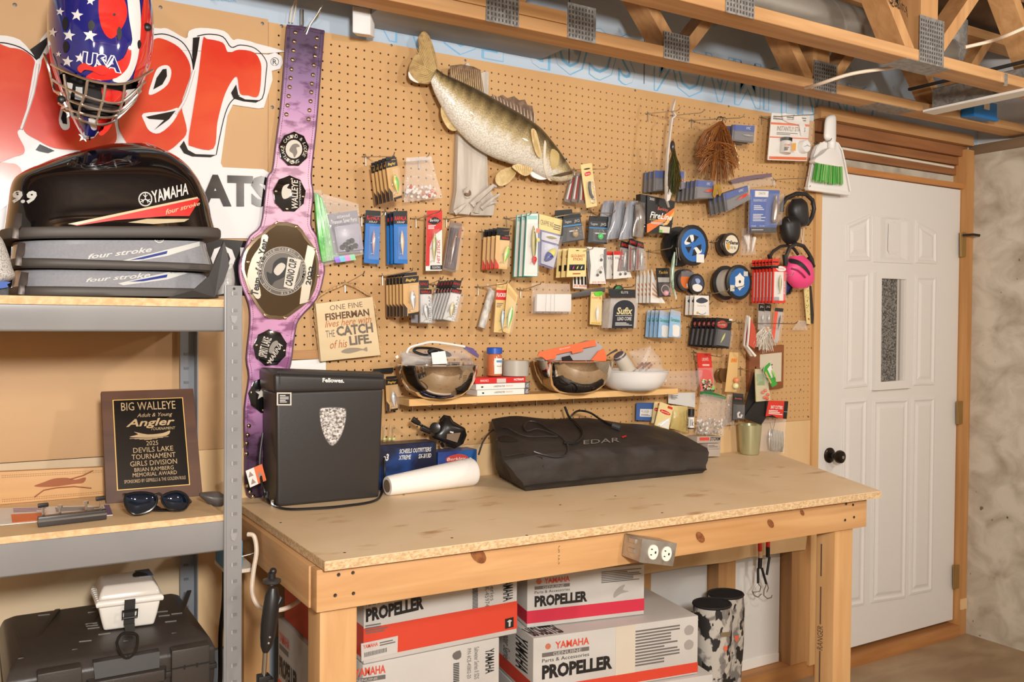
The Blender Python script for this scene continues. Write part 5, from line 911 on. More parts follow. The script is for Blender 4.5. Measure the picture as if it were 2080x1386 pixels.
t, q = pk('jig_pack', 'small yellow pack with a white jig and green top', 'jig pack', zB([(902, 1022), (986, 1020), (980, 1276), (893, 1270)]), .05, YEL); q.poly('green_top', P2([(.3, .02), (.9, .0), (1.02, .08), (.7, .14), (.35, .12)], 3), 0, .004, flat((110, 210, 60), .35), t); txt(q, 'Power Jig', .08, .15, .92, .23, ORA, t, bold=.02); lure(q, (.5, .45), (.48, .9), .006, flat((236, 232, 226), .3), t, h=.008, hooks=False); blister(q, .1, .3, .9, .92, .014, t); q.rect('footer', .1, .93, .9, .98, 0, .0008, GLD, t)
hook(1236, 586, 1290, 579, 'peg hook through the lead core box')
t = thing('line_box', 'clear boxed spool of lead core line with a dark arched label', 'line box', W(1262, 667, .06))
q = Qw(zB([(1052, 1072), (1262, 1072), (1248, 1300), (1032, 1300)]), .085); MB().hexa([p for p in q.p], [p+V((0, .04, 0)) for p in q.p]).build('clear_box', HAZE, t, bevel=.003)
arch = [(.12, 1)] + [(.5-.38*math.cos(a), .36-.30*math.sin(a)) for a in [math.pi*i/14 for i in range(15)]] + [(.88, 1)]; q.poly('label', arch, 0, .001, flat((34, 38, 48), .4), t)
txt(q, 'Sufix', .24, .30, .80, .54, flat((214, 200, 150), .4), t, h=.0016, bold=.03, shear=.15); txt(q, 'LEAD CORE', .28, .62, .78, .74, PRW, t, h=.0016, bold=.02); lines(q, .22, .80, .82, .92, 3, PRW, t, h=.0016); q.rect('arc_line', .2, .57, .8, .585, .001, .0016, PRW, t)
q3 = Qw(zB([(1035, 1000), (1238, 1006), (1238, 1068), (1048, 1066)]), .085); q3.rect('header', 0, 0, 1, 1, -.002, 0, flat((36, 38, 42), .4), t); txt(q3, 'ELITE', .45, .25, .72, .5, PRW, t); MB().lathe(W(*zB([(1108, 1015)])[0], .05), (0, -1, 0), [(.020, -.006), (.020, .006)], 20).build('spool_back', flat((46, 46, 48), .4), t, smooth=True); MB().lathe(W(*zB([(1108, 1015)])[0], .057), (0, -1, 0), [(.016, 0), (.016, .001)], 20).build('green_label', flat((60, 140, 80), .4), t)
# ================================================================ RIGHT HALF OF THE BOARD
def L1(p, f): return f([p])[0]
def clam(px, d, label, grp, n, dy, fmt, red=True, dx=0., dz=0.):          # flat clear hook box with a blue header
    t, q = pk('hook_box', label, 'hook box', px, d, flat((98, 96, 98), .35), grp, t=.010, bevel=.002); q.rect('header', .02, .02, .98, .36, 0, .0012, flat((40, 72, 150), .4), t); txt(q, 'VMC', .6, .1, .8, .26, PRW, t, h=.0016, shear=.2); q.rect('tray', .06, .42, .96, .94, 0, .002, flat((112, 110, 112), .3), t)
    if red: lure(q, (.95, .52), (.42, .62), .0055, flat((216, 60, 44), .3), t, h=.008, hooks=False)
    else: lure(q, (.9, .62), (.4, .6), .005, SILV2, t, h=.006, hooks=False)
    MB().hexa([q.at(*p, 0) for p in ((0, 0), (1, 0), (1, 1), (0, 1))], [q.at(*p, .012) for p in ((.02, .03), (.98, .03), (.98, .97), (.02, .97))]).build('clear_lid', BLIS, t)
    if n > 1: row_of(t, n, dy, fmt, dx, dz)
    return t
clam(zC([(905, 228), (1098, 240), (1085, 392), (895, 372)]), .12, 'front clear hook box high on the board beside the brown skirt', 'clear hook boxes at the top hook', 5, .028, 'clear hook box, %s in the top hook row', False)
clam(zC([(215, 632), (478, 640), (470, 800), (205, 815)]), .07, 'front clear hook box with a red lure, left row', 'clear hook boxes in the left row', 3, .025, 'clear hook box, %s in the left row behind the skirted bait')
clam(zC([(580, 715), (735, 728), (730, 880), (565, 885)]), .11, 'front clear hook box with a red lure, middle row', 'clear hook boxes in the middle row', 5, .022, 'clear hook box, %s in the middle row under the brown skirt')
clam(zC([(820, 835), (1035, 765), (1050, 890), (842, 1000)]), .13, 'front tilted clear hook box with a red lure, right row', 'clear hook boxes in the right row', 4, .024, 'tilted clear hook box, %s in the right row', True, 0, -.002)
for x, y, x2, y2, lab in ((1315, 232, 1382, 219, 'long bare peg hook, leftmost at the top right'), (1366, 236, 1430, 223, 'long bare peg hook right of the skirted bait card'), (1404, 246, 1512, 247, 'peg hook that carries the brown skirt'), (1546, 240, 1660, 250, 'peg hook behind the starter kit'), (1316, 512, 1366, 500, 'peg hook beside the big black spool'), (1444, 493, 1460, 487, 'short peg hook between the two top spools'), (1570, 366, 1642, 357, 'bare peg hook left of the dustpan'), (1500, 657, 1620, 654, 'peg hook above the small plaque'), (1408, 717, 1470, 722, 'peg hook through the red bead pack'), (1503, 750, 1545, 749, 'peg hook through the small jig packs')): hook(x, y, x2, y2, lab)
# skirted bait card seen edge-on
t = thing('spinner_bait', 'skirted bait with gold and black strands on a curled white card', 'spinner bait', W(1360, 410, .12))
ed = zC([(402, 0), (382, 60), (370, 110), (398, 148), (368, 172), (352, 300), (330, 480), (320, 700), (320, 880), (350, 958), (326, 880), (332, 700), (342, 490), (362, 300), (380, 178), (410, 150), (382, 108), (394, 60)])
slab('card', ed, .125, .010, flat((206, 198, 188), .5), t); slab('card_fold', zC([(332, 770), (368, 840), (345, 900), (322, 905)]), .128, .004, flat((220, 214, 206), .5), t)
MB().ball(W(*L1((372, 420), zC), .12), .011, 10, 8, (.8, .8, 1.8)).build('bait_head', flat((60, 50, 52), .25), t, smooth=True)
def strands(top, bots, d, n, mats, par, r=.0008, spread=.02, name='skirt_strands'):
    for mi, m in enumerate(mats):
        mb = MB()
        for _ in range(n):
            (x0, y0) = random.choice(top); (x1, y1) = random.choice(bots); x0 += random.uniform(-3, 3); x1 += random.uniform(-5, 5); y1 += random.uniform(-8, 8)
            mx, my = x0+(x1-x0)*.62+random.uniform(-3, 3), y0+(y1-y0)*.4; dd = d+random.uniform(-spread, spread); mb.tube([W(x0, y0, d), W(mx, my, dd), W(x1, y1, dd+random.uniform(-.01, .01))], [r, r, r*.6], 3)
        mb.build(name, m, par, kind='stuff')
strands(zC([(380, 440), (390, 500)]), zC([(350, 830), (380, 850), (410, 840), (430, 760), (345, 700), (400, 800)]), .12, 60, [flat((58, 52, 36), .3), flat((120, 96, 40), .25, metal=.5), flat((70, 90, 46), .3)], t, .0011, .015)
t = thing('brown_skirt_lure', 'bushy copper-brown tinsel skirt lure with gold blades', 'skirt lure', W(1460, 400, .10))
BRN = [flat((146, 84, 40), .3), flat((104, 56, 28), .35), flat((206, 138, 66), .18, metal=.5), flat((160, 108, 64), .3)]
strands(zC([(800, 200), (790, 230)]), zC([(590, 480), (620, 560), (660, 650), (940, 580), (930, 500), (900, 680), (720, 720), (780, 740), (830, 720), (600, 430), (910, 440), (680, 420), (860, 400)]), .10, 85, BRN, t, .0008, .03)
strands(zC([(770, 380), (780, 460), (760, 520)]), zC([(600, 640), (650, 480), (940, 600), (900, 450), (720, 700), (860, 690), (590, 500), (640, 420)]), .115, 70, BRN, t, .0008, .035)
MB().tube([W(*L1(p, zC), .10) for p in ((760, 190), (775, 165), (800, 160), (820, 175), (812, 200), (790, 210))], .0022, 6).tube([W(*L1(p, zC), .105) for p in ((790, 170), (830, 165), (850, 185), (835, 215))], .0014, 5).build('wire_loops', flat((100, 80, 60), .35, metal=.6), t, smooth=True)
for px in ([(745, 755), (770, 765), (765, 830), (745, 875), (728, 850), (735, 790)], [(770, 755), (792, 765), (806, 820), (790, 860), (775, 820)]): slab('blade', P2(zC(px), 3), .13, .002, mat('gold_blade', (206, 170, 90), .15, 1.), t)
# starter kit
t, q = pk('starter_kit', 'white and orange clamshell kit with a jar and a white cap', 'starter kit', zC([(1248, 126), (1582, 150), (1556, 552), (1212, 542)]), .06, CRD, None, .006, .002)
q.rect('orange_band', 0, .2, 1, .245, 0, .0008, ORA, t); txt(q, 'INSTANTLY STARTS', .16, .27, .9, .37, flat((150, 130, 116), .5), t, bold=.02); lines(q, .16, .4, .7, .46, 2, PRT, t); q.rect('orange_line', 0, .5, 1, .525, 0, .0008, ORA, t); q.rect('orange_foot', .02, .92, .98, .98, 0, .0008, ORA, t); lines(q, .04, .05, .9, .15, 2, PRT, t)
jr = MB().tube([q.at(.35, .56, .014), q.at(.35, .86, .014)], .021, 16).build('jar', flat((214, 208, 200), .3), t, smooth=True); MB().tube([q.at(.35, .54, .014), q.at(.35, .61, .014)], .0225, 16).build('jar_lid', BLACK, jr, smooth=True); qs = q.sub(.17, .64, .53, .84, .036); txt(qs, 'START', .1, .2, .6, .4, ORA, jr); lines(qs, .1, .5, .5, .9, 3, PRT, jr); qs.rect('jar_label', .62, .1, .9, .9, 0, .0006, flat((226, 166, 80), .4), jr)
cp_ = MB().lathe(q.at(.83, .70, .0), (0, -1, 0), [(.025, 0), (.0245, .022), (.022, .026)], 22).build('cap', flat((232, 230, 226), .35), t, smooth=True); MB().tube([q.at(.76, .71, .027), q.at(.81, .70, .027), q.at(.84, .675, .027), q.at(.87, .70, .027), q.at(.92, .70, .027)], .0009, 4).build('cap_mark', BLACK, cp_)
blister(q, .02, .02, .98, .98, .034, t); slab('hanger', zC([(1340, 130), (1372, 130), (1380, 185), (1440, 190), (1450, 140), (1500, 150), (1540, 240), (1510, 330), (1490, 230), (1400, 215), (1350, 190)]), .068, .004, flat((236, 232, 226), .2), t)
# hand brush and dustpan
t = thing('dustpan_set', 'white dustpan and hand brush with green bristles at the door', 'dustpan', W(1680, 395, .03)); DPW = flat((232, 228, 222), .35)
z7 = lambda p: zz(p, 4.727, 1640, 200)
slab('pan', P2(z7([(130, 430), (200, 400), (290, 420), (330, 480), (352, 560), (410, 890), (385, 925), (200, 905), (20, 880), (0, 850), (30, 700), (60, 520), (85, 455)]), 3), .050, .012, DPW, t, bevel=.002)
slab('pan_lip', z7([(4, 850), (20, 838), (200, 862), (385, 890), (410, 905), (385, 928), (200, 905), (15, 882)]), .056, .02, DPW, t, bevel=.002)
MB().tube([W(*L1(p, z7), d) for p, d in (((130, 425), .05), (95, 460) and ((90, 470), .056), ((62, 560), .058), ((30, 720), .058), ((6, 850), .058))], .003, 6).tube([W(*L1(p, z7), d) for p, d in (((290, 425), .05), ((335, 500), .056), ((362, 620), .058), ((412, 890), .058))], .003, 6).build('pan_rim', DPW, t, smooth=True)
Blob([(*L1((215, 160), z7), *L1((255, 160), z7), .4), (*L1((180, 190), z7), *L1((268, 190), z7), .9), (*L1((165, 300), z7), *L1((268, 300), z7), 1), (*L1((165, 380), z7), *L1((268, 385), z7), 1), (*L1((205, 420), z7), *L1((262, 420), z7), .9), (*L1((200, 500), z7), *L1((255, 500), z7), .9)], .06, .016, .014, 2, 12, 4).mb.build('brush_handle', DPW, t, smooth=True)
slab('brush_head', P2(z7([(205, 480), (255, 480), (320, 560), (335, 600), (335, 655), (210, 640), (80, 615), (88, 570), (150, 530)]), 3), .085, .030, DPW, t, bevel=.004)
GB_ = [flat((70, 178, 70), .4), flat((130, 206, 110), .4), flat((180, 220, 150), .45)]
for gi, gm_ in enumerate(GB_):
    mb = MB()
    for i in range(70):
        f = random.random(); x0, y0 = 80+255*f, 618+36*f; x1, y1 = 52+288*f, 795+40*f; (a, b), (c, e) = L1((x0, y0), z7), L1((x1+random.uniform(-4, 4), y1+random.uniform(-25, 5)), z7); dd = random.uniform(.064, .084); mb.tube([W(a, b, dd), W(c, e, dd)], .0014, 3)
    mb.build('bristles', gm_, t, kind='stuff')
hook(1655, 292, 1690, 282, 'peg hook that carries the dustpan')
# ear muffs
t = thing('ear_muffs', 'black ear muffs hanging below the dustpan', 'ear muffs', W(1608, 500, .05)); z8 = lambda p: zz(p, 4.077, 1480, 380)
MB().tube([W(*L1(p, z8), .06) for p in ((440, 205), (440, 150), (480, 90), (560, 55), (640, 60), (695, 110), (708, 180), (690, 250), (650, 310))], .0085, 10).build('headband', flat((34, 32, 32), .5), t, smooth=True)
Blob([(*L1((530, 100), z8), *L1((600, 95), z8), .4), (*L1((508, 150), z8), *L1((630, 140), z8), .9), (*L1((506, 220), z8), *L1((640, 230), z8), 1), (*L1((540, 310), z8), *L1((640, 300), z8), .9), (*L1((570, 335), z8), *L1((625, 325), z8), .4)], .06, .035, .025, 2.2, 14, 5).mb.build('ear_cup', flat((36, 34, 35), .45), t, smooth=True)
Blob([(*L1((470, 245), z8), *L1((540, 240), z8), .4), (*L1((442, 290), z8), *L1((568, 280), z8), .9), (*L1((442, 350), z8), *L1((572, 350), z8), 1), (*L1((460, 430), z8), *L1((560, 430), z8), .9), (*L1((490, 475), z8), *L1((540, 472), z8), .4)], .075, .035, .03, 2.2, 14, 5).mb.build('ear_cup', flat((30, 29, 30), .45), t, smooth=True)
MB().tube([W(*L1(p, z8), .10) for p in ((490, 260), (540, 340), (565, 390))], .002, 5).build('cup_wire', flat((120, 112, 104), .4, metal=.6), t, smooth=True); hook(1622, 385, 1646, 378, 'peg hook that carries the black ear muffs')
t = thing('ear_muffs', 'pink ear muffs with black headband at the right edge of the board', 'ear muffs', W(1620, 590, .05)); PNK = flat((236, 74, 132), .45)
BP = Blob([(*L1((510, 575), z8), *L1((610, 570), z8), .5), (*L1((478, 640), z8), *L1((660, 640), z8), .95), (*L1((470, 700), z8), *L1((680, 720), z8), 1), (*L1((490, 780), z8), *L1((678, 790), z8), .9), (*L1((540, 840), z8), *L1((640, 835), z8), .5)], .09, .045, .02, 2.2, 18, 5); BP.mb.build('ear_cup', PNK, t, smooth=True)
drape('cup_band', P2(z8([(505, 598), (560, 605), (620, 640), (665, 700), (668, 735), (630, 690), (570, 645), (508, 630)]), 3), BP, flat((36, 34, 36), .5), t, h=.003, step=5); MB().tube([BP.hit(*L1(p, z8), .004) for p in ((520, 675), (570, 690), (605, 720), (630, 750))], .0035, 7).build('cup_slot', flat((150, 36, 80), .5), t, smooth=True)
Blob([(*L1((450, 770), z8), *L1((510, 770), z8), .5), (*L1((440, 820), z8), *L1((525, 820), z8), 1), (*L1((460, 880), z8), *L1((515, 875), z8), .5)], .05, .02, .02, 2, 12, 4).mb.build('ear_cup', flat((44, 52, 104), .45), t, smooth=True); MB().tube([W(*L1(p, z8), .07) for p in ((505, 780), (522, 830), (505, 880), (480, 885))], .005, 8).build('cushion', BLACK, t, smooth=True)
HB = flat((46, 42, 40), .45)
MB().tube([W(*L1(p, z8), .10) for p in ((475, 640), (478, 570), (505, 500), (560, 472), (620, 490), (660, 545), (690, 600), (700, 660))], .0075, 8).tube([W(*L1(p, z8), .06) for p in ((340, 585), (370, 530), (430, 492), (490, 485), (540, 510), (575, 560))], .006, 8).build('headband', HB, t, smooth=True)
for a, b in (((462, 560), (470, 660)), ((655, 590), (705, 660)), ((335, 560), (350, 610))): (x0, y0), (x1, y1) = L1(a, z8), L1(b, z8); MB().tube([W(x0, y0, .105), W(x1, y1, .105)], .008, 8).build('yoke', BLACK, t, smooth=True)
tag(MB().tube([W(*L1(p, z8), .03) for p in ((600, 330), (605, 400), (612, 468))], .0012, 5).tube([W(*L1(p, z8), .03) for p in ((625, 330), (620, 400), (614, 468))], .0012, 5).build('string_loop', flat((222, 212, 198), .6)), 'white string loop between the two ear muffs', 'string')
# blue rearming kit
t, q = pk('rearming_kit', 'blue kit card with a steel gas cartridge', 'rearming kit', zC([(1062, 800), (1318, 808), (1284, 1180), (1052, 1182)]), .10, flat((44, 84, 164), .4), None, .006, .002)
q.rect('label', .14, .03, .6, .17, 0, .0008, CRD, t); txt(q, 'ONYX', .26, .06, .5, .12, PRT, t, h=.0012); txt(q, 'REARMING KIT', .1, .22, .55, .28, PRW, t); lines(q, .12, .36, .5, .48, 3, PRW, t); lines(q, .1, .56, .55, .74, 5, PRW, t); q.rect('black_foot', 0, .88, 1, 1, 0, .0008, BLACK, t); lines(q, .06, .92, .6, .95, 1, PRW, t, h=.0012); txt(q, 'MADE', .06, .83, .22, .86, PRW, t); txt(q, 'IN USA', .36, .83, .54, .86, PRW, t)
ax = [q.at(.78, v, .014) for v in (.14, .20, .24, .30, .36, .7, .76, .79)]; MB().tube(ax, [.005, .006, .006, .009, .0115, .0115, .0095, .003], 14).build('gas_cartridge', mat('dull_steel', (176, 160, 146), .3, .8), t, smooth=True); blister(q, .55, .08, .98, .86, .03, t); blister(q, -.03, -.03, 1.03, 1.03, .004, t, None, -.006, 'clear_shell')
t = thing('purple_zip_bag', 'purple-topped zip bag lying behind the tilted hook boxes', 'zip bag', W(1530, 375, .03)); slab('zip_strip', zC([(878, 722), (960, 695), (1100, 672), (1240, 658), (1250, 690), (1110, 705), (900, 748)]), .035, .003, flat((120, 100, 112), .4), t); pillow(zC([(890, 745), (1250, 690), (1290, 760), (930, 800)]), .03, .006, CLEAR, t)
t = thing('tail_bag', 'narrow clear bag of white fish-shaped baits', 'bait bag', W(1522, 525, .03)); pillow(zD([(985, 190), (1060, 190), (1110, 420), (970, 430)]), .045, .012, CLEAR, t)
for a, b in (((1010, 250), (1050, 380)), ((1040, 240), (1035, 400)), ((1095, 270), (1070, 400))): MB().tube([W(*L1(p, zD), .045) for p in (a, ((a[0]+b[0])/2, (a[1]+b[1])/2), b)], [.007, .006, .001], 8).build('bait', flat((232, 222, 210), .4), t, smooth=True)
# line box
t, q = pk('line_box', 'black and orange fishing line box with white lettering', 'line box', zC([(150, 850), (396, 905), (358, 1192), (146, 1180)]), .09, flat((26, 24, 24), .35), None, .03)
qa = q.sub(-.0, .17, 1, 1, .0006); q.poly('flame_print', [(0, .78), (.45, .6), (1, .2), (1, .42), (.6, .7), (.05, 1), (0, 1)], 0, .0006, flat((226, 116, 44), .4), t); q.poly('flame_print', [(.62, .78), (1, .3), (1, .45), (.8, .74)], 0, .001, flat((240, 170, 80), .4), t)
txt(q, 'FireLine', .1, .42, .95, .60, WHITE, t, h=.0016, bold=.02, shear=.3); txt(q, 'Berkley', .38, .26, .78, .38, flat((226, 110, 90), .5), t, h=.0016, shear=.2); txt(q, 'FUSED ORIGINAL', .1, .615, .88, .67, flat((226, 200, 120), .5), t, h=.0016); lines(q, .15, .69, .8, .76, 2, PRW, t, h=.0016); q.rect('size_label', .5, .80, .92, .98, 0, .0016, flat((214, 206, 180), .5), t); q.rect('green_mark', .5, .9, .62, .98, .0016, .002, flat((120, 190, 80), .5), t)
txt(q, 'FireLine', -.18, .25, -.04, .85, WHITE, t, rot=-90, h=-.004); q.rect('side_panel', -.2, .0, -.005, 1.0, -.03, -.005, flat((22, 20, 20), .4), t); txt(q, '300', .08, .05, .25, .12, PRW, t, h=.001)
# spools
def spool(c, r, d1, d0, rim_, core, face, label, name='line_spool', rr=.62, hole=None):
    t = thing(name, label, 'line spool', W(c[0], c[1]+20, d0), 'spools of line'); cc = W(*c, d1); b = cc+V((0, d1-d0, 0)); ax = (0, -1, 0); th = min(.008, (d1-d0)*.25)
    MB().lathe(cc, ax, [(r, -th), (r, 0), (r*.97, .0012)], 32).build('front_flange', rim_, t, smooth=True); MB().lathe(b, ax, [(r, 0), (r, th)], 32).build('rear_flange', rim_, t, smooth=True); MB().lathe(b, ax, [(r*rr, th), (r*rr, d1-d0-th)], 28).build('line', core, t, smooth=True)
    f_ = MB().lathe(cc, ax, [(r*.80, .0012), (r*.80, .0018)], 32).build('label', face, t); q = Q([cc+V((-r*.75, -.0019, r*.75)), cc+V((r*.75, -.0019, r*.75)), cc+V((r*.75, -.0019, -r*.75)), cc+V((-r*.75, -.0019, -r*.75))]); return t, q, f_
SPB = flat((34, 32, 32), .4); SBL = flat((40, 104, 176), .4)
t, q, f_ = spool(L1((555, 340), zD), .072, .125, .045, SPB, flat((22, 26, 26), .5), SBL, 'large black spool with a blue label')
q.poly('white_print', P2([(.1, .42), (.3, .2), (.5, .18), (.48, .36), (.2, .5)], 3), 0, .0006, CRD, f_); q.poly('white_print', P2([(.5, .6), (.75, .55), (.85, .7), (.6, .78)], 3), 0, .0006, CRD, f_)
for a in (.2, 1.4, 2.6, 3.8, 5.0): q.poly('spoke_opening', [(.5+.1*math.cos(a), .5+.1*math.sin(a)), (.5+.34*math.cos(a-.35), .5+.34*math.sin(a-.35)), (.5+.36*math.cos(a+.35), .5+.36*math.sin(a+.35))], 0, .001, BLACK, f_)
q.rect('sticker', .62, .78, .95, 1.05, .0005, .0018, CRD, f_)
t, q, f_ = spool(L1((890, 330), zD), .042, .06, .022, flat((60, 50, 44), .35), flat((190, 180, 165), .3), flat((226, 214, 190), .4), 'round spool with a white and gold label right of the large black one'); txt(q, 'Trilene', .02, .28, 1.0, .52, flat((40, 36, 34), .4), f_, bold=.03, shear=.2); q.poly('gold_print', P2([(.08, .55), (.3, .45), (.34, .8), (.16, .84)], 3), 0, .0006, flat((206, 160, 70), .4), f_); txt(q, '10 lb', .4, .62, .85, .78, flat((60, 56, 52), .4), f_)
t, q, f_ = spool(L1((960, 665), zD), .064, .12, .045, SPB, mat('clear_line', (214, 208, 198), .25, col2=(196, 188, 176), scale=(4, 300, 4)), flat((36, 96, 160), .4), 'spool of clear line with a blue label beside the red packs', rr=.78); q.poly('white_print', [(.5+.28*math.cos(a)*(1 if i % 2 else .8), .48+.34*math.sin(a)*(1 if i % 2 else .8)) for i, a in enumerate([2*math.pi*k_/12 for k_ in range(12)])], 0, .0006, CRD, f_); q.poly('hub', [(.5+.06*math.cos(a), .48+.06*math.sin(a)) for a in [2*math.pi*k_/12 for k_ in range(12)]], 0, .001, DK, f_); q.rect('sticker', .0, .62, .22, .85, .0004, .001, flat((206, 200, 180), .5), f_); q.rect('sticker', .7, .08, .92, .26, .0004, .001, flat((196, 196, 190), .5), f_)
t, q, f_ = spool(L1((500, 645), zD), .040, .055, .022, flat((70, 66, 66), .4), flat((200, 192, 184), .4), flat((212, 112, 52), .4), 'small spool with an orange label'); q.rect('grey_print', 0, 0, 1, .3, 0, .0006, flat((110, 108, 110), .4), f_); q.rect('barcode', .45, .72, .95, .95, 0, .0008, CRD, f_)
t, q, f_ = spool(L1((588, 680), zD), .037, .075, .05, SPB, DK, flat((60, 66, 90), .4), 'small black spool in front of the orange one'); q.poly('white_print', P2([(.1, .6), (.5, .5), (.9, .65), (.85, .9), (.5, 1.0), (.15, .88)], 3), 0, .0006, CRD, f_); q.poly('fish_print', P2([(.3, .2), (.6, .15), (.75, .35), (.5, .5)], 3), 0, .0006, flat((150, 170, 210), .4), f_)
hook(1425, 600, 1480, 588, 'peg hook through the small spools'); hook(1440, 596, 1512, 566, 'peg hook through the spool of clear line')
# red lure packs
t, q = pk('lure_pack', 'front red lure pack with an olive lure beside the pink muffs', 'lure pack', zD([(1258, 520), (1368, 524), (1366, 848), (1250, 846)]), .16, flat((222, 56, 44), .4), 'red lure packs in a row'); q.rect('hang_tab', -.05, -.19, .5, -.03, -.003, -.001, flat((222, 56, 44), .4), t); lines(q, -.02, -.13, .45, -.07, 1, BLACK, t, h=-.0008); q.rect('black_bar', -.2, .0, .4, .06, 0, .002, BLACK, t); q.poly('logo', P2([(.22, .06), (.55, .0), (.95, .05), (.95, .12), (.5, .14)], 3), 0, .0014, CRD, t); txt(q, 'Berkley', .3, .055, .88, .1, RED, t, h=.002); q.rect('white_panel', .1, .16, .82, .94, 0, .0008, CRD, t); lure(q, (.42, .24), (.42, .76), .006, flat((110, 116, 60), .3), t, h=.010, belly=flat((200, 196, 150), .3)); txt(q, 'FLICKER', .85, .4, .97, .75, CRD, t, rot=-90); q.rect('window_foot', .1, .84, .5, .94, .0008, .0014, GRY, t); blister(q, .08, .14, .84, .95, .018, t)
row_of(t, 7, .0165, 'red lure pack, %s in the row behind the spool of clear line'); hook(1532, 545, 1612, 610, 'peg hook through the red lure packs')
# ruler, cards and small packs
t, q = pk('fish_ruler', 'yellow spotted ruler with a dark strap at the board edge', 'ruler', zD([(1530, 720), (1575, 700), (1588, 1035), (1555, 1030)]), .03, flat((226, 206, 140), .5))
for i in range(22): u, v = random.uniform(.15, .85), random.uniform(.1, .9); q.rect('spot', u-.06, v-.008, u+.06, v+.008, 0, .0006, flat((90, 70, 40), .5), t)
q.rect('red_dot', .35, .84, .7, .88, 0, .001, RED, t); tag(slab('strap', zD([(1580, 690), (1595, 700), (1616, 950), (1612, 1030), (1588, 1025), (1582, 860)]), .028, .003, flat((52, 42, 36), .5)), 'dark narrow strap beside the yellow ruler', 'strap')
t, q = pk('leader_card', 'front white leader card in the stack under the big spool', 'leader card', zD([(190, 548), (262, 770), (310, 850), (180, 845)]), .09, CRD, 'white leader cards'); lines(q, .1, .3, .8, .8, 3, flat((206, 150, 110), .5), t); row_of(t, 5, .020, 'white leader card, %s in the stack under the big spool')
t, q = pk('jig_pack', 'black pack with a pink jig beside the white leader cards', 'jig pack', zD([(230, 540), (345, 540), (355, 792), (250, 790)]), .11, flat((30, 28, 28), .4)); q.rect('header', 0, 0, 1, .3, 0, .0006, BLACK, t); txt(q, 'Tackle', .15, .1, .85, .2, GLD, t, h=.001, shear=.3); q.rect('panel', .05, .33, .95, .5, 0, .0008, flat((170, 166, 160), .5), t); MB().ball(q.at(.5, .88, .008), .010, 10, 7).build('jig_head', flat((226, 150, 160), .3), t, smooth=True); MB().tube([q.at(.5+.32*math.cos(a), .76+.16*math.sin(a), .007) for a in [2*math.pi*i/16 for i in range(16)]], .0012, 5, True).build('wire_ring', flat((226, 180, 176), .3), t); blister(q, .06, .52, .94, .98, .018, t)
t = thing('long_lure', 'long pale green lure with a clear lip hanging from a hook', 'lure', W(1368, 605, .13)); P_ = zD([(392, 400), (380, 470), (372, 560), (368, 650), (378, 720), (395, 800)]); MB().tube([W(x, y, .14) for x, y in P_], [.0025, .006, .007, .0065, .004, .002], 10).build('body', mat('pearl_green', (176, 196, 176), .25, .1, col2=(120, 150, 120), scale=(60, 60, 40)), t, smooth=True); slab('tail', zD([(375, 735), (392, 725), (412, 805), (402, 820)]), .141, .002, flat((214, 200, 176), .3), t)
MB().tube([W(*L1(p, zD), .145) for p in ((402, 360), (412, 440), (405, 520), (390, 500))], .0012, 5).tube([W(*L1(p, zD), .145) for p in ((420, 360), (430, 450), (440, 470))], .0012, 5).build('treble', STEEL, t, smooth=True)
t, q = pk('leader_card', 'front white card with a dark oval logo under the small spools', 'leader card', zD([(568, 780), (692, 785), (695, 958), (560, 952)]), .08, CRD, 'white oval logo cards'); q.poly('logo', P2([(.15, .22), (.5, .1), (.88, .2), (.88, .3), (.5, .4), (.15, .34)], 3), 0, .0006, flat((60, 66, 76), .5), t); txt(q, 'Snelled Rig', .2, .48, .8, .58, flat((200, 140, 110), .5), t); MB().ball(q.at(.2, .88, .003), .004, 8, 6).build('bead', GLD, t); MB().tube([q.at(.5+.25*math.cos(a), .85+.1*math.sin(a), .002) for a in [math.pi*i/10 for i in range(11)]], .0007, 4).build('snell', DK, t); row_of(t, 3, .022, 'white oval logo card, %s under the small spools')
hook(1430, 600, 1445, 640, 'peg hook through the oval logo cards')
t, q = pk('hook_pack', 'front blue hook pack in the lower pair of rows', 'hook pack', zD([(262, 908), (350, 930), (345, 1158), (245, 1150)]), .10, flat((146, 184, 218), .4), 'blue hook packs'); q.rect('header', 0, 0, 1, .18, 0, .001, HAZE, t); txt(q, 'Gamakatsu', .06, .28, .94, .42, flat((60, 140, 90), .4), t, shear=.2, bold=.02); q.poly('white_panel', P2([(.3, .55), (.85, .55), (.9, .75), (.85, .95), (.35, .95), (.3, .75)], 3), 0, .001, CRD, t); blister(q, .2, .5, .95, .98, .012, t); row_of(t, 4, .022, 'blue hook pack, %s in the lower left row')
t2_ = dup(t, (.030, -.022, .002), 'blue hook pack at the right, in front of the black soft bait packs'); hook(1330, 630, 1385, 622, 'peg hook through the blue hook packs')
t, q = pk('bait_pack', 'front black soft bait pack with a red logo', 'bait pack', zD([(760, 975), (898, 990), (868, 1252), (720, 1230)]), .15, flat((28, 26, 28), .4), 'black soft bait packs'); q.poly('logo', P2([(.1, .16), (.4, .08), (.7, .16), (.68, .28), (.4, .34), (.12, .28)], 3), 0, .0008, flat((190, 70, 60), .4), t); txt(q, 'Berkley', .14, .17, .62, .27, CRD, t, h=.0014, shear=.2); q.rect('tray', .1, .4, .92, .94, 0, .010, flat((64, 64, 66), .3), t, bevel=.002); lure(q, (.5, .5), (.3, .85), .004, flat((190, 196, 110), .3), t, h=.014, hooks=False); q.rect('stripes', .8, .0, 1, .06, 0, .001, CRD, t); blister(q, .08, .38, .94, .96, .02, t); row_of(t, 6, .024, 'black soft bait pack, %s in the lower right row'); hook(1398, 665, 1496, 648, 'peg hook through the black soft bait packs')
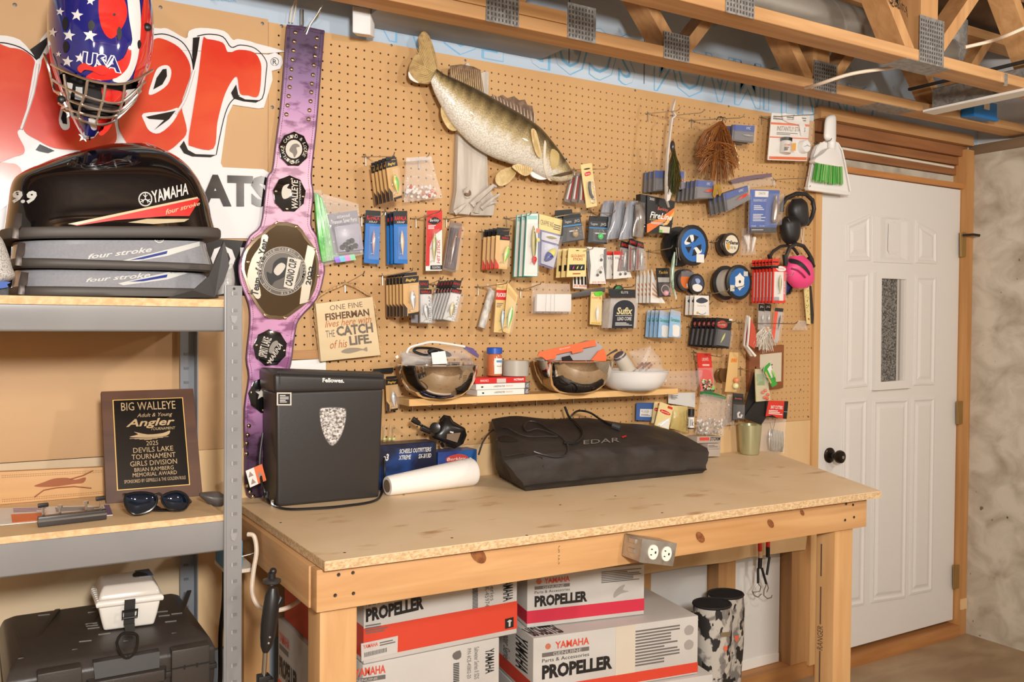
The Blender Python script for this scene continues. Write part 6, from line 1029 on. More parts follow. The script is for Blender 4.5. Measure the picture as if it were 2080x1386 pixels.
t = thing('edge_card', 'white and red card seen edge-on, nearer of the two', 'card', W(1530, 720, .12)); slab('card', zD([(1045, 960), (1060, 980), (1052, 1100), (1040, 1225), (1112, 1310), (1100, 1322), (1030, 1232), (1044, 1090)]), .13, .006, CRD, t); slab('red_face', zD([(1062, 985), (1100, 1060), (1112, 1200), (1095, 1250), (1048, 1220), (1058, 1090)]), .12, .003, flat((196, 80, 60), .45), t)
t = thing('edge_card', 'white and red card seen edge-on, nearer the wall', 'card', W(1518, 720, .09)); slab('card', zD([(1030, 955), (1044, 965), (1020, 1120), (1012, 1215), (1080, 1315), (1066, 1318), (1003, 1222), (1012, 1110)]), .10, .006, CRD, t); slab('red_face', zD([(1036, 975), (1048, 985), (1040, 1100), (1022, 1200), (1018, 1130)]), .095, .003, RED, t)
for i, (px, lab) in enumerate(((zD([(1130, 850), (1180, 855), (1175, 1090), (1125, 1080)]), 'clear black-topped jig pack, left of the white skirts'), (zD([(1185, 850), (1240, 855), (1225, 1090), (1178, 1080)]), 'clear black-topped jig pack, behind the white skirts'))):
    t, q = pk('jig_pack', lab, 'jig pack', px, .10-.02*i, flat((172, 164, 156), .4), 'clear jig packs with black tops'); q.rect('header', 0, .02, 1, .28, 0, .001, BLACK, t); txt(q, 'JIG', .2, .08, .8, .18, PRW, t, h=.0014); lure(q, (.5, .4), (.5, .8), .003, SILV2, t); blister(q, .05, .3, .95, .97, .010, t)
t, q = pk('jig_pack', 'tilted orange and clear jig pack above the small plaque', 'jig pack', zD([(1275, 890), (1345, 895), (1300, 1200), (1240, 1185)]), .10, flat((190, 180, 172), .4)); q.rect('orange_side', 0, .1, .4, .98, 0, .001, flat((232, 92, 66), .4), t); q.rect('header', 0, 0, 1, .1, 0, .002, DK, t); lure(q, (.65, .2), (.6, .6), .003, DK, t, h=.006); blister(q, .35, .1, 1, .98, .012, t)
t = thing('white_skirt_jigs', 'bunch of white skirted jigs hanging above the plaque', 'jig', W(1555, 715, .09)); strands(zD([(1190, 1060), (1210, 1060), (1160, 1080), (1230, 1080)]), zD([(1100, 1200), (1150, 1240), (1180, 1260), (1210, 1250), (1240, 1240), (1265, 1210), (1130, 1210)]), .10, 60, [flat((232, 226, 214), .35), flat((206, 196, 180), .4)], t, .0013, .015); MB().ball(W(*L1((1195, 1080), zD), .10), .008, 8, 6).build('jig_head', flat((200, 140, 110), .4), t, smooth=True)
t = thing('clear_wedge', 'scrap of clear plastic on the hook near the ruler', 'plastic scrap', W(1628, 672, .02)); pillow(zD([(1480, 1000), (1540, 1005), (1560, 1085), (1420, 1085)]), .03, .004, BAGF, t)
# small plaque and lower right cluster
t, q = pk('small_plaque', 'small brown wooden plaque with a pale plate low on the board', 'plaque', zE([(1330, 130), (1668, 98), (1660, 512), (1330, 548)]), .018, wood('plaque_wood', (150, 92, 52), (124, 70, 38), 'x', 14), None, .016, .002); q.rect('pale_plate', .30, .17, .92, .84, 0, .002, flat((208, 196, 172), .5), t); lines(q, .62, .4, .66, .7, 4, PRT, t, h=.0024)
t, q = pk('bead_pack', 'red header pack of green and black beads', 'bead pack', zE([(832, 178), (965, 178), (998, 550), (868, 545)]), .06, flat((214, 52, 40), .4)); txt(q, 'LURE PARTS', .3, .12, .76, .2, CRD, t); lines(q, .3, .28, .8, .34, 2, CRD, t)
for i in range(40): MB().ball(q.at(random.uniform(.1, .92), random.uniform(.68, .95), random.uniform(.003, .009)), .0036, 6, 5).build('bead', (BLACK, flat((150, 214, 110), .35), flat((226, 230, 190), .35))[i % 3], t, smooth=True)
q.rect('black_foot', .2, .95, 1, 1, 0, .001, BLACK, t); pillow(zE([(835, 320), (985, 318), (1000, 545), (866, 545)]), .062, .010, CLEAR, t)
t, q = pk('float_card', 'tall tan card with an orange and white float', 'float card', zE([(1145, 168), (1230, 172), (1212, 552), (1100, 550)]), .07, flat((216, 178, 118), .5), bevel=.002); q.poly('brand', [(.25, .16), (.85, .14), (.85, .25), (.2, .26)], 0, .0008, flat((226, 150, 70), .5), t); txt(q, 'THILL', .3, .17, .8, .23, flat((200, 80, 40), .5), t, h=.0012, shear=.3); MB().ball(q.at(.72, .70, .010), .0105, 12, 8).build('float_top', flat((226, 140, 96), .35), t, smooth=True); MB().ball(q.at(.7, .84, .010), .0115, 12, 8).build('float_bottom', flat((226, 222, 170), .35), t, smooth=True)
t = thing('leader_spool', 'small brass spool behind the tan float card', 'leader spool', W(1470, 785, .02)); MB().lathe(W(*L1((1090, 390), zE), .045), (0, -1, 0), [(.026, -.02), (.026, -.014), (.02, -.012), (.02, 0), (.026, .002), (.026, .006)], 24).build('body', mat('brass_dark', (150, 120, 80), .25, .7), t, smooth=True)
t, q = pk('jig_card', 'clear pack of orange round jigs in front of the plaque', 'jig pack', zE([(1388, 330), (1500, 340), (1535, 632), (1398, 645)]), .10, flat((196, 180, 120), .4)); q.rect('green_top', .1, .15, .7, .5, 0, .001, flat((120, 150, 70), .4), t)
for u, v in ((.4, .72), (.6, .66), (.75, .8), (.5, .88), (.68, .92)): MB().ball(q.at(u, v, .008), .0065, 8, 6).build('jig', flat((222, 96, 56), .35), t, smooth=True)
pillow(zE([(1388, 330), (1500, 330), (1538, 632), (1398, 645)]), .105, .012, BAGF, t)
t, q = pk('jig_card', 'green and white lure card tilted over the small plaque', 'lure card', zE([(1462, 330), (1530, 270), (1602, 480), (1555, 505)]), .12, flat((60, 160, 60), .4)); q.poly('white_panel', [(.45, .15), (1, .1), (1, .55), (.5, .6)], 0, .001, CRD, t); q.rect('tan_side', 0, .2, .2, .8, 0, .001, TAN, t); lure(q, (.75, .25), (.85, .75), .004, flat((150, 210, 90), .3), t)
MB().tube([q.at(.5+.9*math.cos(a), .2+.35*math.sin(a), .012) for a in [2*math.pi*i/20 for i in range(20)]], .0007, 4, True).build('snell_loop', flat((206, 206, 200), .3), t)
t, q = pk('lure_card', 'large black lure card hanging at an angle', 'lure card', zE([(1400, 305), (1395, 410), (1470, 640), (1272, 780)]), .08, flat((26, 24, 25), .45), None, .004)
tag(slab('black_pouch', zE([(1395, 640), (1500, 620), (1500, 790), (1450, 865), (1280, 800)]), .085, .006, flat((30, 28, 28), .5), bevel=.001), 'black fabric pouch below the small plaque', 'pouch')
t, q = pk('tool_pack', 'black tool pack with a red label low on the board', 'tool pack', zE([(1500, 632), (1710, 640), (1694, 812), (1488, 790)]), .09, flat((26, 24, 26), .4), None, .004, .002); q.poly('red_label', [(.08, 0), (.80, 0), (.80, 1), (.52, .98), (.3, .85), (.0, .97)], 0, .001, flat((212, 54, 40), .4), t); txt(q, 'BAIT CUTTERS', .2, .28, .74, .48, CRD, t, h=.0014, bold=.02); lines(q, .12, .55, .76, .82, 3, CRD, t, h=.0014); q.rect('blue_line', .82, .58, .99, .61, 0, .001, flat((110, 170, 200), .4), t); slot(q, .45, .14, t, .1, .04)
t, q = pk('jig_pack', 'black and white jig pack beside the black pouch', 'jig pack', zE([(1180, 560), (1278, 570), (1270, 815), (1170, 825)]), .09, flat((52, 50, 52), .4)); q.rect('header', 0, .12, 1, .3, 0, .001, flat((40, 36, 36), .4), t); txt(q, 'Berkley', .15, .16, .85, .24, flat((206, 110, 96), .5), t, h=.0014, shear=.2); MB().tube([q.at(.5, .7, .008), q.at(.35, .75, .008), q.at(.4, .88, .008), q.at(.65, .9, .008), q.at(.72, .8, .008)], .004, 8).build('bait', flat((206, 204, 200), .35), t, smooth=True); blister(q, .05, .4, .95, .97, .014, t)
t = thing('silver_baits', 'tangle of silver baits in a bag above the green cup', 'bait bag', W(1488, 868, .05)); pillow(zE([(1120, 580), (1180, 570), (1190, 860), (1090, 870)]), .06, .016, BAGF, t)
for i in range(14): x = random.uniform(1100, 1180); y = random.uniform(690, 840); MB().tube([W(*L1((x, y), zE), .07), W(*L1((x+random.uniform(-12, 12), y+60), zE), .065)], [.003, .0012], 6).build('bait', flat((190, 186, 180), .3, metal=.5), t, smooth=True)
# bags right of the plank
t = thing('silver_jig_bag', 'green-topped zip bag full of silver and white jigs', 'jig bag', W(1440, 885, .04)); slab('zip_top', zE([(862, 545), (960, 545), (1060, 580), (1112, 600), (1105, 625), (1000, 598), (865, 572)]), .065, .003, flat((44, 110, 50), .4), t); pillow(zE([(865, 560), (1110, 600), (1085, 970), (815, 950)]), .06, .03, BAGF, t)
SJ = flat((206, 200, 192), .2, metal=.6)
for i in range(70):
    u, v = random.random(), random.random()**.7; x = 835+240*u; y = 790+165*v; r_ = random.uniform(.003, .006); c_ = W(*L1((x, y), zE), random.uniform(.05, .085)); MB().ball(c_, r_, 6, 4, (1, 1, random.uniform(.8, 1.8))).build('jig', SJ if i % 3 else flat((226, 222, 216), .4), t, smooth=True)
tag(slab('paper_slip', zE([(555, 560), (815, 555), (812, 700), (555, 660)]), .03, .001, flat((206, 204, 200), .6)), 'white printed slip hanging under the plank end', 'paper'); ps = bpy.data.objects['paper_slip']; lines(Qw(zE([(555, 560), (815, 555), (812, 700), (555, 660)]), .03), .1, .2, .35, .6, 4, PRT, ps)
t, q = pk('lure_card', 'blue card with a white label behind the black bag', 'lure card', zE([(252, 655), (430, 655), (400, 830), (248, 822)]), .03, flat((66, 98, 158), .4)); q.rect('label', .2, .35, .95, .78, 0, .001, CRD, t); txt(q, 'PFLUEGER', .26, .42, .7, .56, PRT, t, h=.0014); lines(q, .26, .62, .8, .74, 2, PRT, t, h=.0014)
for i, (px, lab) in enumerate(((zE([(478, 645), (605, 690), (560, 915), (425, 870)]), 'cream tool card nearer the camera under the plank end'), (zE([(424, 645), (478, 648), (450, 860), (396, 850)]), 'cream tool card nearer the wall under the plank end'))):
    t, q = pk('tool_card', lab, 'tool card', px, .08-.03*i, flat((224, 204, 146), .5), 'cream tool cards under the plank'); q.poly('logo', P2([(.15, .3), (.5, .27), (.85, .33), (.85, .4), (.5, .43), (.15, .38)], 3), 0, .0008, RED, t); txt(q, 'Berkley', .22, .32, .8, .39, WHITE, t, h=.0012); q.poly('white_panel', [(.1, .95), (.9, .5), (.95, .98)], 0, .0008, CRD, t); MB().tube([q.at(.3, .95, .004), q.at(.55, .75, .004), q.at(.8, .58, .004)], .0015, 5).build('tool', STEEL, t); q.rect('tag', .6, .05, .95, .15, 0, .001, RED, t)
t = thing('yellow_bag', 'yellowish clear bag behind the small black-lidded jar', 'bag', W(1378, 880, .04)); pillow(zE([(590, 680), (740, 690), (745, 945), (575, 900)]), .05, .02, mat('yellow_bag', (206, 186, 120), .35, trans=.0, col2=(190, 166, 100), scale=(20, 20, 20)), t)
t = thing('small_jar', 'small clear jar with a black lid and a white label', 'jar', W(1402, 872, .07)); a, b = W(*L1((772, 905), zE), .10), W(*L1((774, 770), zE), .10); MB().tube([a, b], .0115, 14).build('glass', flat((60, 58, 60), .2), t, smooth=True); MB().tube([W(*L1((774, 772), zE), .10), W(*L1((776, 712), zE), .10)], .0118, 14).build('lid', BLACK, t, smooth=True); MB().tube([a.lerp(b, .1), a.lerp(b, .85)], .0118, 14, cap=False).build('label', CRD, t, smooth=True); q = Qw(zE([(728, 800), (810, 805), (805, 890), (722, 880)]), .1122); txt(q, '3 1k', .1, .1, .9, .9, DK, t)
for i, (x0, y0, x1, y1, lab, tx) in enumerate(((832, 975, 1060, 1040, 'flat clear tackle box with red lettering, top of the small stack', 'STORM'), (935, 1045, 1058, 1098, 'flat grey tackle box in the middle of the small stack', 'SIZE 4'), (925, 1100, 1055, 1170, 'flat grey tackle box at the bottom of the small stack', ''))):
    t, q = pk('tackle_box', lab, 'tackle box', zE([(x0, y0+4), (x1, y0), (x1, y1), (x0, y1+4)]), .07+.006*i, flat((176, 164, 152), .35), 'small stack of flat tackle boxes', .05, .002)
    if i == 0: q.rect('red_label', .1, .15, .5, .6, 0, .001, flat((212, 70, 56), .4), t); txt(q, tx, .54, .1, .98, .65, DK, t, bold=.03, shear=.2)
    elif tx: lines(q, .05, .2, .8, .7, 2, PRT, t)
t = thing('blade_bag', 'clear bag of steel spoon blades hanging beside the door', 'bag', W(1572, 922, .02)); pillow(zE([(1395, 800), (1690, 800), (1670, 1140), (1395, 1120)]), .035, .018, BAGF, t)
for i in range(5): c = L1((1545+26*i, 1000+6*i), zE); Blob([(c[0]-3, c[1]-20, c[0]+2, c[1]-20, .3), (c[0]-6, c[1], c[0]+3, c[1], 1), (c[0]-4, c[1]+22, c[0]+1, c[1]+22, .3)], .04, .006, .004, 2, 8, 4).mb.build('blade', CHROME, t, smooth=True)
for a, b in (((1530, 840), (1560, 990)), ((1590, 800), (1545, 980)), ((1545, 990), (1540, 1130))): MB().tube([W(*L1(a, zE), .045), W(*L1(b, zE), .045)], .0012, 5).build('wire', STEEL, t)
# ================================================================ PLANK SHELF
PLK = wood('plank_pine', (226, 184, 124), (210, 164, 104), 'x', 14); PT = 1.2265
t = thing('plank_shelf', 'narrow pine plank resting on peg hooks across the board', 'shelf', (1.6, -.09, 1.206)); MB().box(1.088, 2.11, -.137, -.045, 1.206, PT).build('plank', PLK, t, bevel=.001, seg=1)
for i in range(7):
    x = 1.16+i*.15; MB().tube([(x, .004, 1.204), (x, -.10, 1.2035), (x, -.13, 1.203), (x, -.142, 1.208)], .002, 6).tube([(x, -.004, 1.204), (x, -.004, 1.175)], .0018, 6).build('support_hook', STEEL, t, smooth=True)
MIRS = mat('mirror_steel', (214, 206, 196), .07, 1.)
def bowl(name, label, xl, xr, y, d, zb, m, prof, cat='bowl', grp=None):
    a, b = W(xl, y, d), W(xr, y, d); c = (a+b)/2; r = (b.x-a.x)/2; hgt = c.z-zb; t = thing(name, label, cat, (c.x, c.y, zb), grp)
    P_ = [(r*k, hgt*h) for k, h in prof]; MB().lathe((c.x, c.y, zb), (0, 0, 1), P_+[(r*1.03, hgt), (r*1.03, hgt*1.015)]+[(max(k-.004, .001), h+.003) for k, h in P_[::-1]], 36, cap=False).build('shell', m, t, smooth=True); return t, V((c.x, c.y, zb)), r, hgt
HEMI = [(.30, 0), (.42, .01), (.62, .10), (.80, .28), (.92, .55), (.985, .85), (1, 1)]
t, c, r, hg = bowl('steel_bowl', 'shiny steel bowl heaped with bags at the left of the plank', 815, 962, 741, .138, PT, MIRS, HEMI, grp='steel bowls')
q = Q([c+V((.0, -r*.99, hg*.82)), c+V((.05, -r*.96, hg*.82)), c+V((.05, -r*.93, hg*.5)), c+V((0, -r*.96, hg*.5))]); lines(q, .35, .2, .6, .9, 5, flat((90, 76, 60), .4), t, h=.006)
t = thing('parts_bag', 'heap of clear bags with cables and a white card in the left bowl', 'bag', (c.x, c.y, c.z+hg)); z9 = lambda p: zz(p, 6.933, 800, 680)
pillow(z9([(170, 200), (1000, 150), (1130, 420), (110, 420)]), .135, .07, BAGF, t, rows=6); pillow(z9([(90, 240), (700, 260), (640, 420), (110, 425)]), .16, .04, HAZE, t, 'inner_bag'); slab('white_card', z9([(528, 258), (722, 228), (755, 408), (548, 418)]), .215, .002, flat((232, 230, 226), .5), t); slab('zip_strip', z9([(1015, 165), (1120, 195), (1200, 290), (1190, 325), (1080, 260), (985, 195)]), .16, .004, flat((96, 80, 130), .4), t)
MB().tube(sm([W(*L1(p, z9), .19) for p in ((280, 225), (330, 190), (480, 190), (640, 215), (800, 290), (620, 290), (450, 290), (340, 260))], 5), .004, 7, True).build('cable', BLACK, t, smooth=True); MB().tube(sm([W(*L1(p, z9), .17) for p in ((180, 260), (230, 180), (400, 130), (540, 105), (760, 130), (1000, 170))], 5, False), .0035, 7).build('white_cable', WHITE, t, smooth=True); MB().tube([W(*L1(p, z9), .2) for p in ((490, 250), (560, 215), (610, 225))], .007, 8).build('connector', BLACK, t, smooth=True)
slab('paper_scrap', z9([(20, 310), (55, 285), (70, 320), (40, 340)]), .15, .002, WHITE, t)
# map boxes, bottle, tape
for i, (x0, x1, y0, y1, m, lab) in enumerate(((1002-55, 1064, 789.5, 802, CRD, 'white map box at the bottom of the pile'), (952, 1065, 778, 789, CRD, 'white map box in the middle of the pile'), (958, 1068, 768, 777, flat((208, 40, 40), .4), 'red map box on top of the pile'))):
    zb = PT+.0005+i*.0185; a, b = W(970, 800, .13).x-.004*i, W(1066, 795, .13).x+.002*i; t = thing('map_box', lab, 'box', ((a+b)/2, -.09, zb), 'pile of map boxes'); MB().box(a, b, -.128, -.055, zb, zb+.0175).build('carton', m, t, bevel=.0008, seg=1); q = Q([(a, -.1285, zb+.0175), (b, -.1285, zb+.0175), (b, -.1285, zb), (a, -.1285, zb)])
    if i == 2: txt(q, 'NAVIONICS', .1, .3, .26, .7, CRD, t); txt(q, 'HOTMAPS', .76, .25, .96, .65, CRD, t, bold=.03); q.rect('sticker', .42, .2, .6, .95, 0, .0006, flat((206, 190, 180), .5), t)
    else: txt(q, 'LAKEMASTER', .35, .32, .58, .62, DK, t); txt(q, 'PREMIUM', .6, .34, .74, .6, flat((206, 150, 130), .5), t); q.rect('grey_end', 1, 0, 1.1, 1, -.06, -.001, flat((96, 94, 96), .5), t); txt(q, 'N3', 1.02, .2, 1.08, .8, CRD, t, rot=90); q.rect('mark', .1, .4, .14, .65, 0, .0005, DK, t)
zt = PT+.057; t = thing('pill_bottle', 'clear pill bottle with a blue cap and orange pills', 'bottle', (W(1004, 765, .1).x, -.095, zt)); c = V((W(1004, 765, .095).x, -.095, zt)); sc_ = .029
MB().lathe(c, (0, 0, 1), [(.020, 0), (.0235, .003), (.0235, .062), (.020, .070)], 22).build('bottle', flat((196, 110, 70), .15), t, smooth=True); MB().lathe(c+V((0, 0, .07)), (0, 0, 1), [(.0245, 0), (.0245, .017), (.022, .019)], 22).build('cap', flat((40, 88, 180), .35), t, smooth=True)
MB().rings([[c+V((math.cos(a)*.0239, math.sin(a)*.0239, h)) for a in [math.radians(-120+i*10) for i in range(14)]] for h in (.008, .056)], cap=False, closed=False).build('label', CRD, t, smooth=True); q = Q([c+V((-.006, -.0243, .05)), c+V((.014, -.0243, .05)), c+V((.014, -.0243, .012)), c+V((-.006, -.0243, .012))]); q.rect('blue_band', 0, 0, 1, .16, 0, .001, flat((90, 140, 190), .4), t); txt(q, 'Ibuprofen', .05, .4, .95, .56, PRT, t, h=.0012)
t = thing('tape_roll', 'roll of grey duct tape standing on the map boxes', 'tape roll', (W(1045, 765, .095).x, -.095, zt)); c = V((W(1043, 765, .095).x+.008, -.095, zt)); MB().lathe(c, (0, 0, 1), [(.026, 0), (.042, 0), (.042, .048), (.026, .048), (.026, 0)], 30, cap=False).build('tape', flat((176, 170, 158), .35), t, smooth=True); MB().lathe(c, (0, 0, 1), [(.024, .0005), (.0258, .0005), (.0258, .0475), (.024, .0475), (.024, .0005)], 24, cap=False).build('core', flat((190, 150, 104), .6), t, smooth=True)
# right bowls
t, c, r, hg = bowl('steel_bowl', 'shiny steel bowl with an orange carton at the middle of the plank', 1096, 1230, 733, .138, PT, MIRS, HEMI, grp='steel bowls'); zF = lambda p: zz(p, 5.778, 1080, 680)
t = thing('orange_carton', 'torn orange and grey carton lying in the middle bowl', 'carton', (c.x, c.y, c.z+hg*.6)); OC = flat((236, 112, 68), .45)
MB().prism([W(*L1(p, zF), .17) for p in ((95, 200), (740, 60), (765, 130), (600, 160), (610, 195), (480, 225), (470, 195), (290, 235), (280, 285), (170, 300), (130, 265), (70, 250))], (0, .004, 0)).build('lid', OC, t); MB().prism([W(*L1(p, zF), .155) for p in ((290, 240), (740, 70), (830, 140), (800, 200), (690, 300), (100, 305))], (0, .05, 0)).build('inside', flat((168, 166, 166), .5), t); MB().prism([W(*L1(p, zF), .165) for p in ((790, 190), (850, 170), (880, 250), (870, 320), (700, 300))], (0, .004, 0)).build('flap', OC, t); slab('foot', zF([(360, 265), (450, 245), (490, 310), (370, 315)]), .166, .004, BLACK, t); txt(Qw(zF([(325, 165), (450, 140), (452, 155), (328, 180)]), .1705), 'BROCRAFT', 0, 0, 1, 1, CRD, t)
t, c, r, hg = bowl('white_bowl', 'white plastic bowl at the right of the plank', 1229, 1342, 753, .13, PT, flat((232, 230, 226), .25), [(.5, 0), (.62, .03), (.78, .22), (.9, .55), (1, 1)])
t = thing('sealant_tube', 'grey sealant tube lying in the white bowl', 'tube', c+V((0, 0, hg*.6))); MB().tube([W(*L1(p, zF), .15) for p in ((1020, 235), (1050, 280), (1090, 340), (1130, 420))], [.020, .023, .024, .026], 16).build('body', flat((196, 186, 170), .4), t, smooth=True); MB().tube([W(*L1(p, zF), .15) for p in ((1018, 232), (1035, 260))], [.018, .0235], 16).build('band', flat((92, 82, 92), .4), t, smooth=True)
tag(MB().tube([W(*L1((880, 250), zF), .16), W(*L1((940, 210), zF), .16), W(*L1((1000, 180), zF), .16)], [.002, .003, .004], 8).build('ink_pen', flat((60, 52, 46), .3), smooth=True), 'pen sticking out between the two right bowls', 'pen')
t = thing('plastic_bag', 'large crumpled clear bag spilling from the white bowl over the plank end', 'plastic bag', W(1390, 790, .08)); pillow(zF([(1130, 200), (1390, 140), (1560, 440), (1250, 430)]), .14, .05, BAGF, t); pillow(zF([(1480, 430), (2010, 420), (1930, 660), (1440, 590)]), .08, .04, CLEAR, t, 'bag_tail'); MB().prism([W(*L1(p, zF), .13) for p in ((1330, 250), (1400, 120), (1385, 230), (1330, 330), (1250, 390))], (0, .003, 0)).build('bag_corner', BAGF, t); slab('label', zF([(1470, 480), (1580, 500), (1585, 555), (1475, 550)]), .10, .002, flat((206, 196, 184), .5), t)
for i in range(7): x = 1240+i*22; MB().tube([W(*L1((x, 395-(i % 3)*20), zF), .14), W(*L1((x+40, 350-(i % 2)*20), zF), .14)], .0035, 6).build('bait', (flat((170, 110, 90), .4), flat((120, 100, 90), .4))[i % 2], t, smooth=True)
# ================================================================ SHREDDER
SB = mat('shredder_black', (46, 42, 40), .42, bump=.05, bscale=(300, 300, 300)); t = thing('paper_shredder', 'black paper shredder standing on the bench by the belt', 'shredder', (.83, -.1, BZ))
q = Qw([(561, 797), (779, 790), (770, 1011), (563, 1030)], .175); MB().hexa(q.p, [p+V((-.0, .125, 0)) for p in q.p]).build('bin', SB, t, bevel=.008, seg=3)
hq = Qw([(557, 760), (784, 768), (784, 792), (558, 799)], .18); bk = [p+V((0, .14, 0)) for p in hq.p]; bk[0].z += .012; bk[1].z += .012; MB().hexa(hq.p, bk).build('head', SB, t, bevel=.010, seg=3)
MB().prism([W(562, 757, .165)+V((0, 0, .004)), W(780, 764, .165)+V((0, 0, .004)), W(770, 758, .10)+V((0, 0, .004)), W(566, 752, .10)+V((0, 0, .004))], (0, 0, -.01)).build('feed_slot', flat((30, 28, 28), .5), t)
txt(Qw([(655, 768), (699, 769), (699, 778), (655, 777)], .1812), 'Fellowes.', 0, 0, 1, 1, WHITE, t, bold=.03); MB().box(hq.p[0].x+.014, hq.p[0].x+.0155, -.1815, -.1795, 1.283, 1.315).build('seam', BLACK, t)
lq = Qw([(562, 797), (592, 797), (592, 824), (562, 824)], .1765); lq.rect('warning_label', 0, .02, 1, 1, 0, .0006, flat((206, 196, 184), .5), t); lq.rect('label_panel', .1, .12, .9, .9, .0006, .001, BLACK, t); lines(lq, .2, .2, .8, .8, 5, PRW, t, h=.0014)
sh = P2([(650, 834), (662, 829), (690, 829), (702, 834), (700, 862), (690, 890), (675, 905), (662, 892), (653, 866)], 3); slab('window_rim', [(676+(x-676)*1.06, 866+(y-866)*1.04) for x, y in sh], .1758, .002, flat((90, 86, 84), .3), t); slab('window', sh, .1768, .0012, mat('shredded_paper', (226, 220, 214), .25, col2=(96, 88, 82), scale=(130, 40, 160), detail=3, lo=.38, hi=.62, bump=.4, coat=.5), t)
# cords and tag
pc = t; CB_ = flat((26, 24, 23), .45)
MB().tube(sm([W(534, 880, .10), W(528, 930, .11), W(530, 970, .13), W(538, 1000, .16), H(548, 1022, BZ+.005), H(580, 1034, BZ+.005), H(640, 1033, BZ+.005), H(700, 1028, BZ+.005), H(760, 1018, BZ+.005), H(776, 1000, BZ+.005), W(781, 960, .15), W(780, 930, .13)], 5, False), .0035, 7).build('power_cord', CB_, pc, smooth=True); MB().tube([W(542, 1000, .15), W(541, 1012, .155)], .007, 8).build('plug', CB_, pc, smooth=True); MB().box(H(541, 1022, BZ).x-.003, H(541, 1022, BZ).x+.003, -.158, -.152, BZ, BZ+.02).build('prong', CHROME, pc)
tq = Qw([(499, 957), (532, 943), (541, 976), (508, 991)], .13); t = thing('warning_tag', 'orange and white warning tag on the shredder cord', 'tag', tq.at(.5, 1)); tq.rect('tag', 0, 0, 1, 1, -.001, 0, CRD, t); tq.rect('orange_half', .5, 0, 1, 1, 0, .0006, ORA, t)
for u, v in ((.22, .28), (.25, .72), (.72, .5)): tq.poly('symbol', [(u, v-.16), (u+.15, v+.14), (u-.15, v+.14)], 0, .001, flat((150, 130, 120), .5), t)
# ================================================================ BENCH GOODS
def carton(name, label, cat, x0, x1, y0, y1, z0, z1, m, grp=None):
    t = thing(name, label, cat, ((x0+x1)/2, (y0+y1)/2, z0), grp); MB().box(x0, x1, y0, y1, z0, z1).build('carton', m, t, bevel=.0015, seg=1); return t, Q([(x0, y0, z1), (x1, y0, z1), (x1, y0, z0), (x0, y0, z0)])
NV = mat('navy_print', (22, 26, 48), .35, col2=(30, 66, 128), scale=(9, 9, 14), lo=.30, hi=.52); NV2 = mat('blue_print', (40, 110, 176), .35, col2=(46, 54, 116), scale=(7, 7, 10))
p0, p1 = W(771, 902, .082), W(886, 897, .082); t, q = carton('reel_box', 'navy blue reel box behind the paper towel roll', 'box', p0.x, p1.x, -.082, -.014, BZ, p1.z, NV); txt(q, 'SCHEELS OUTFITTERS', .34, .12, .91, .22, PRW, t, bold=.02, shear=.25); txt(q, 'XTREME', .33, .26, .55, .36, PRW, t, bold=.02, shear=.25); txt(q, 'SX-3/13D', .68, .26, .91, .36, PRW, t, bold=.02, shear=.2); txt(q, 'e3', .06, .2, .16, .36, PRW, t, bold=.04, shear=.2); q.rect('edge', .95, 0, 1, 1, 0, .0006, flat((24, 26, 38), .4), t)
p0, p1 = W(890, 916, .08), W(969, 913, .08); t, q = carton('reel_box', 'bright blue line box under the fishing reel', 'box', p0.x, p1.x, -.080, -.014, BZ, p1.z, NV2); q.poly('logo', P2([(.2, .2), (.5, .1), (.75, .2), (.7, .34), (.3, .36)], 3), 0, .0006, flat((190, 70, 60), .4), t); txt(q, 'Berkley', .22, .2, .7, .32, CRD, t, h=.001, shear=.2); txt(q, '9', .76, .24, .88, .5, CRD, t, h=.001, bold=.04); q.rect('white_corner', .86, .86, .98, .98, 0, .0006, CRD, t); q.poly('purple_print', [(0, 1), (0, .6), (.4, .7), (1, .7), (1, 1)], 0, .0004, flat((60, 56, 120), .4), t)
t = thing('paper_towel', 'white paper towel roll lying beside the shredder', 'paper towel', (1.16, -.16, BZ)); a, b = V((1.008, -.168, BZ+.028)), V((1.295, -.142, BZ+.042)); MB().tube([a, a.lerp(b, .02), a.lerp(b, .5), a.lerp(b, .97), b], [.026, .028, .035, .042, .039], 28).build('roll', mat('towel_white', (238, 232, 224), .8, bump=.15, bscale=(90, 90, 90)), t, smooth=True); dv = (a-b).normalized(); MB().tube([a+dv*.002, a+dv*.0005], .018, 20).build('core', flat((120, 100, 82), .7), t, smooth=True)
# fishing reel on the boxes
RB = flat((28, 25, 24), .3); zR = lambda p: zz(p, 6.93, 770, 820); rd = .075
t = thing('fishing_reel', 'black low-profile fishing reel on top of the blue boxes', 'fishing reel', W(905, 910, rd)); Blob([(*L1((905, 190), zR), *L1((980, 190), zR), .4), (*L1((850, 270), zR), *L1((1020, 280), zR), .8), (*L1((800, 350), zR), *L1((1180, 335), zR), 1), (*L1((750, 430), zR), *L1((1192, 420), zR), 1), (*L1((770, 490), zR), *L1((1165, 520), zR), .9), (*L1((930, 560), zR), *L1((1090, 600), zR), .6)], rd, .030, .02, 3, 14, 4).mb.build('body', RB, t, smooth=True)
MB().tube([W(*L1(p, zR), rd) for p in ((880, 260), (930, 200), (970, 210), (1010, 280), (1110, 340), (1170, 370), (1190, 440), (1150, 540), (1060, 590), (960, 560))], .010, 10).build('frame', RB, t, smooth=True); slab('face_plate', zR([(960, 430), (1150, 410), (1100, 550), (950, 500)]), rd+.034, .003, flat((150, 130, 110), .3, metal=.5), t); slab('brand_mark', zR([(1000, 390), (1050, 400), (1045, 420), (1000, 410)]), rd+.034, .002, PRW, t)
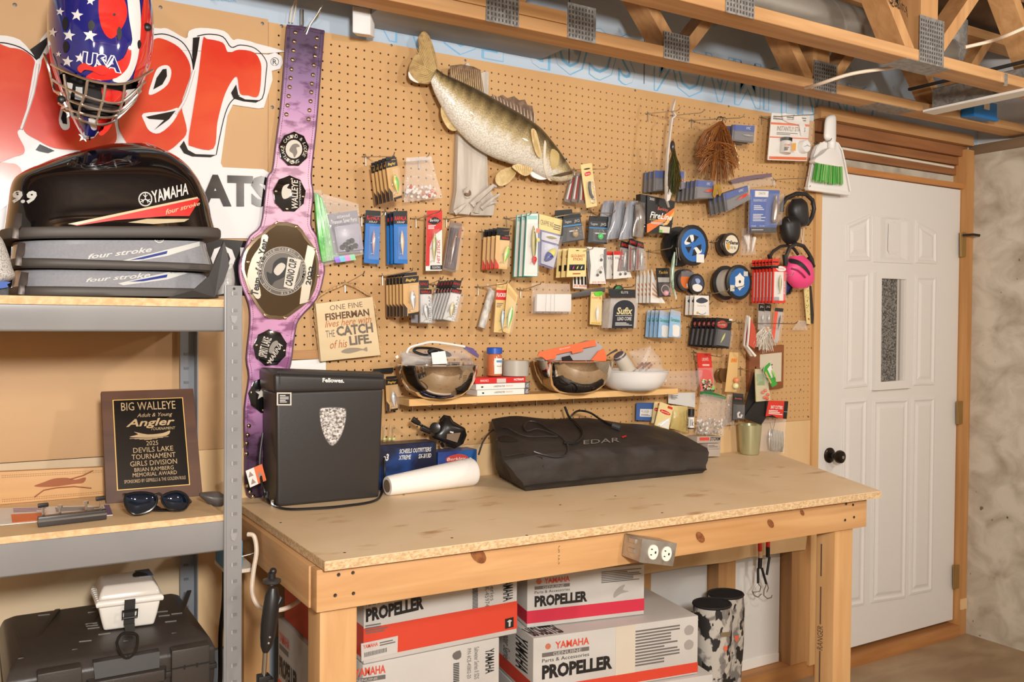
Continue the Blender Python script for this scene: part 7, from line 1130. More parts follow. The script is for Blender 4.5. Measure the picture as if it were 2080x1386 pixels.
MB().tube([W(*L1(p, zR), rd+.02) for p in ((480, 240), (620, 320), (700, 360), (760, 400))], .004, 8).build('handle_arm', RB, t, smooth=True)
for p, qe in (((470, 220), (560, 280)), ((590, 340), (720, 400))): MB().tube([W(*L1(p, zR), rd+.024), W(*L1(((p[0]+qe[0])/2, (p[1]+qe[1])/2), zR), rd+.026), W(*L1(qe, zR), rd+.022)], [.009, .0085, .007], 12).build('handle_knob', RB, t, smooth=True)
MB().lathe(W(*L1((790, 340), zR), rd+.03), (-.6, -.8, .1), [(.016, 0), (.016, .004), (.008, .006)], 14).build('star_drag', RB, t, smooth=True); MB().tube([W(*L1((880, 560), zR), rd), W(*L1((900, 610), zR), rd+.01)], .005, 7).build('foot', RB, t)
t = thing('small_jigs', 'three pale green jigs lying on the navy box by the shredder', 'jig', W(788, 894, .06))
for x in (72, 145, 205): MB().ball(W(*L1((x, 500), zR), .06), .0055, 8, 6).build('jig_head', flat((196, 206, 130), .4), t, smooth=True); MB().tube([W(*L1((x, 490), zR), .06), W(*L1((x+10, 400), zR), .055), W(*L1((x+5, 300), zR), .05)], .001, 4).build('hook', STEEL, t)
# black bag
BGM = mat('bag_fabric', (50, 42, 37), .58, col2=(38, 32, 28), scale=(9, 9, 9), bump=.6, bscale=(18, 18, 30)); t = thing('gear_bag', 'large black fabric bag lying on the bench', 'bag', (1.75, -.2, BZ))
B_ = [V((1.44, -.055, BZ+.001)), V((1.385, -.30, BZ+.001)), V((2.063, -.312, BZ+.001)), V((2.20, -.06, BZ+.001))]; T_ = [W(998, 842, .05), W(1022, 925, .29), W(1437, 899, .30), W(1335, 862, .05)]
def bilin(P_, u, v): return (P_[0]*(1-u)+P_[3]*u)*(1-v)+(P_[1]*(1-u)+P_[2]*u)*v
from mathutils import noise as mn
nu, nv = 30, 12; bag = MB(); top_ = []
def lump(p, a=.010): return p+V((mn.noise(p*9)*a*.5, mn.noise(p*9+V((5, 0, 0)))*a*.5, mn.noise(p*7+V((0, 9, 0)))*a))
for j in range(nv+1): top_.append([lump(bilin(T_, i/nu, j/nv)+V((0, 0, -.012*abs(2*i/nu-1)**6+.010*math.sin(math.pi*j/nv)))) for i in range(nu+1)])
def belt(i, j): return [top_[j][i].lerp(bilin(B_, i/nu, j/nv), k/6)+(V((0, 0, 0)) if k in (0, 6) else (V((0, -.012, 0)) if j == nv else (V((-.008, 0, 0)) if i == 0 else V((.006, .004, 0))))+V((mn.noise(V((i*.5, j*.5, k*.6)))*.008, mn.noise(V((i*.4, j*.3, k*.5+7)))*.010, 0))) for k in range(7)]
vs = [p for r_ in top_ for p in r_]; fs = [(j*(nu+1)+i, j*(nu+1)+i+1, (j+1)*(nu+1)+i+1, (j+1)*(nu+1)+i) for j in range(nv) for i in range(nu)]; bag.add(vs, fs)
loop = [(i, nv) for i in range(nu)]+[(nu, j) for j in range(nv, 0, -1)]+[(i, 0) for i in range(nu, 0, -1)]+[(0, j) for j in range(nv)]; cols = [belt(i, j) for i, j in loop]; N_ = len(cols); bag.add([p for c_ in cols for p in c_], [(a*7+k, ((a+1) % N_)*7+k, ((a+1) % N_)*7+k+1, a*7+k+1) for a in range(N_) for k in range(6)]); bag.add([c_[6] for c_ in cols], [tuple(range(N_))])
bag.build('bag_body', BGM, t, smooth=True); BS = _B(bag); BS.d0 = .2
MB().tube([c_[5] for c_ in cols[:nu+1]], .003, 6).build('bottom_piping', flat((24, 21, 20), .5), t, smooth=True); MB().tube([BS.hit(x, y, .001) for x, y in ((1027, 928), (1060, 922), (1100, 930), (1108, 990))], .002, 5).build('seam', flat((26, 22, 20), .5), t, smooth=True)
txt(QS([(1185, 896), (1258, 890), (1258, 899), (1185, 904)], BS, .2), 'EDAR', 0, 0, 1, 1, flat((132, 124, 116), .5), t, h=.002); drape('red_mark', [(1262, 889), (1272, 886), (1272, 889), (1264, 892)], BS, RED, t, h=.003)
drape('pocket_slit', P2([(1007, 895), (1020, 886), (1040, 889), (1052, 896), (1030, 899)], 3), BS, BLACK, t, h=.0015, step=6)
cc_ = thing('coiled_cable', 'thin black cable with a small plug looped over the gear bag', 'cable', BS.hit(1120, 900, .004)); zG = lambda p: zz(p, 2.971, 740, 660)
MB().tube(sm([BS.hit(*L1(p, zG), .006) for p in ((690, 785), (720, 700), (780, 640), (850, 632), (930, 670), (1010, 686), (1110, 684), (1160, 682), (1050, 640), (985, 652), (962, 630), (985, 596), (1040, 600), (1110, 640), (1190, 690), (1225, 740), (1215, 790), (1160, 806), (1080, 790), (1020, 775))], 6, False), .0028, 7).build('cable', mat('cable_black', (48, 44, 42), .3), cc_, smooth=True)
MB().tube(sm([W(*L1((1210, 495), zG), .07), W(*L1((1235, 555), zG), .09)]+[BS.hit(*L1(p, zG), .006) for p in ((1270, 600), (1312, 650), (1310, 690), (1270, 722), (1200, 722))], 6, False), .004, 7).build('cable', CB_, cc_, smooth=True); MB().tube(sm([BS.hit(*L1((1250, 550), zG), .01), W(*L1((1290, 520), zG), .10), W(*L1((1360, 530), zG), .12)]+[BS.hit(*L1(p, zG), .006) for p in ((1420, 580), (1490, 620))], 6, False), .0035, 7).build('cable', CB_, cc_, smooth=True)
MB().tube([BS.hit(*L1((1492, 622), zG), .009), BS.hit(*L1((1540, 640), zG), .009)], .010, 8).build('plug', flat((60, 58, 58), .4), cc_, smooth=True)
t = thing('tumbler', 'pale green tapered cup at the back of the bench', 'cup', (2.53, -.075, BZ)); MB().lathe((2.525, -.075, BZ+.0005), (0, 0, 1), [(.030, 0), (.034, .001), (.036, .01), (.0445, .112), (.043, .112), (.034, .012), (.01, .01)], 30, cap=False).build('shell', mat('champagne', (176, 172, 132), .25, .45), t, smooth=True)
# ================================================================ LOWER SHELF GOODS
SZ = 1.0255; WAL = wood('walnut', (98, 62, 40), (66, 40, 26), 'x', 16)
bl, br_ = V((.272, -.255, SZ)), V((.486, -.262, SZ)); tl, tr = W(205, 795, .165), W(393, 789, .172); q = Q([tl, tr, br_, bl]); t = thing('award_plaque', 'dark walnut award plaque with a black plate leaning on the shelf', 'plaque', (bl+br_)/2); MB().hexa(q.p, [p-q.n*.018 for p in q.p]).build('board', WAL, t, bevel=.003); q.rect('gold_border', .115, .085, .872, .895, 0, .0012, GLD, t); q.rect('black_plate', .125, .092, .862, .888, .0012, .002, flat((22, 18, 16), .18), t)
GT = flat((178, 150, 106), .4); 
for s_, u0, v0, u1, v1, kw in (('BIG WALLEYE', .20, .115, .78, .19, {}), ('Adult & Young', .36, .22, .74, .265, dict(shear=.3)), ('Angler', .24, .27, .76, .36, dict(shear=.3, bold=.02)), ('TOURNAMENT', .5, .355, .76, .38, dict(shear=.2)), ('2025', .44, .475, .565, .515, {}), ('DEVILS LAKE', .30, .53, .72, .575, {}), ('TOURNAMENT', .28, .59, .74, .635, {}), ('GIRLS DIVISION', .26, .65, .75, .695, {}), ('BRIAN RAMBERG', .30, .71, .71, .745, {}), ('MEMORIAL AWARD', .28, .755, .74, .79, {}), ('SPONSORED BY GEPRELLS & THE GOLDEN RULE', .19, .81, .83, .84, {})): txt(q, s_, u0, v0, u1, v1, GT, t, h=.0028, **kw)
q.poly('boat_print', P2([(.27, .43), (.36, .41), (.32, .385), (.46, .415), (.62, .41), (.70, .39), (.66, .435), (.45, .44)], 3), .002, .0026, GT, t)
for i in range(4): q.rect('wave_print', .27+.05*i, .442+.006*i, .68-.06*i, .446+.006*i, .002, .0026, GT, t)
FBW = wood('cedar_board', (212, 170, 118), (198, 150, 98), 'x', 14); q = Qw([(-60, 962), (214, 949), (218, 1010), (-60, 1030)], .15); q.p[2].z = q.p[3].z = SZ; t = thing('peg_game_board', 'long cedar peg board with a burnt fish shape lying at the back of the shelf', 'game board', (.15, -.14, SZ)); MB().hexa(q.p, [p+V((0, .02, 0)) for p in q.p]).build('board', FBW, t, bevel=.002)
bt2 = flat((150, 84, 44), .6); q.poly('fish_burn', P2([(.45, .5), (.52, .4), (.60, .3), (.70, .3), (.76, .38), (.84, .32), (.82, .5), (.74, .52), (.62, .56), (.52, .55)], 3), 0, .0005, bt2, t); MB().tube([q.at(u, v, .001) for u, v in ((.45, .85), (.52, .65), (.62, .6), (.75, .6), (.88, .7))], .0016, 5).tube([q.at(u, v, .001) for u, v in ((.72, .35), (.82, .25), (.9, .1))], .0016, 5).build('branch_burn', bt2, t)
mb = MB()
for v in (.10, .16, .84, .90):
    for i in range(60): u = .22+.76*i/60; mb.prism([q.at(u, v, .0005), q.at(u+.004, v, .0005), q.at(u+.004, v+.025, .0005), q.at(u, v+.025, .0005)], -q.n*.0004)
mb.build('peg_holes', flat((120, 74, 40), .7), t)
t = thing('leaflet', 'white and orange leaflet lying flat at the left of the shelf', 'leaflet', H(110, 1045, SZ)); P_ = [H(-60, 1034, SZ+.002), H(222, 1026, SZ+.002), H(229, 1046, SZ+.002), H(-60, 1072, SZ+.002)]; q = Q(P_, V((0, 0, 5))); MB().prism(P_, (0, 0, -.0015)).build('paper', CRD, t); q.rect('orange_patch', .28, .45, .52, .95, 0, .0005, ORA, t); lines(q, .6, .1, .95, .45, 4, PRT, t, h=.0006); q.rect('purple_edge', .96, 0, 1, 1, 0, .0005, flat((110, 90, 130), .5), t); lines(q, .3, .05, .55, .35, 3, flat((150, 110, 140), .5), t, h=.0006)
t = thing('clamp_bar', 'dark clamp bar with thumb screws on the shelf front', 'clamp bar', H(145, 1065, SZ)); a, b = V((.122, -.437, SZ+.011)), V((.252, -.424, SZ+.011)); MB().beam(a, b, (0, .022, 0), (0, 0, .020)).build('bar', flat((70, 66, 64), .35, metal=.5), t, bevel=.002); MB().beam(a+V((0, -.0115, .002)), b+V((0, -.0115, .002)), (0, .002, 0), (0, 0, .004)).build('groove', flat((130, 126, 122), .3, metal=.6), t)
for k_, hh, kn in ((.08, .03, 1), (.32, .022, 0), (.7, .026, 0), (.92, .032, 1)):
    p = a.lerp(b, k_)+V((0, .004, .009)); MB().tube([p, p+V((0, 0, hh*.7))], .0025, 8).build('bolt', CHROME, t, smooth=True)
    if kn: MB().obox(p+V((0, 0, hh*.75)), (.010, .002, 0), (0, .005, 0), (0, 0, .004)).build('thumb_knob', BLACK, t, bevel=.002)
    else: MB().lathe(p+V((0, 0, hh*.6)), (0, 0, 1), [(.005, 0), (.005, .006)], 10).build('bolt_head', CHROME, t)
t = thing('sunglasses', 'dark sunglasses with blue mirrored lenses before the plaque', 'sunglasses', H(320, 1046, SZ)); sd_ = .435; LN = mat('mirror_lens', (18, 40, 66), .06, .7, coat=1.); FRM = flat((20, 19, 20), .25); z5 = lambda p: zz(p, 2.77, 0, 580)
for px in ([(705, 1185), (790, 1165), (870, 1180), (880, 1225), (840, 1270), (760, 1290), (715, 1255)], [(915, 1185), (990, 1160), (1045, 1180), (1060, 1225), (1030, 1262), (960, 1262), (920, 1230)]):
    L_ = P2(z5(px), 3); c_ = (sum(p[0] for p in L_)/len(L_), sum(p[1] for p in L_)/len(L_)); MB().rings([[W(c_[0]+(x-c_[0])*k_, c_[1]+(y-c_[1])*k_, sd_+dd) for x, y in L_] for k_, dd in ((1, 0), (.8, .005), (.45, .009), (.1, .010))]).build('lens', LN, t, smooth=True); MB().tube([W(x, y, sd_) for x, y in L_], .0028, 7, True).build('rim', FRM, t, smooth=True)
MB().tube([W(*L1(p, z5), sd_+.002) for p in ((870, 1180), (895, 1172), (915, 1185))], .003, 7).build('bridge', FRM, t, smooth=True); MB().tube([W(*L1((708, 1200), z5), sd_), W(*L1((696, 1180), z5), sd_-.03), W(*L1((760, 1175), z5), sd_-.09), W(*L1((900, 1260), z5), sd_-.05)], .004, 7).tube([W(*L1((1055, 1200), z5), sd_), W(*L1((1072, 1215), z5), sd_-.03), W(*L1((1000, 1270), z5), sd_-.03), W(*L1((860, 1262), z5), sd_-.03)], .004, 7).build('temple', FRM, t, smooth=True)
t = thing('remote_control', 'small dark remote beside the plaque at the shelf end', 'remote', H(433, 1028, SZ)); Blob([(405, 1002, 445, 999, .5), (405, 1008, 458, 1008, 1), (418, 1020, 459, 1018, 1), (428, 1028, 452, 1028, .6)], .37, .02, .02, 2, 14, 4).mb.build('body', flat((82, 76, 72), .4), t, smooth=True)
# ================================================================ BELOW THE SHELF
CS = mat('case_plastic', (58, 52, 48), .42, bump=.08, bscale=(200, 200, 200)); CSH = mat('case_plastic_top', (52, 47, 43), .38); z6 = lambda p: zz(p, 4.522, 0, 1130)
t = thing('tool_case', 'large black moulded tool case on the bottom shelf', 'tool case', (.27, -.28, .5605)); x0, x1, y0, y1 = .062, .470, -.462, -.085
def ringz(ix, iy, z): return [V((x0+ix, y0+iy, z)), V((x1-ix, y0+iy, z)), V((x1-ix*.8, y1-iy*.5, z)), V((x0+ix*.8, y1-iy*.5, z))]
MB().rings([ringz(.012, .02, .561), ringz(.0, .008, .65), ringz(0, .0, .69), ringz(.0, .0, .722), ringz(.01, .02, .744), ringz(.035, .07, .757)]).build('shell', CS, t, bevel=.006)
MB().box(x0-.003, x1+.003, y0-.004, y1, .676, .688).build('lid_seam', CSH, t, bevel=.003)
for a, b in ((.118, .20), (.375, .455)): lt = MB().hexa([(a, y0-.013, .735), (b, y0-.013, .735), (b, y0-.013, .65), (a, y0-.013, .65)], [(a, y0+.012, .739), (b, y0+.012, .739), (b, y0+.012, .645), (a, y0+.012, .645)]).build('latch', CS, t, bevel=.004); MB().box(a, b, y0-.0145, y0-.012, .695, .698).build('latch_groove', BLACK, lt); [MB().box(a+k_*(b-a)-.002, a+k_*(b-a)+.002, y0-.0146, y0-.012, .691, .700).build('pin_hole', BLACK, lt) for k_ in (.33, .66)]
hd = MB().hexa([(.215, y0-.018, .70), (.36, y0-.018, .70), (.36, y0-.018, .675), (.215, y0-.018, .675)], [(.205, y0+.01, .705), (.37, y0+.01, .705), (.37, y0+.01, .67), (.205, y0+.01, .67)]).build('handle', CS, t, bevel=.004); MB().hexa([(.222, y0-.004, .736), (.352, y0-.004, .736), (.35, y0-.012, .704), (.224, y0-.012, .704)], [(.222, y0+.02, .738), (.352, y0+.02, .738), (.35, y0+.02, .70), (.224, y0+.02, .70)]).build('grip_recess', flat((44, 40, 37), .5), t)
for k_ in range(26):
    u, v = random.random(), random.random(); x, y = x0+.06+u*.29, y0+.08+v*.24
    MB().beam((x, y, .7575), (x+.024, y-.004, .7575), (0, .003, 0), (0, 0, .002)).build('lid_rib', flat((120, 112, 104), .4), t)
for i in range(4): x = x0+.03+i*.1; MB().beam((x, y0+.05, .751), (x+.09, y1-.04, .758), (.012, 0, 0), (0, 0, .006)).build('lid_ridge', CSH, t, bevel=.002)
WBX = flat((228, 222, 212), .35); t = thing('dry_box', 'small white dry box with a clear lid and black strap on the tool case', 'dry box', (.305, -.29, 0.7585)); 
def rb(ix, iy, z, r=0): return [V((.245+ix, -.352+iy, z)), V((.372-ix, -.362+iy, z)), V((.378-ix, -.225-iy, z)), V((.250+ix, -.222-iy, z))]
MB().rings([rb(.012, .012, 0.7590), rb(.006, .006, 0.7840), rb(.0, .0, 0.8160)]).build('body', WBX, t, bevel=.006, seg=3); MB().rings([rb(-.004, -.004, 0.8160), rb(-.006, -.006, 0.8200), rb(-.006, -.006, 0.8260), rb(-.002, -.002, 0.8300)]).build('lid_rim', WBX, t, bevel=.002); MB().rings([rb(-.001, -.001, 0.8300), rb(.004, .004, 0.8460), rb(.012, .016, 0.8580)]).build('lid', mat('frosted_lid', (206, 198, 188), .18, coat=.6), t, bevel=.006, seg=3)
lq = Q([(.325, -.30, 0.8592), (.36, -.302, 0.8592), (.36, -.255, 0.8592), (.325, -.255, 0.8592)], V((0, 0, 5))); lq.rect('blue_label', .3, .0, 1.2, 1.3, -.002, 0, flat((70, 80, 96), .4), t); lq.poly('emblem', P2([(.0, .1), (.5, .0), (.9, .2), (.5, .9), (.1, .7)], 3), 0, .001, BLACK, t)
for i in range(7): MB().box(.2415, .2495, -.345+i*.016, -.335+i*.016, 0.8180, 0.8320).build('hinge_knuckle', flat((206, 200, 190), .3), t, bevel=.002)
ST = flat((42, 38, 36), .7); MB().prism([V((.296, -.3685, 0.8290)), V((.318, -.3695, 0.8290)), V((.317, -.362, 0.7720)), V((.295, -.361, 0.7720))], (0, .003, 0)).build('strap', ST, t); MB().prism([V((.295, -.3655, 0.7740)), V((.317, -.3665, 0.7740)), V((.315, -.38, 0.7600)), V((.296, -.38, 0.7600))], (0, .003, 0)).build('strap', ST, t); MB().tube([V((.291, -.372, 0.8060)), V((.322, -.373, 0.8060)), V((.321, -.371, 0.7900)), V((.291, -.370, 0.7900))], .0028, 6, True).build('buckle', BLACK, t, smooth=True)
tag(MB().tube(sm([W(x, y, .475) for x, y in ((241, 1296), (238, 1310), (248, 1332), (262, 1336), (276, 1322), (279, 1295), (270, 1287), (250, 1287))], 4), .003, 7, True).build('carabiner', mat('carabiner_black', (50, 46, 44), .2, .6), smooth=True), 'black carabiner clipped to the strap of the white dry box', 'carabiner')
tag(MB().tube(sm([W(455, 1085, .03), W(456, 1140, .10), W(455, 1220, .12), W(448, 1290, .12), W(446, 1400, .12), V((.535, -.12, .35)), V((.535, -.12, .004))], 5, False), .006, 8).build('black_cable', CB_, smooth=True), 'thick black cable hanging behind the shelf post', 'cable')
t = thing('outlet_box_blue', 'blue wall box with a white cable at the bench side', 'electrical box', W(510, 1145, .0)); a, b = S(499, 1080, .545), S(524, 1145, .545); MB().box(.53, .572, -.30, -.20, .848, .915).build('body', flat((70, 150, 196), .45), t, bevel=.003); MB().box(.53, .60, -.31, -.19, .838, .847).build('ledge', flat((226, 214, 194), .5), t); MB().tube([(.56, -.302, .875), (.59, -.306, .88), (.604, -.31, .885)], .0015, 5).build('wire', STEEL, t)
tag(MB().tube(sm([W(503, 1086, .32), W(516, 1090, .33), W(521, 1120, .34), W(515, 1160, .36), W(512, 1200, .38), W(522, 1228, .39), W(545, 1240, .40), W(575, 1238, .40), W(602, 1225, .38), W(618, 1208, .34)], 5, False), .0055, 8).build('white_cable', flat((228, 208, 186), .5), smooth=True), 'white cable drooping from the blue box beside the bench', 'cable')
# ball arm on a pole
zM = lambda p: zz(p, 4.252, 490, 1060); md_ = .60; t = thing('mount_arm', 'black ball arm clamped on a steel pole at the bench side', 'mount arm', V((W(532, 1386, md_).x-.02, -md_, 0))); AM = flat((30, 28, 28), .4)
ML = lambda pts: [W(*L1(p, zM), md_) for p in pts]
MB().tube(ML([(275, 570), (270, 640), (255, 760), (240, 880), (228, 1000), (215, 1080), (208, 1130)]), [.010, .016, .0175, .0175, .016, .012, .006], 14).build('arm', AM, t, smooth=True); MB().tube(ML([(262, 545), (264, 500), (264, 440)]), [.010, .008, .008], 10).build('ball_stem', AM, t, smooth=True); MB().lathe(W(*L1((265, 512), zM), md_), (.05, 0, 1), [(.019, -.003), (.019, .003), (.010, .006)], 18).build('base_disc', flat((52, 50, 50), .35), t, smooth=True); MB().ball(W(*L1((275, 430), zM), md_), .008, 10, 8).build('ball', AM, t, smooth=True); MB().tube(ML([(285, 750), (310, 700), (345, 650)]), [.008, .013, .008], 8).build('knob', AM, t, smooth=True)
for p in ((246, 998), (236, 1050)): MB().ball(W(*L1(p, zM), md_+.015), .0032, 8, 6).build('bolt', CHROME, t, smooth=True)
pl = W(*L1((208, 1130), zM), md_); ft = V((pl.x-.045, pl.y, .002)); MB().tube([pl, ft], .0055, 10).build('pole', STEEL, t, smooth=True)
for k_, in ((.085,), (.17,)): c_ = pl.lerp(ft, k_); MB().obox(c_, (.013, 0, 0), (0, .012, 0), (.0, 0, .016)).build('clamp', AM, t, bevel=.003); MB().obox(c_+V((.013, -.002, -.004)), (.007, 0, 0), (0, .012, 0), (0, 0, .011)).build('clamp_ear', AM, t, bevel=.002)
# ================================================================ PROPELLER BOXES
BXW = mat('box_white', (200, 195, 188), .5, col2=(190, 185, 178), scale=(4, 4, 4)); BXR = flat((206, 66, 44), .5); BXK = flat((30, 27, 26), .5); BXO = flat((210, 74, 50), .5); GR = flat((104, 98, 94), .5)
def pbox(label, fl, fr, dep, z0, z1, grp='propeller boxes under the bench'):
    fl, fr = V((fl[0], fl[1], z0)), V((fr[0], fr[1], z0)); up_ = V((0, 0, z1-z0)); n_ = V((-(fr-fl).y, (fr-fl).x, 0)).normalized()*dep; t = thing('propeller_box', label, 'box', (fl+fr)/2, grp); MB().hexa([fl, fr, fr+n_, fl+n_], [fl+up_, fr+up_, fr+n_+up_, fl+n_+up_]).build('carton', BXW, t, bevel=.003, seg=2); return t, Q([fl+up_, fr+up_, fr, fl]), Q([fl+n_+up_, fl+up_, fl, fl+n_], V((-3, -1, 1)))
def band(t, q, v0, v1, m=BXR, u0=0, u1=1): q.rect('colour_band', u0, v0, u1, v1, 0, .0006, m, t)
def brand(t, px, d, big=True):                                            # px: x0,y0,x1,y1 slope dy
    x0, y0, x1, y1, dy = px; w_ = x1-x0; h_ = y1-y0
    def B_(u0, v0, u1, v1): return Qw([(x0+w_*u0, y0+h_*v0+dy*u0), (x0+w_*u1, y0+h_*v0+dy*u1), (x0+w_*u1, y0+h_*v1+dy*u1), (x0+w_*u0, y0+h_*v1+dy*u0)], d)
    q = B_(.18, 0, .72, .22); txt(q, 'YAMAHA', 0, 0, 1, 1, BXO, t, h=.001, bold=.02); q = B_(.0, 0, .15, .22); MB().lathe(q.at(.5, .5, .0008), (0, -1, 0), [(.008, -.0004), (.008, .0004)], 16).build('emblem', flat((190, 110, 80), .5), t); q = B_(.0, .27, .72, .38); q.rect('genuine_bar', 0, 0, 1, 1, 0, .0008, GR, t); txt(q, 'GENUINE', .25, .2, .8, .8, BXW, t, h=.0014); txt(B_(.0, .43, .72, .54), 'Parts & Accessories', 0, 0, 1, 1, DK, t, h=.001); txt(B_(0, .6, 1.05, 1), 'PROPELLER', 0, 0, 1, 1, BXK, t, h=.001, bold=.05)
bx, bq, bs_ = pbox('white propeller box with a red band on the upper left of the pile', (.797, -.52), (1.222, -.52), .36, .640, .825); band(bx, bq, .54, .93); band(bx, bs_, .52, .93); brand(bx, (743, 1196, 855, 1265, -26), .5205)
q = Qw([(733, 1308), (808, 1292), (807, 1326), (734, 1344)], .521); q.rect('address_label', 0, 0, 1, 1, 0, .001, BXW, bx); txt(q, 'YAMAHA', .05, .1, .45, .32, BXO, bx, h=.0016, bold=.02); lines(q, .5, .12, .95, .4, 2, GR, bx, h=.0016)
for i in range(18): q.rect('barcode_bar', .08+i*.035, .55, .095+i*.035, .8, .001, .0014, BXK, bx)
q = Qw([(1026, 1258), (1043, 1254), (1043, 1274), (1026, 1278)], .521); q.rect('pictogram', 0, 0, 1, 1, 0, .001, BXK, bx); q.poly('pictogram_mark', [(.2, .3), (.5, .15), (.8, .3), (.62, .4), (.6, .85), (.4, .85), (.4, .4)], .001, .0016, BXW, bx)
q = Qw([(958, 1192), (1046, 1176), (1046, 1225), (958, 1245)], .521); txt(q, 'YAMAHA', .72, -.1, .95, .85, BXK, bx, rot=90, h=.001, bold=.02); txt(q, 'Series', .42, .0, .52, .7, GR, bx, rot=90, h=.001); txt(q, '55K-45974', .3, -.1, .4, .9, GR, bx, rot=90, h=.001)
for i in range(16): q.rect('barcode_bar', .02, .0+i*.055, .14, .025+i*.055, 0, .0008, BXK, bx)
lines(Qw([(742, 1270), (790, 1262), (790, 1282), (742, 1290)], .521), 0, 0, 1, 1, 4, GR, bx, h=.001)
bx, bq, bs_ = pbox('white propeller box below the red-banded one on the left', (.797, -.515), (1.172, -.515), .36, .40, .637); brand(bx, (700, 1363, 815, 1440, -18), .516)
q = Qw([(915, 1322), (1010, 1302), (1010, 1376), (915, 1392)], .516); txt(q, 'YAMAHA', .74, .18, .93, .85, BXK, bx, rot=90, h=.001, bold=.02); txt(q, 'Saltwater Series II SDS', .5, .05, .6, .95, GR, bx, rot=90, h=.001); txt(q, 'P/N 6CE-45B02-20', .35, .05, .43, .9, GR, bx, rot=90, h=.001)
for i in range(16): q.rect('barcode_bar', .06, .4+i*.05, .18, .425+i*.05, 0, .0008, BXK, bx)
q.poly('hand_truck_mark', P2([(.06, .1), (.2, .05), (.22, .25), (.12, .3), (.05, .22)], 2), 0, .0008, GR, bx)
bx, bq, bs_ = pbox('white propeller box standing on the floor under the left pile', (.80, -.51), (1.20, -.51), .35, .001, .398); band(bx, bq, .6, .9)
pbq, q_, s2 = pbox('white propeller box seen end-on behind the left bench leg', (.70, -.49), (.79, -.49), .325, .001, .665); txt(s2, 'PROPELLER', .04, .14, .50, .22, BXK, pbq, h=.001, bold=.05); txt(s2, 'YAMAHA', .04, .045, .30, .085, BXO, pbq, h=.001, bold=.02); s2.rect('genuine_bar', .04, .095, .28, .115, 0, .0008, GR, pbq); band(pbq, s2, .24, .36, BXR)
pb2, q_, s2 = pbox('propeller box with a red end on top of the end-on box', (.71, -.45), (.785, -.45), .26, .667, .80); band(pb2, s2, .25, .98)
bx, bq, bs_ = pbox('white propeller box with a crimson band on top of the right pile', (1.31, -.43), (1.665, -.50), .28, .612, .757); band(bx, bq, .68, .92, flat((200, 44, 66), .5)); band(bx, bs_, .68, .92, flat((200, 44, 66), .5)); 
def onq(q, u0, v0, u1, v1): return q.sub(u0, v0, u1, v1, .0004)
def brand_q(t, q):
    txt(q, 'YAMAHA', .18, 0, .66, .2, BXO, t, h=.0008, bold=.02); MB().lathe(q.at(.08, .1, .0006), -q.n*-1, [(.008, 0), (.008, .0006)], 14).build('emblem', flat((190, 110, 80), .5), t); q.rect('genuine_bar', 0, .27, .66, .38, 0, .0008, GR, t); txt(q, 'GENUINE', .15, .28, .55, .37, BXW, t, h=.0014); txt(q, 'Parts & Accessories', 0, .43, .66, .53, DK, t, h=.0008); txt(q, 'PROPELLER', 0, .6, 1, 1, BXK, t, h=.0008, bold=.05)
brand_q(bx, onq(bq, .06, .08, .50, .62)); lines(onq(bq, .62, .06, .97, .30), 0, 0, 1, 1, 7, GR, bx); b2 = onq(bq, .66, .34, .90, .62); b2.poly('propeller_sketch', P2([(.3, .6), (.5, .2), (.7, .1), (.62, .45), (.85, .6), (.55, .7), (.3, .95)], 3), 0, .0005, flat((156, 150, 144), .5), bx)
bx, bq, bs_ = pbox('dented white propeller box with an orange band on the right pile', (1.286, -.50), (1.80, -.58), .42, .440, .609); band(bx, bq, .80, .97); band(bx, bs_, .72, .95); brand_q(bx, onq(bq, .05, .10, .46, .68)); lines(onq(bq, .60, .10, .88, .72), 0, 0, 1, 1, 12, GR, bx); bq.rect('clear_tape', .48, 0, .60, .8, 0, .0008, flat((206, 194, 176), .3), bx)
for v in (.2, .45): bq.poly('propeller_sketch', P2([(.91, v), (.94, v-.06), (.97, v), (.96, v+.1), (.92, v+.1)], 3), 0, .0006, flat((156, 150, 144), .5), bx)
txt(bs_, 'YAMAHA', .72, .12, .92, .68, BXK, bx, rot=90, h=.001, bold=.02); txt(bs_, 'Saltwater Series', .5, .1, .62, .75, GR, bx, rot=90, h=.001)
tp_ = Q([bq.at(0, 0), bq.at(.4, 0), bq.at(.4, 0)+V((0, .1, 0)), bq.at(0, 0)+V((0, .1, 0))], V((0, -2, 5))); txt(tp_, 'PROPELLER', .05, .1, .5, .8, BXK, bx, h=.0012, bold=.03)
pbox('white propeller box on the floor under the right pile', (1.28, -.50), (1.84, -.60), .44, .001, .437)
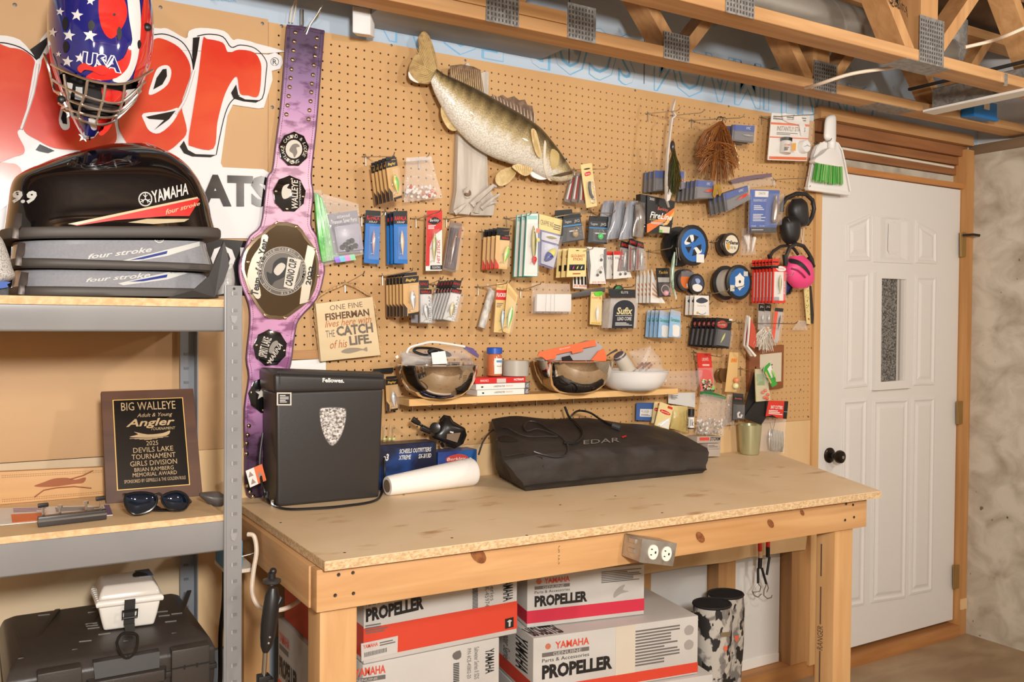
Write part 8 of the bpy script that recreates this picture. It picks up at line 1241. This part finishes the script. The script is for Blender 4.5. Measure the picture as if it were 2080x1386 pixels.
# ================================================================ BOOTS AND HOOKS
CAMO = mat('camo_rubber', (196, 188, 176), .6, col2=(128, 122, 116), scale=(16, 16, 16), lo=.46, hi=.52, speck=((40, 36, 34), (20, 20, 14), .54, .02)); zK = lambda p: zz(p, 4.529, 1340, 1080)
def boot(label, cx, cy, dd):
    c = W(cx, cy, dd); mb = MB(); n = 28
    def rg(r, z, dx=0., dy=0.): return [V((c.x+dx+r*math.cos(a), c.y+dy+r*.92*math.sin(a), z)) for a in [2*math.pi*i/n for i in range(n)]]
    zt = c.z; mb.rings([rg(.066, zt, -.004), rg(.068, zt-.05), rg(.067, zt*.6), rg(.056, zt*.36, .004), rg(.054, zt*.22, .004), rg(.058, .03), rg(.058, .002)]); t = thing('rubber_boot', label, 'boot', (c.x, c.y, .002), 'camo boots'); mb.build('shaft', CAMO, t, smooth=True)
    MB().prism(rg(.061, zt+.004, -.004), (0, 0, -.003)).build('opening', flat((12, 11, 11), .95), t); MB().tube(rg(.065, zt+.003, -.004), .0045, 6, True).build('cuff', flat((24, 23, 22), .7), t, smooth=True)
    MB().hexa([V((c.x-.05, c.y-.20, .002)), V((c.x+.05, c.y-.20, .002)), V((c.x+.05, c.y, .002)), V((c.x-.05, c.y, .002))], [V((c.x-.04, c.y-.18, .055)), V((c.x+.04, c.y-.18, .055)), V((c.x+.045, c.y, .09)), V((c.x-.045, c.y, .09))]).build('foot', CAMO, t, bevel=.02, seg=3)
    return t, _B(mb)
t, B = boot('camo rubber boot nearer the camera under the bench', 1448, 1228, .26); drape('logo_patch', zK([(585, 1055), (622, 1050), (618, 1090), (600, 1110), (583, 1085)]), B, flat((226, 110, 80), .4), t, h=.002); drape('name_patch', zK([(558, 930), (645, 922), (645, 965), (560, 970)]), B, flat((130, 112, 84), .5), t, h=.002); drape('flag_patch', zK([(325, 650), (358, 660), (355, 690), (322, 682)]), B, flat((150, 70, 66), .5), t, h=.002); MB().ball(B.hit(*L1((335, 780), zK), .0), .013, 10, 6).build('strap_anchor', BLACK, t, smooth=True); MB().ball(B.hit(*L1((320, 785), zK), .010), .004, 8, 6).build('rivet', GLD, t)
MB().beam(W(*L1((300, 760), zK), .27), W(*L1((110, 850), zK), .27), (0, 0, .018), (0, .004, 0)).build('strap', BLACK, t)
t, B = boot('camo rubber boot nearer the wall under the bench', 1476, 1208, .10); drape('logo_patch', zK([(685, 960), (725, 955), (720, 1000), (704, 1018), (686, 992)]), B, flat((226, 110, 80), .4), t, h=.002)
t = thing('dark_wader', 'dark green and black rubber wader slumped by the boots', 'wader', W(1385, 1440, .42)); Blob([(*L1((100, 1100), zK), *L1((330, 1115), zK), .7), (*L1((85, 1180), zK), *L1((355, 1170), zK), 1), (*L1((130, 1300), zK), *L1((360, 1260), zK), .9), (*L1((60, 1500), zK), *L1((400, 1480), zK), 1)], .28, .05, .05, 2, 16, 4).mb.build('body', mat('dark_rubber', (48, 42, 38), .5, col2=(36, 54, 46), scale=(14, 14, 14)), t, smooth=True)
t = thing('bungee_cords', 'pair of red and black bungee cords with steel hooks under the bench', 'bungee cord', W(1552, 1215, .03)); bd = .035
for a, b, c_, m in (((920, -120), (922, 180), .0085, RED), ((1000, -120), (995, 140), .0085, RED), ((925, 240), (920, 340), .0085, BLACK), ((995, 140), (995, 235), .0085, BLACK), ((922, 180), (925, 240), .0085, flat((196, 160, 120), .5)), ((905, 340), (905, 475), .005, BLACK), ((1010, 235), (985, 400), .005, BLACK), ((940, 340), (980, 480), .005, BLACK)): MB().tube([W(*L1(a, zK), bd), W(*L1(b, zK), bd)], c_, 10).build('cord' if c_ < .008 else 'sleeve', m, t, smooth=True)
for pts in (((905, 475), (870, 520), (850, 550), (870, 590), (905, 605), (935, 575)), ((985, 480), (960, 540), (958, 590), (990, 618), (1025, 610), (1035, 585)), ((900, 475), (930, 510), (920, 550), (860, 560)), ((990, 480), (1000, 520), (985, 560))): MB().tube([W(*L1(p, zK), bd) for p in pts], .0022, 6).build('hook', STEEL, t, smooth=True)
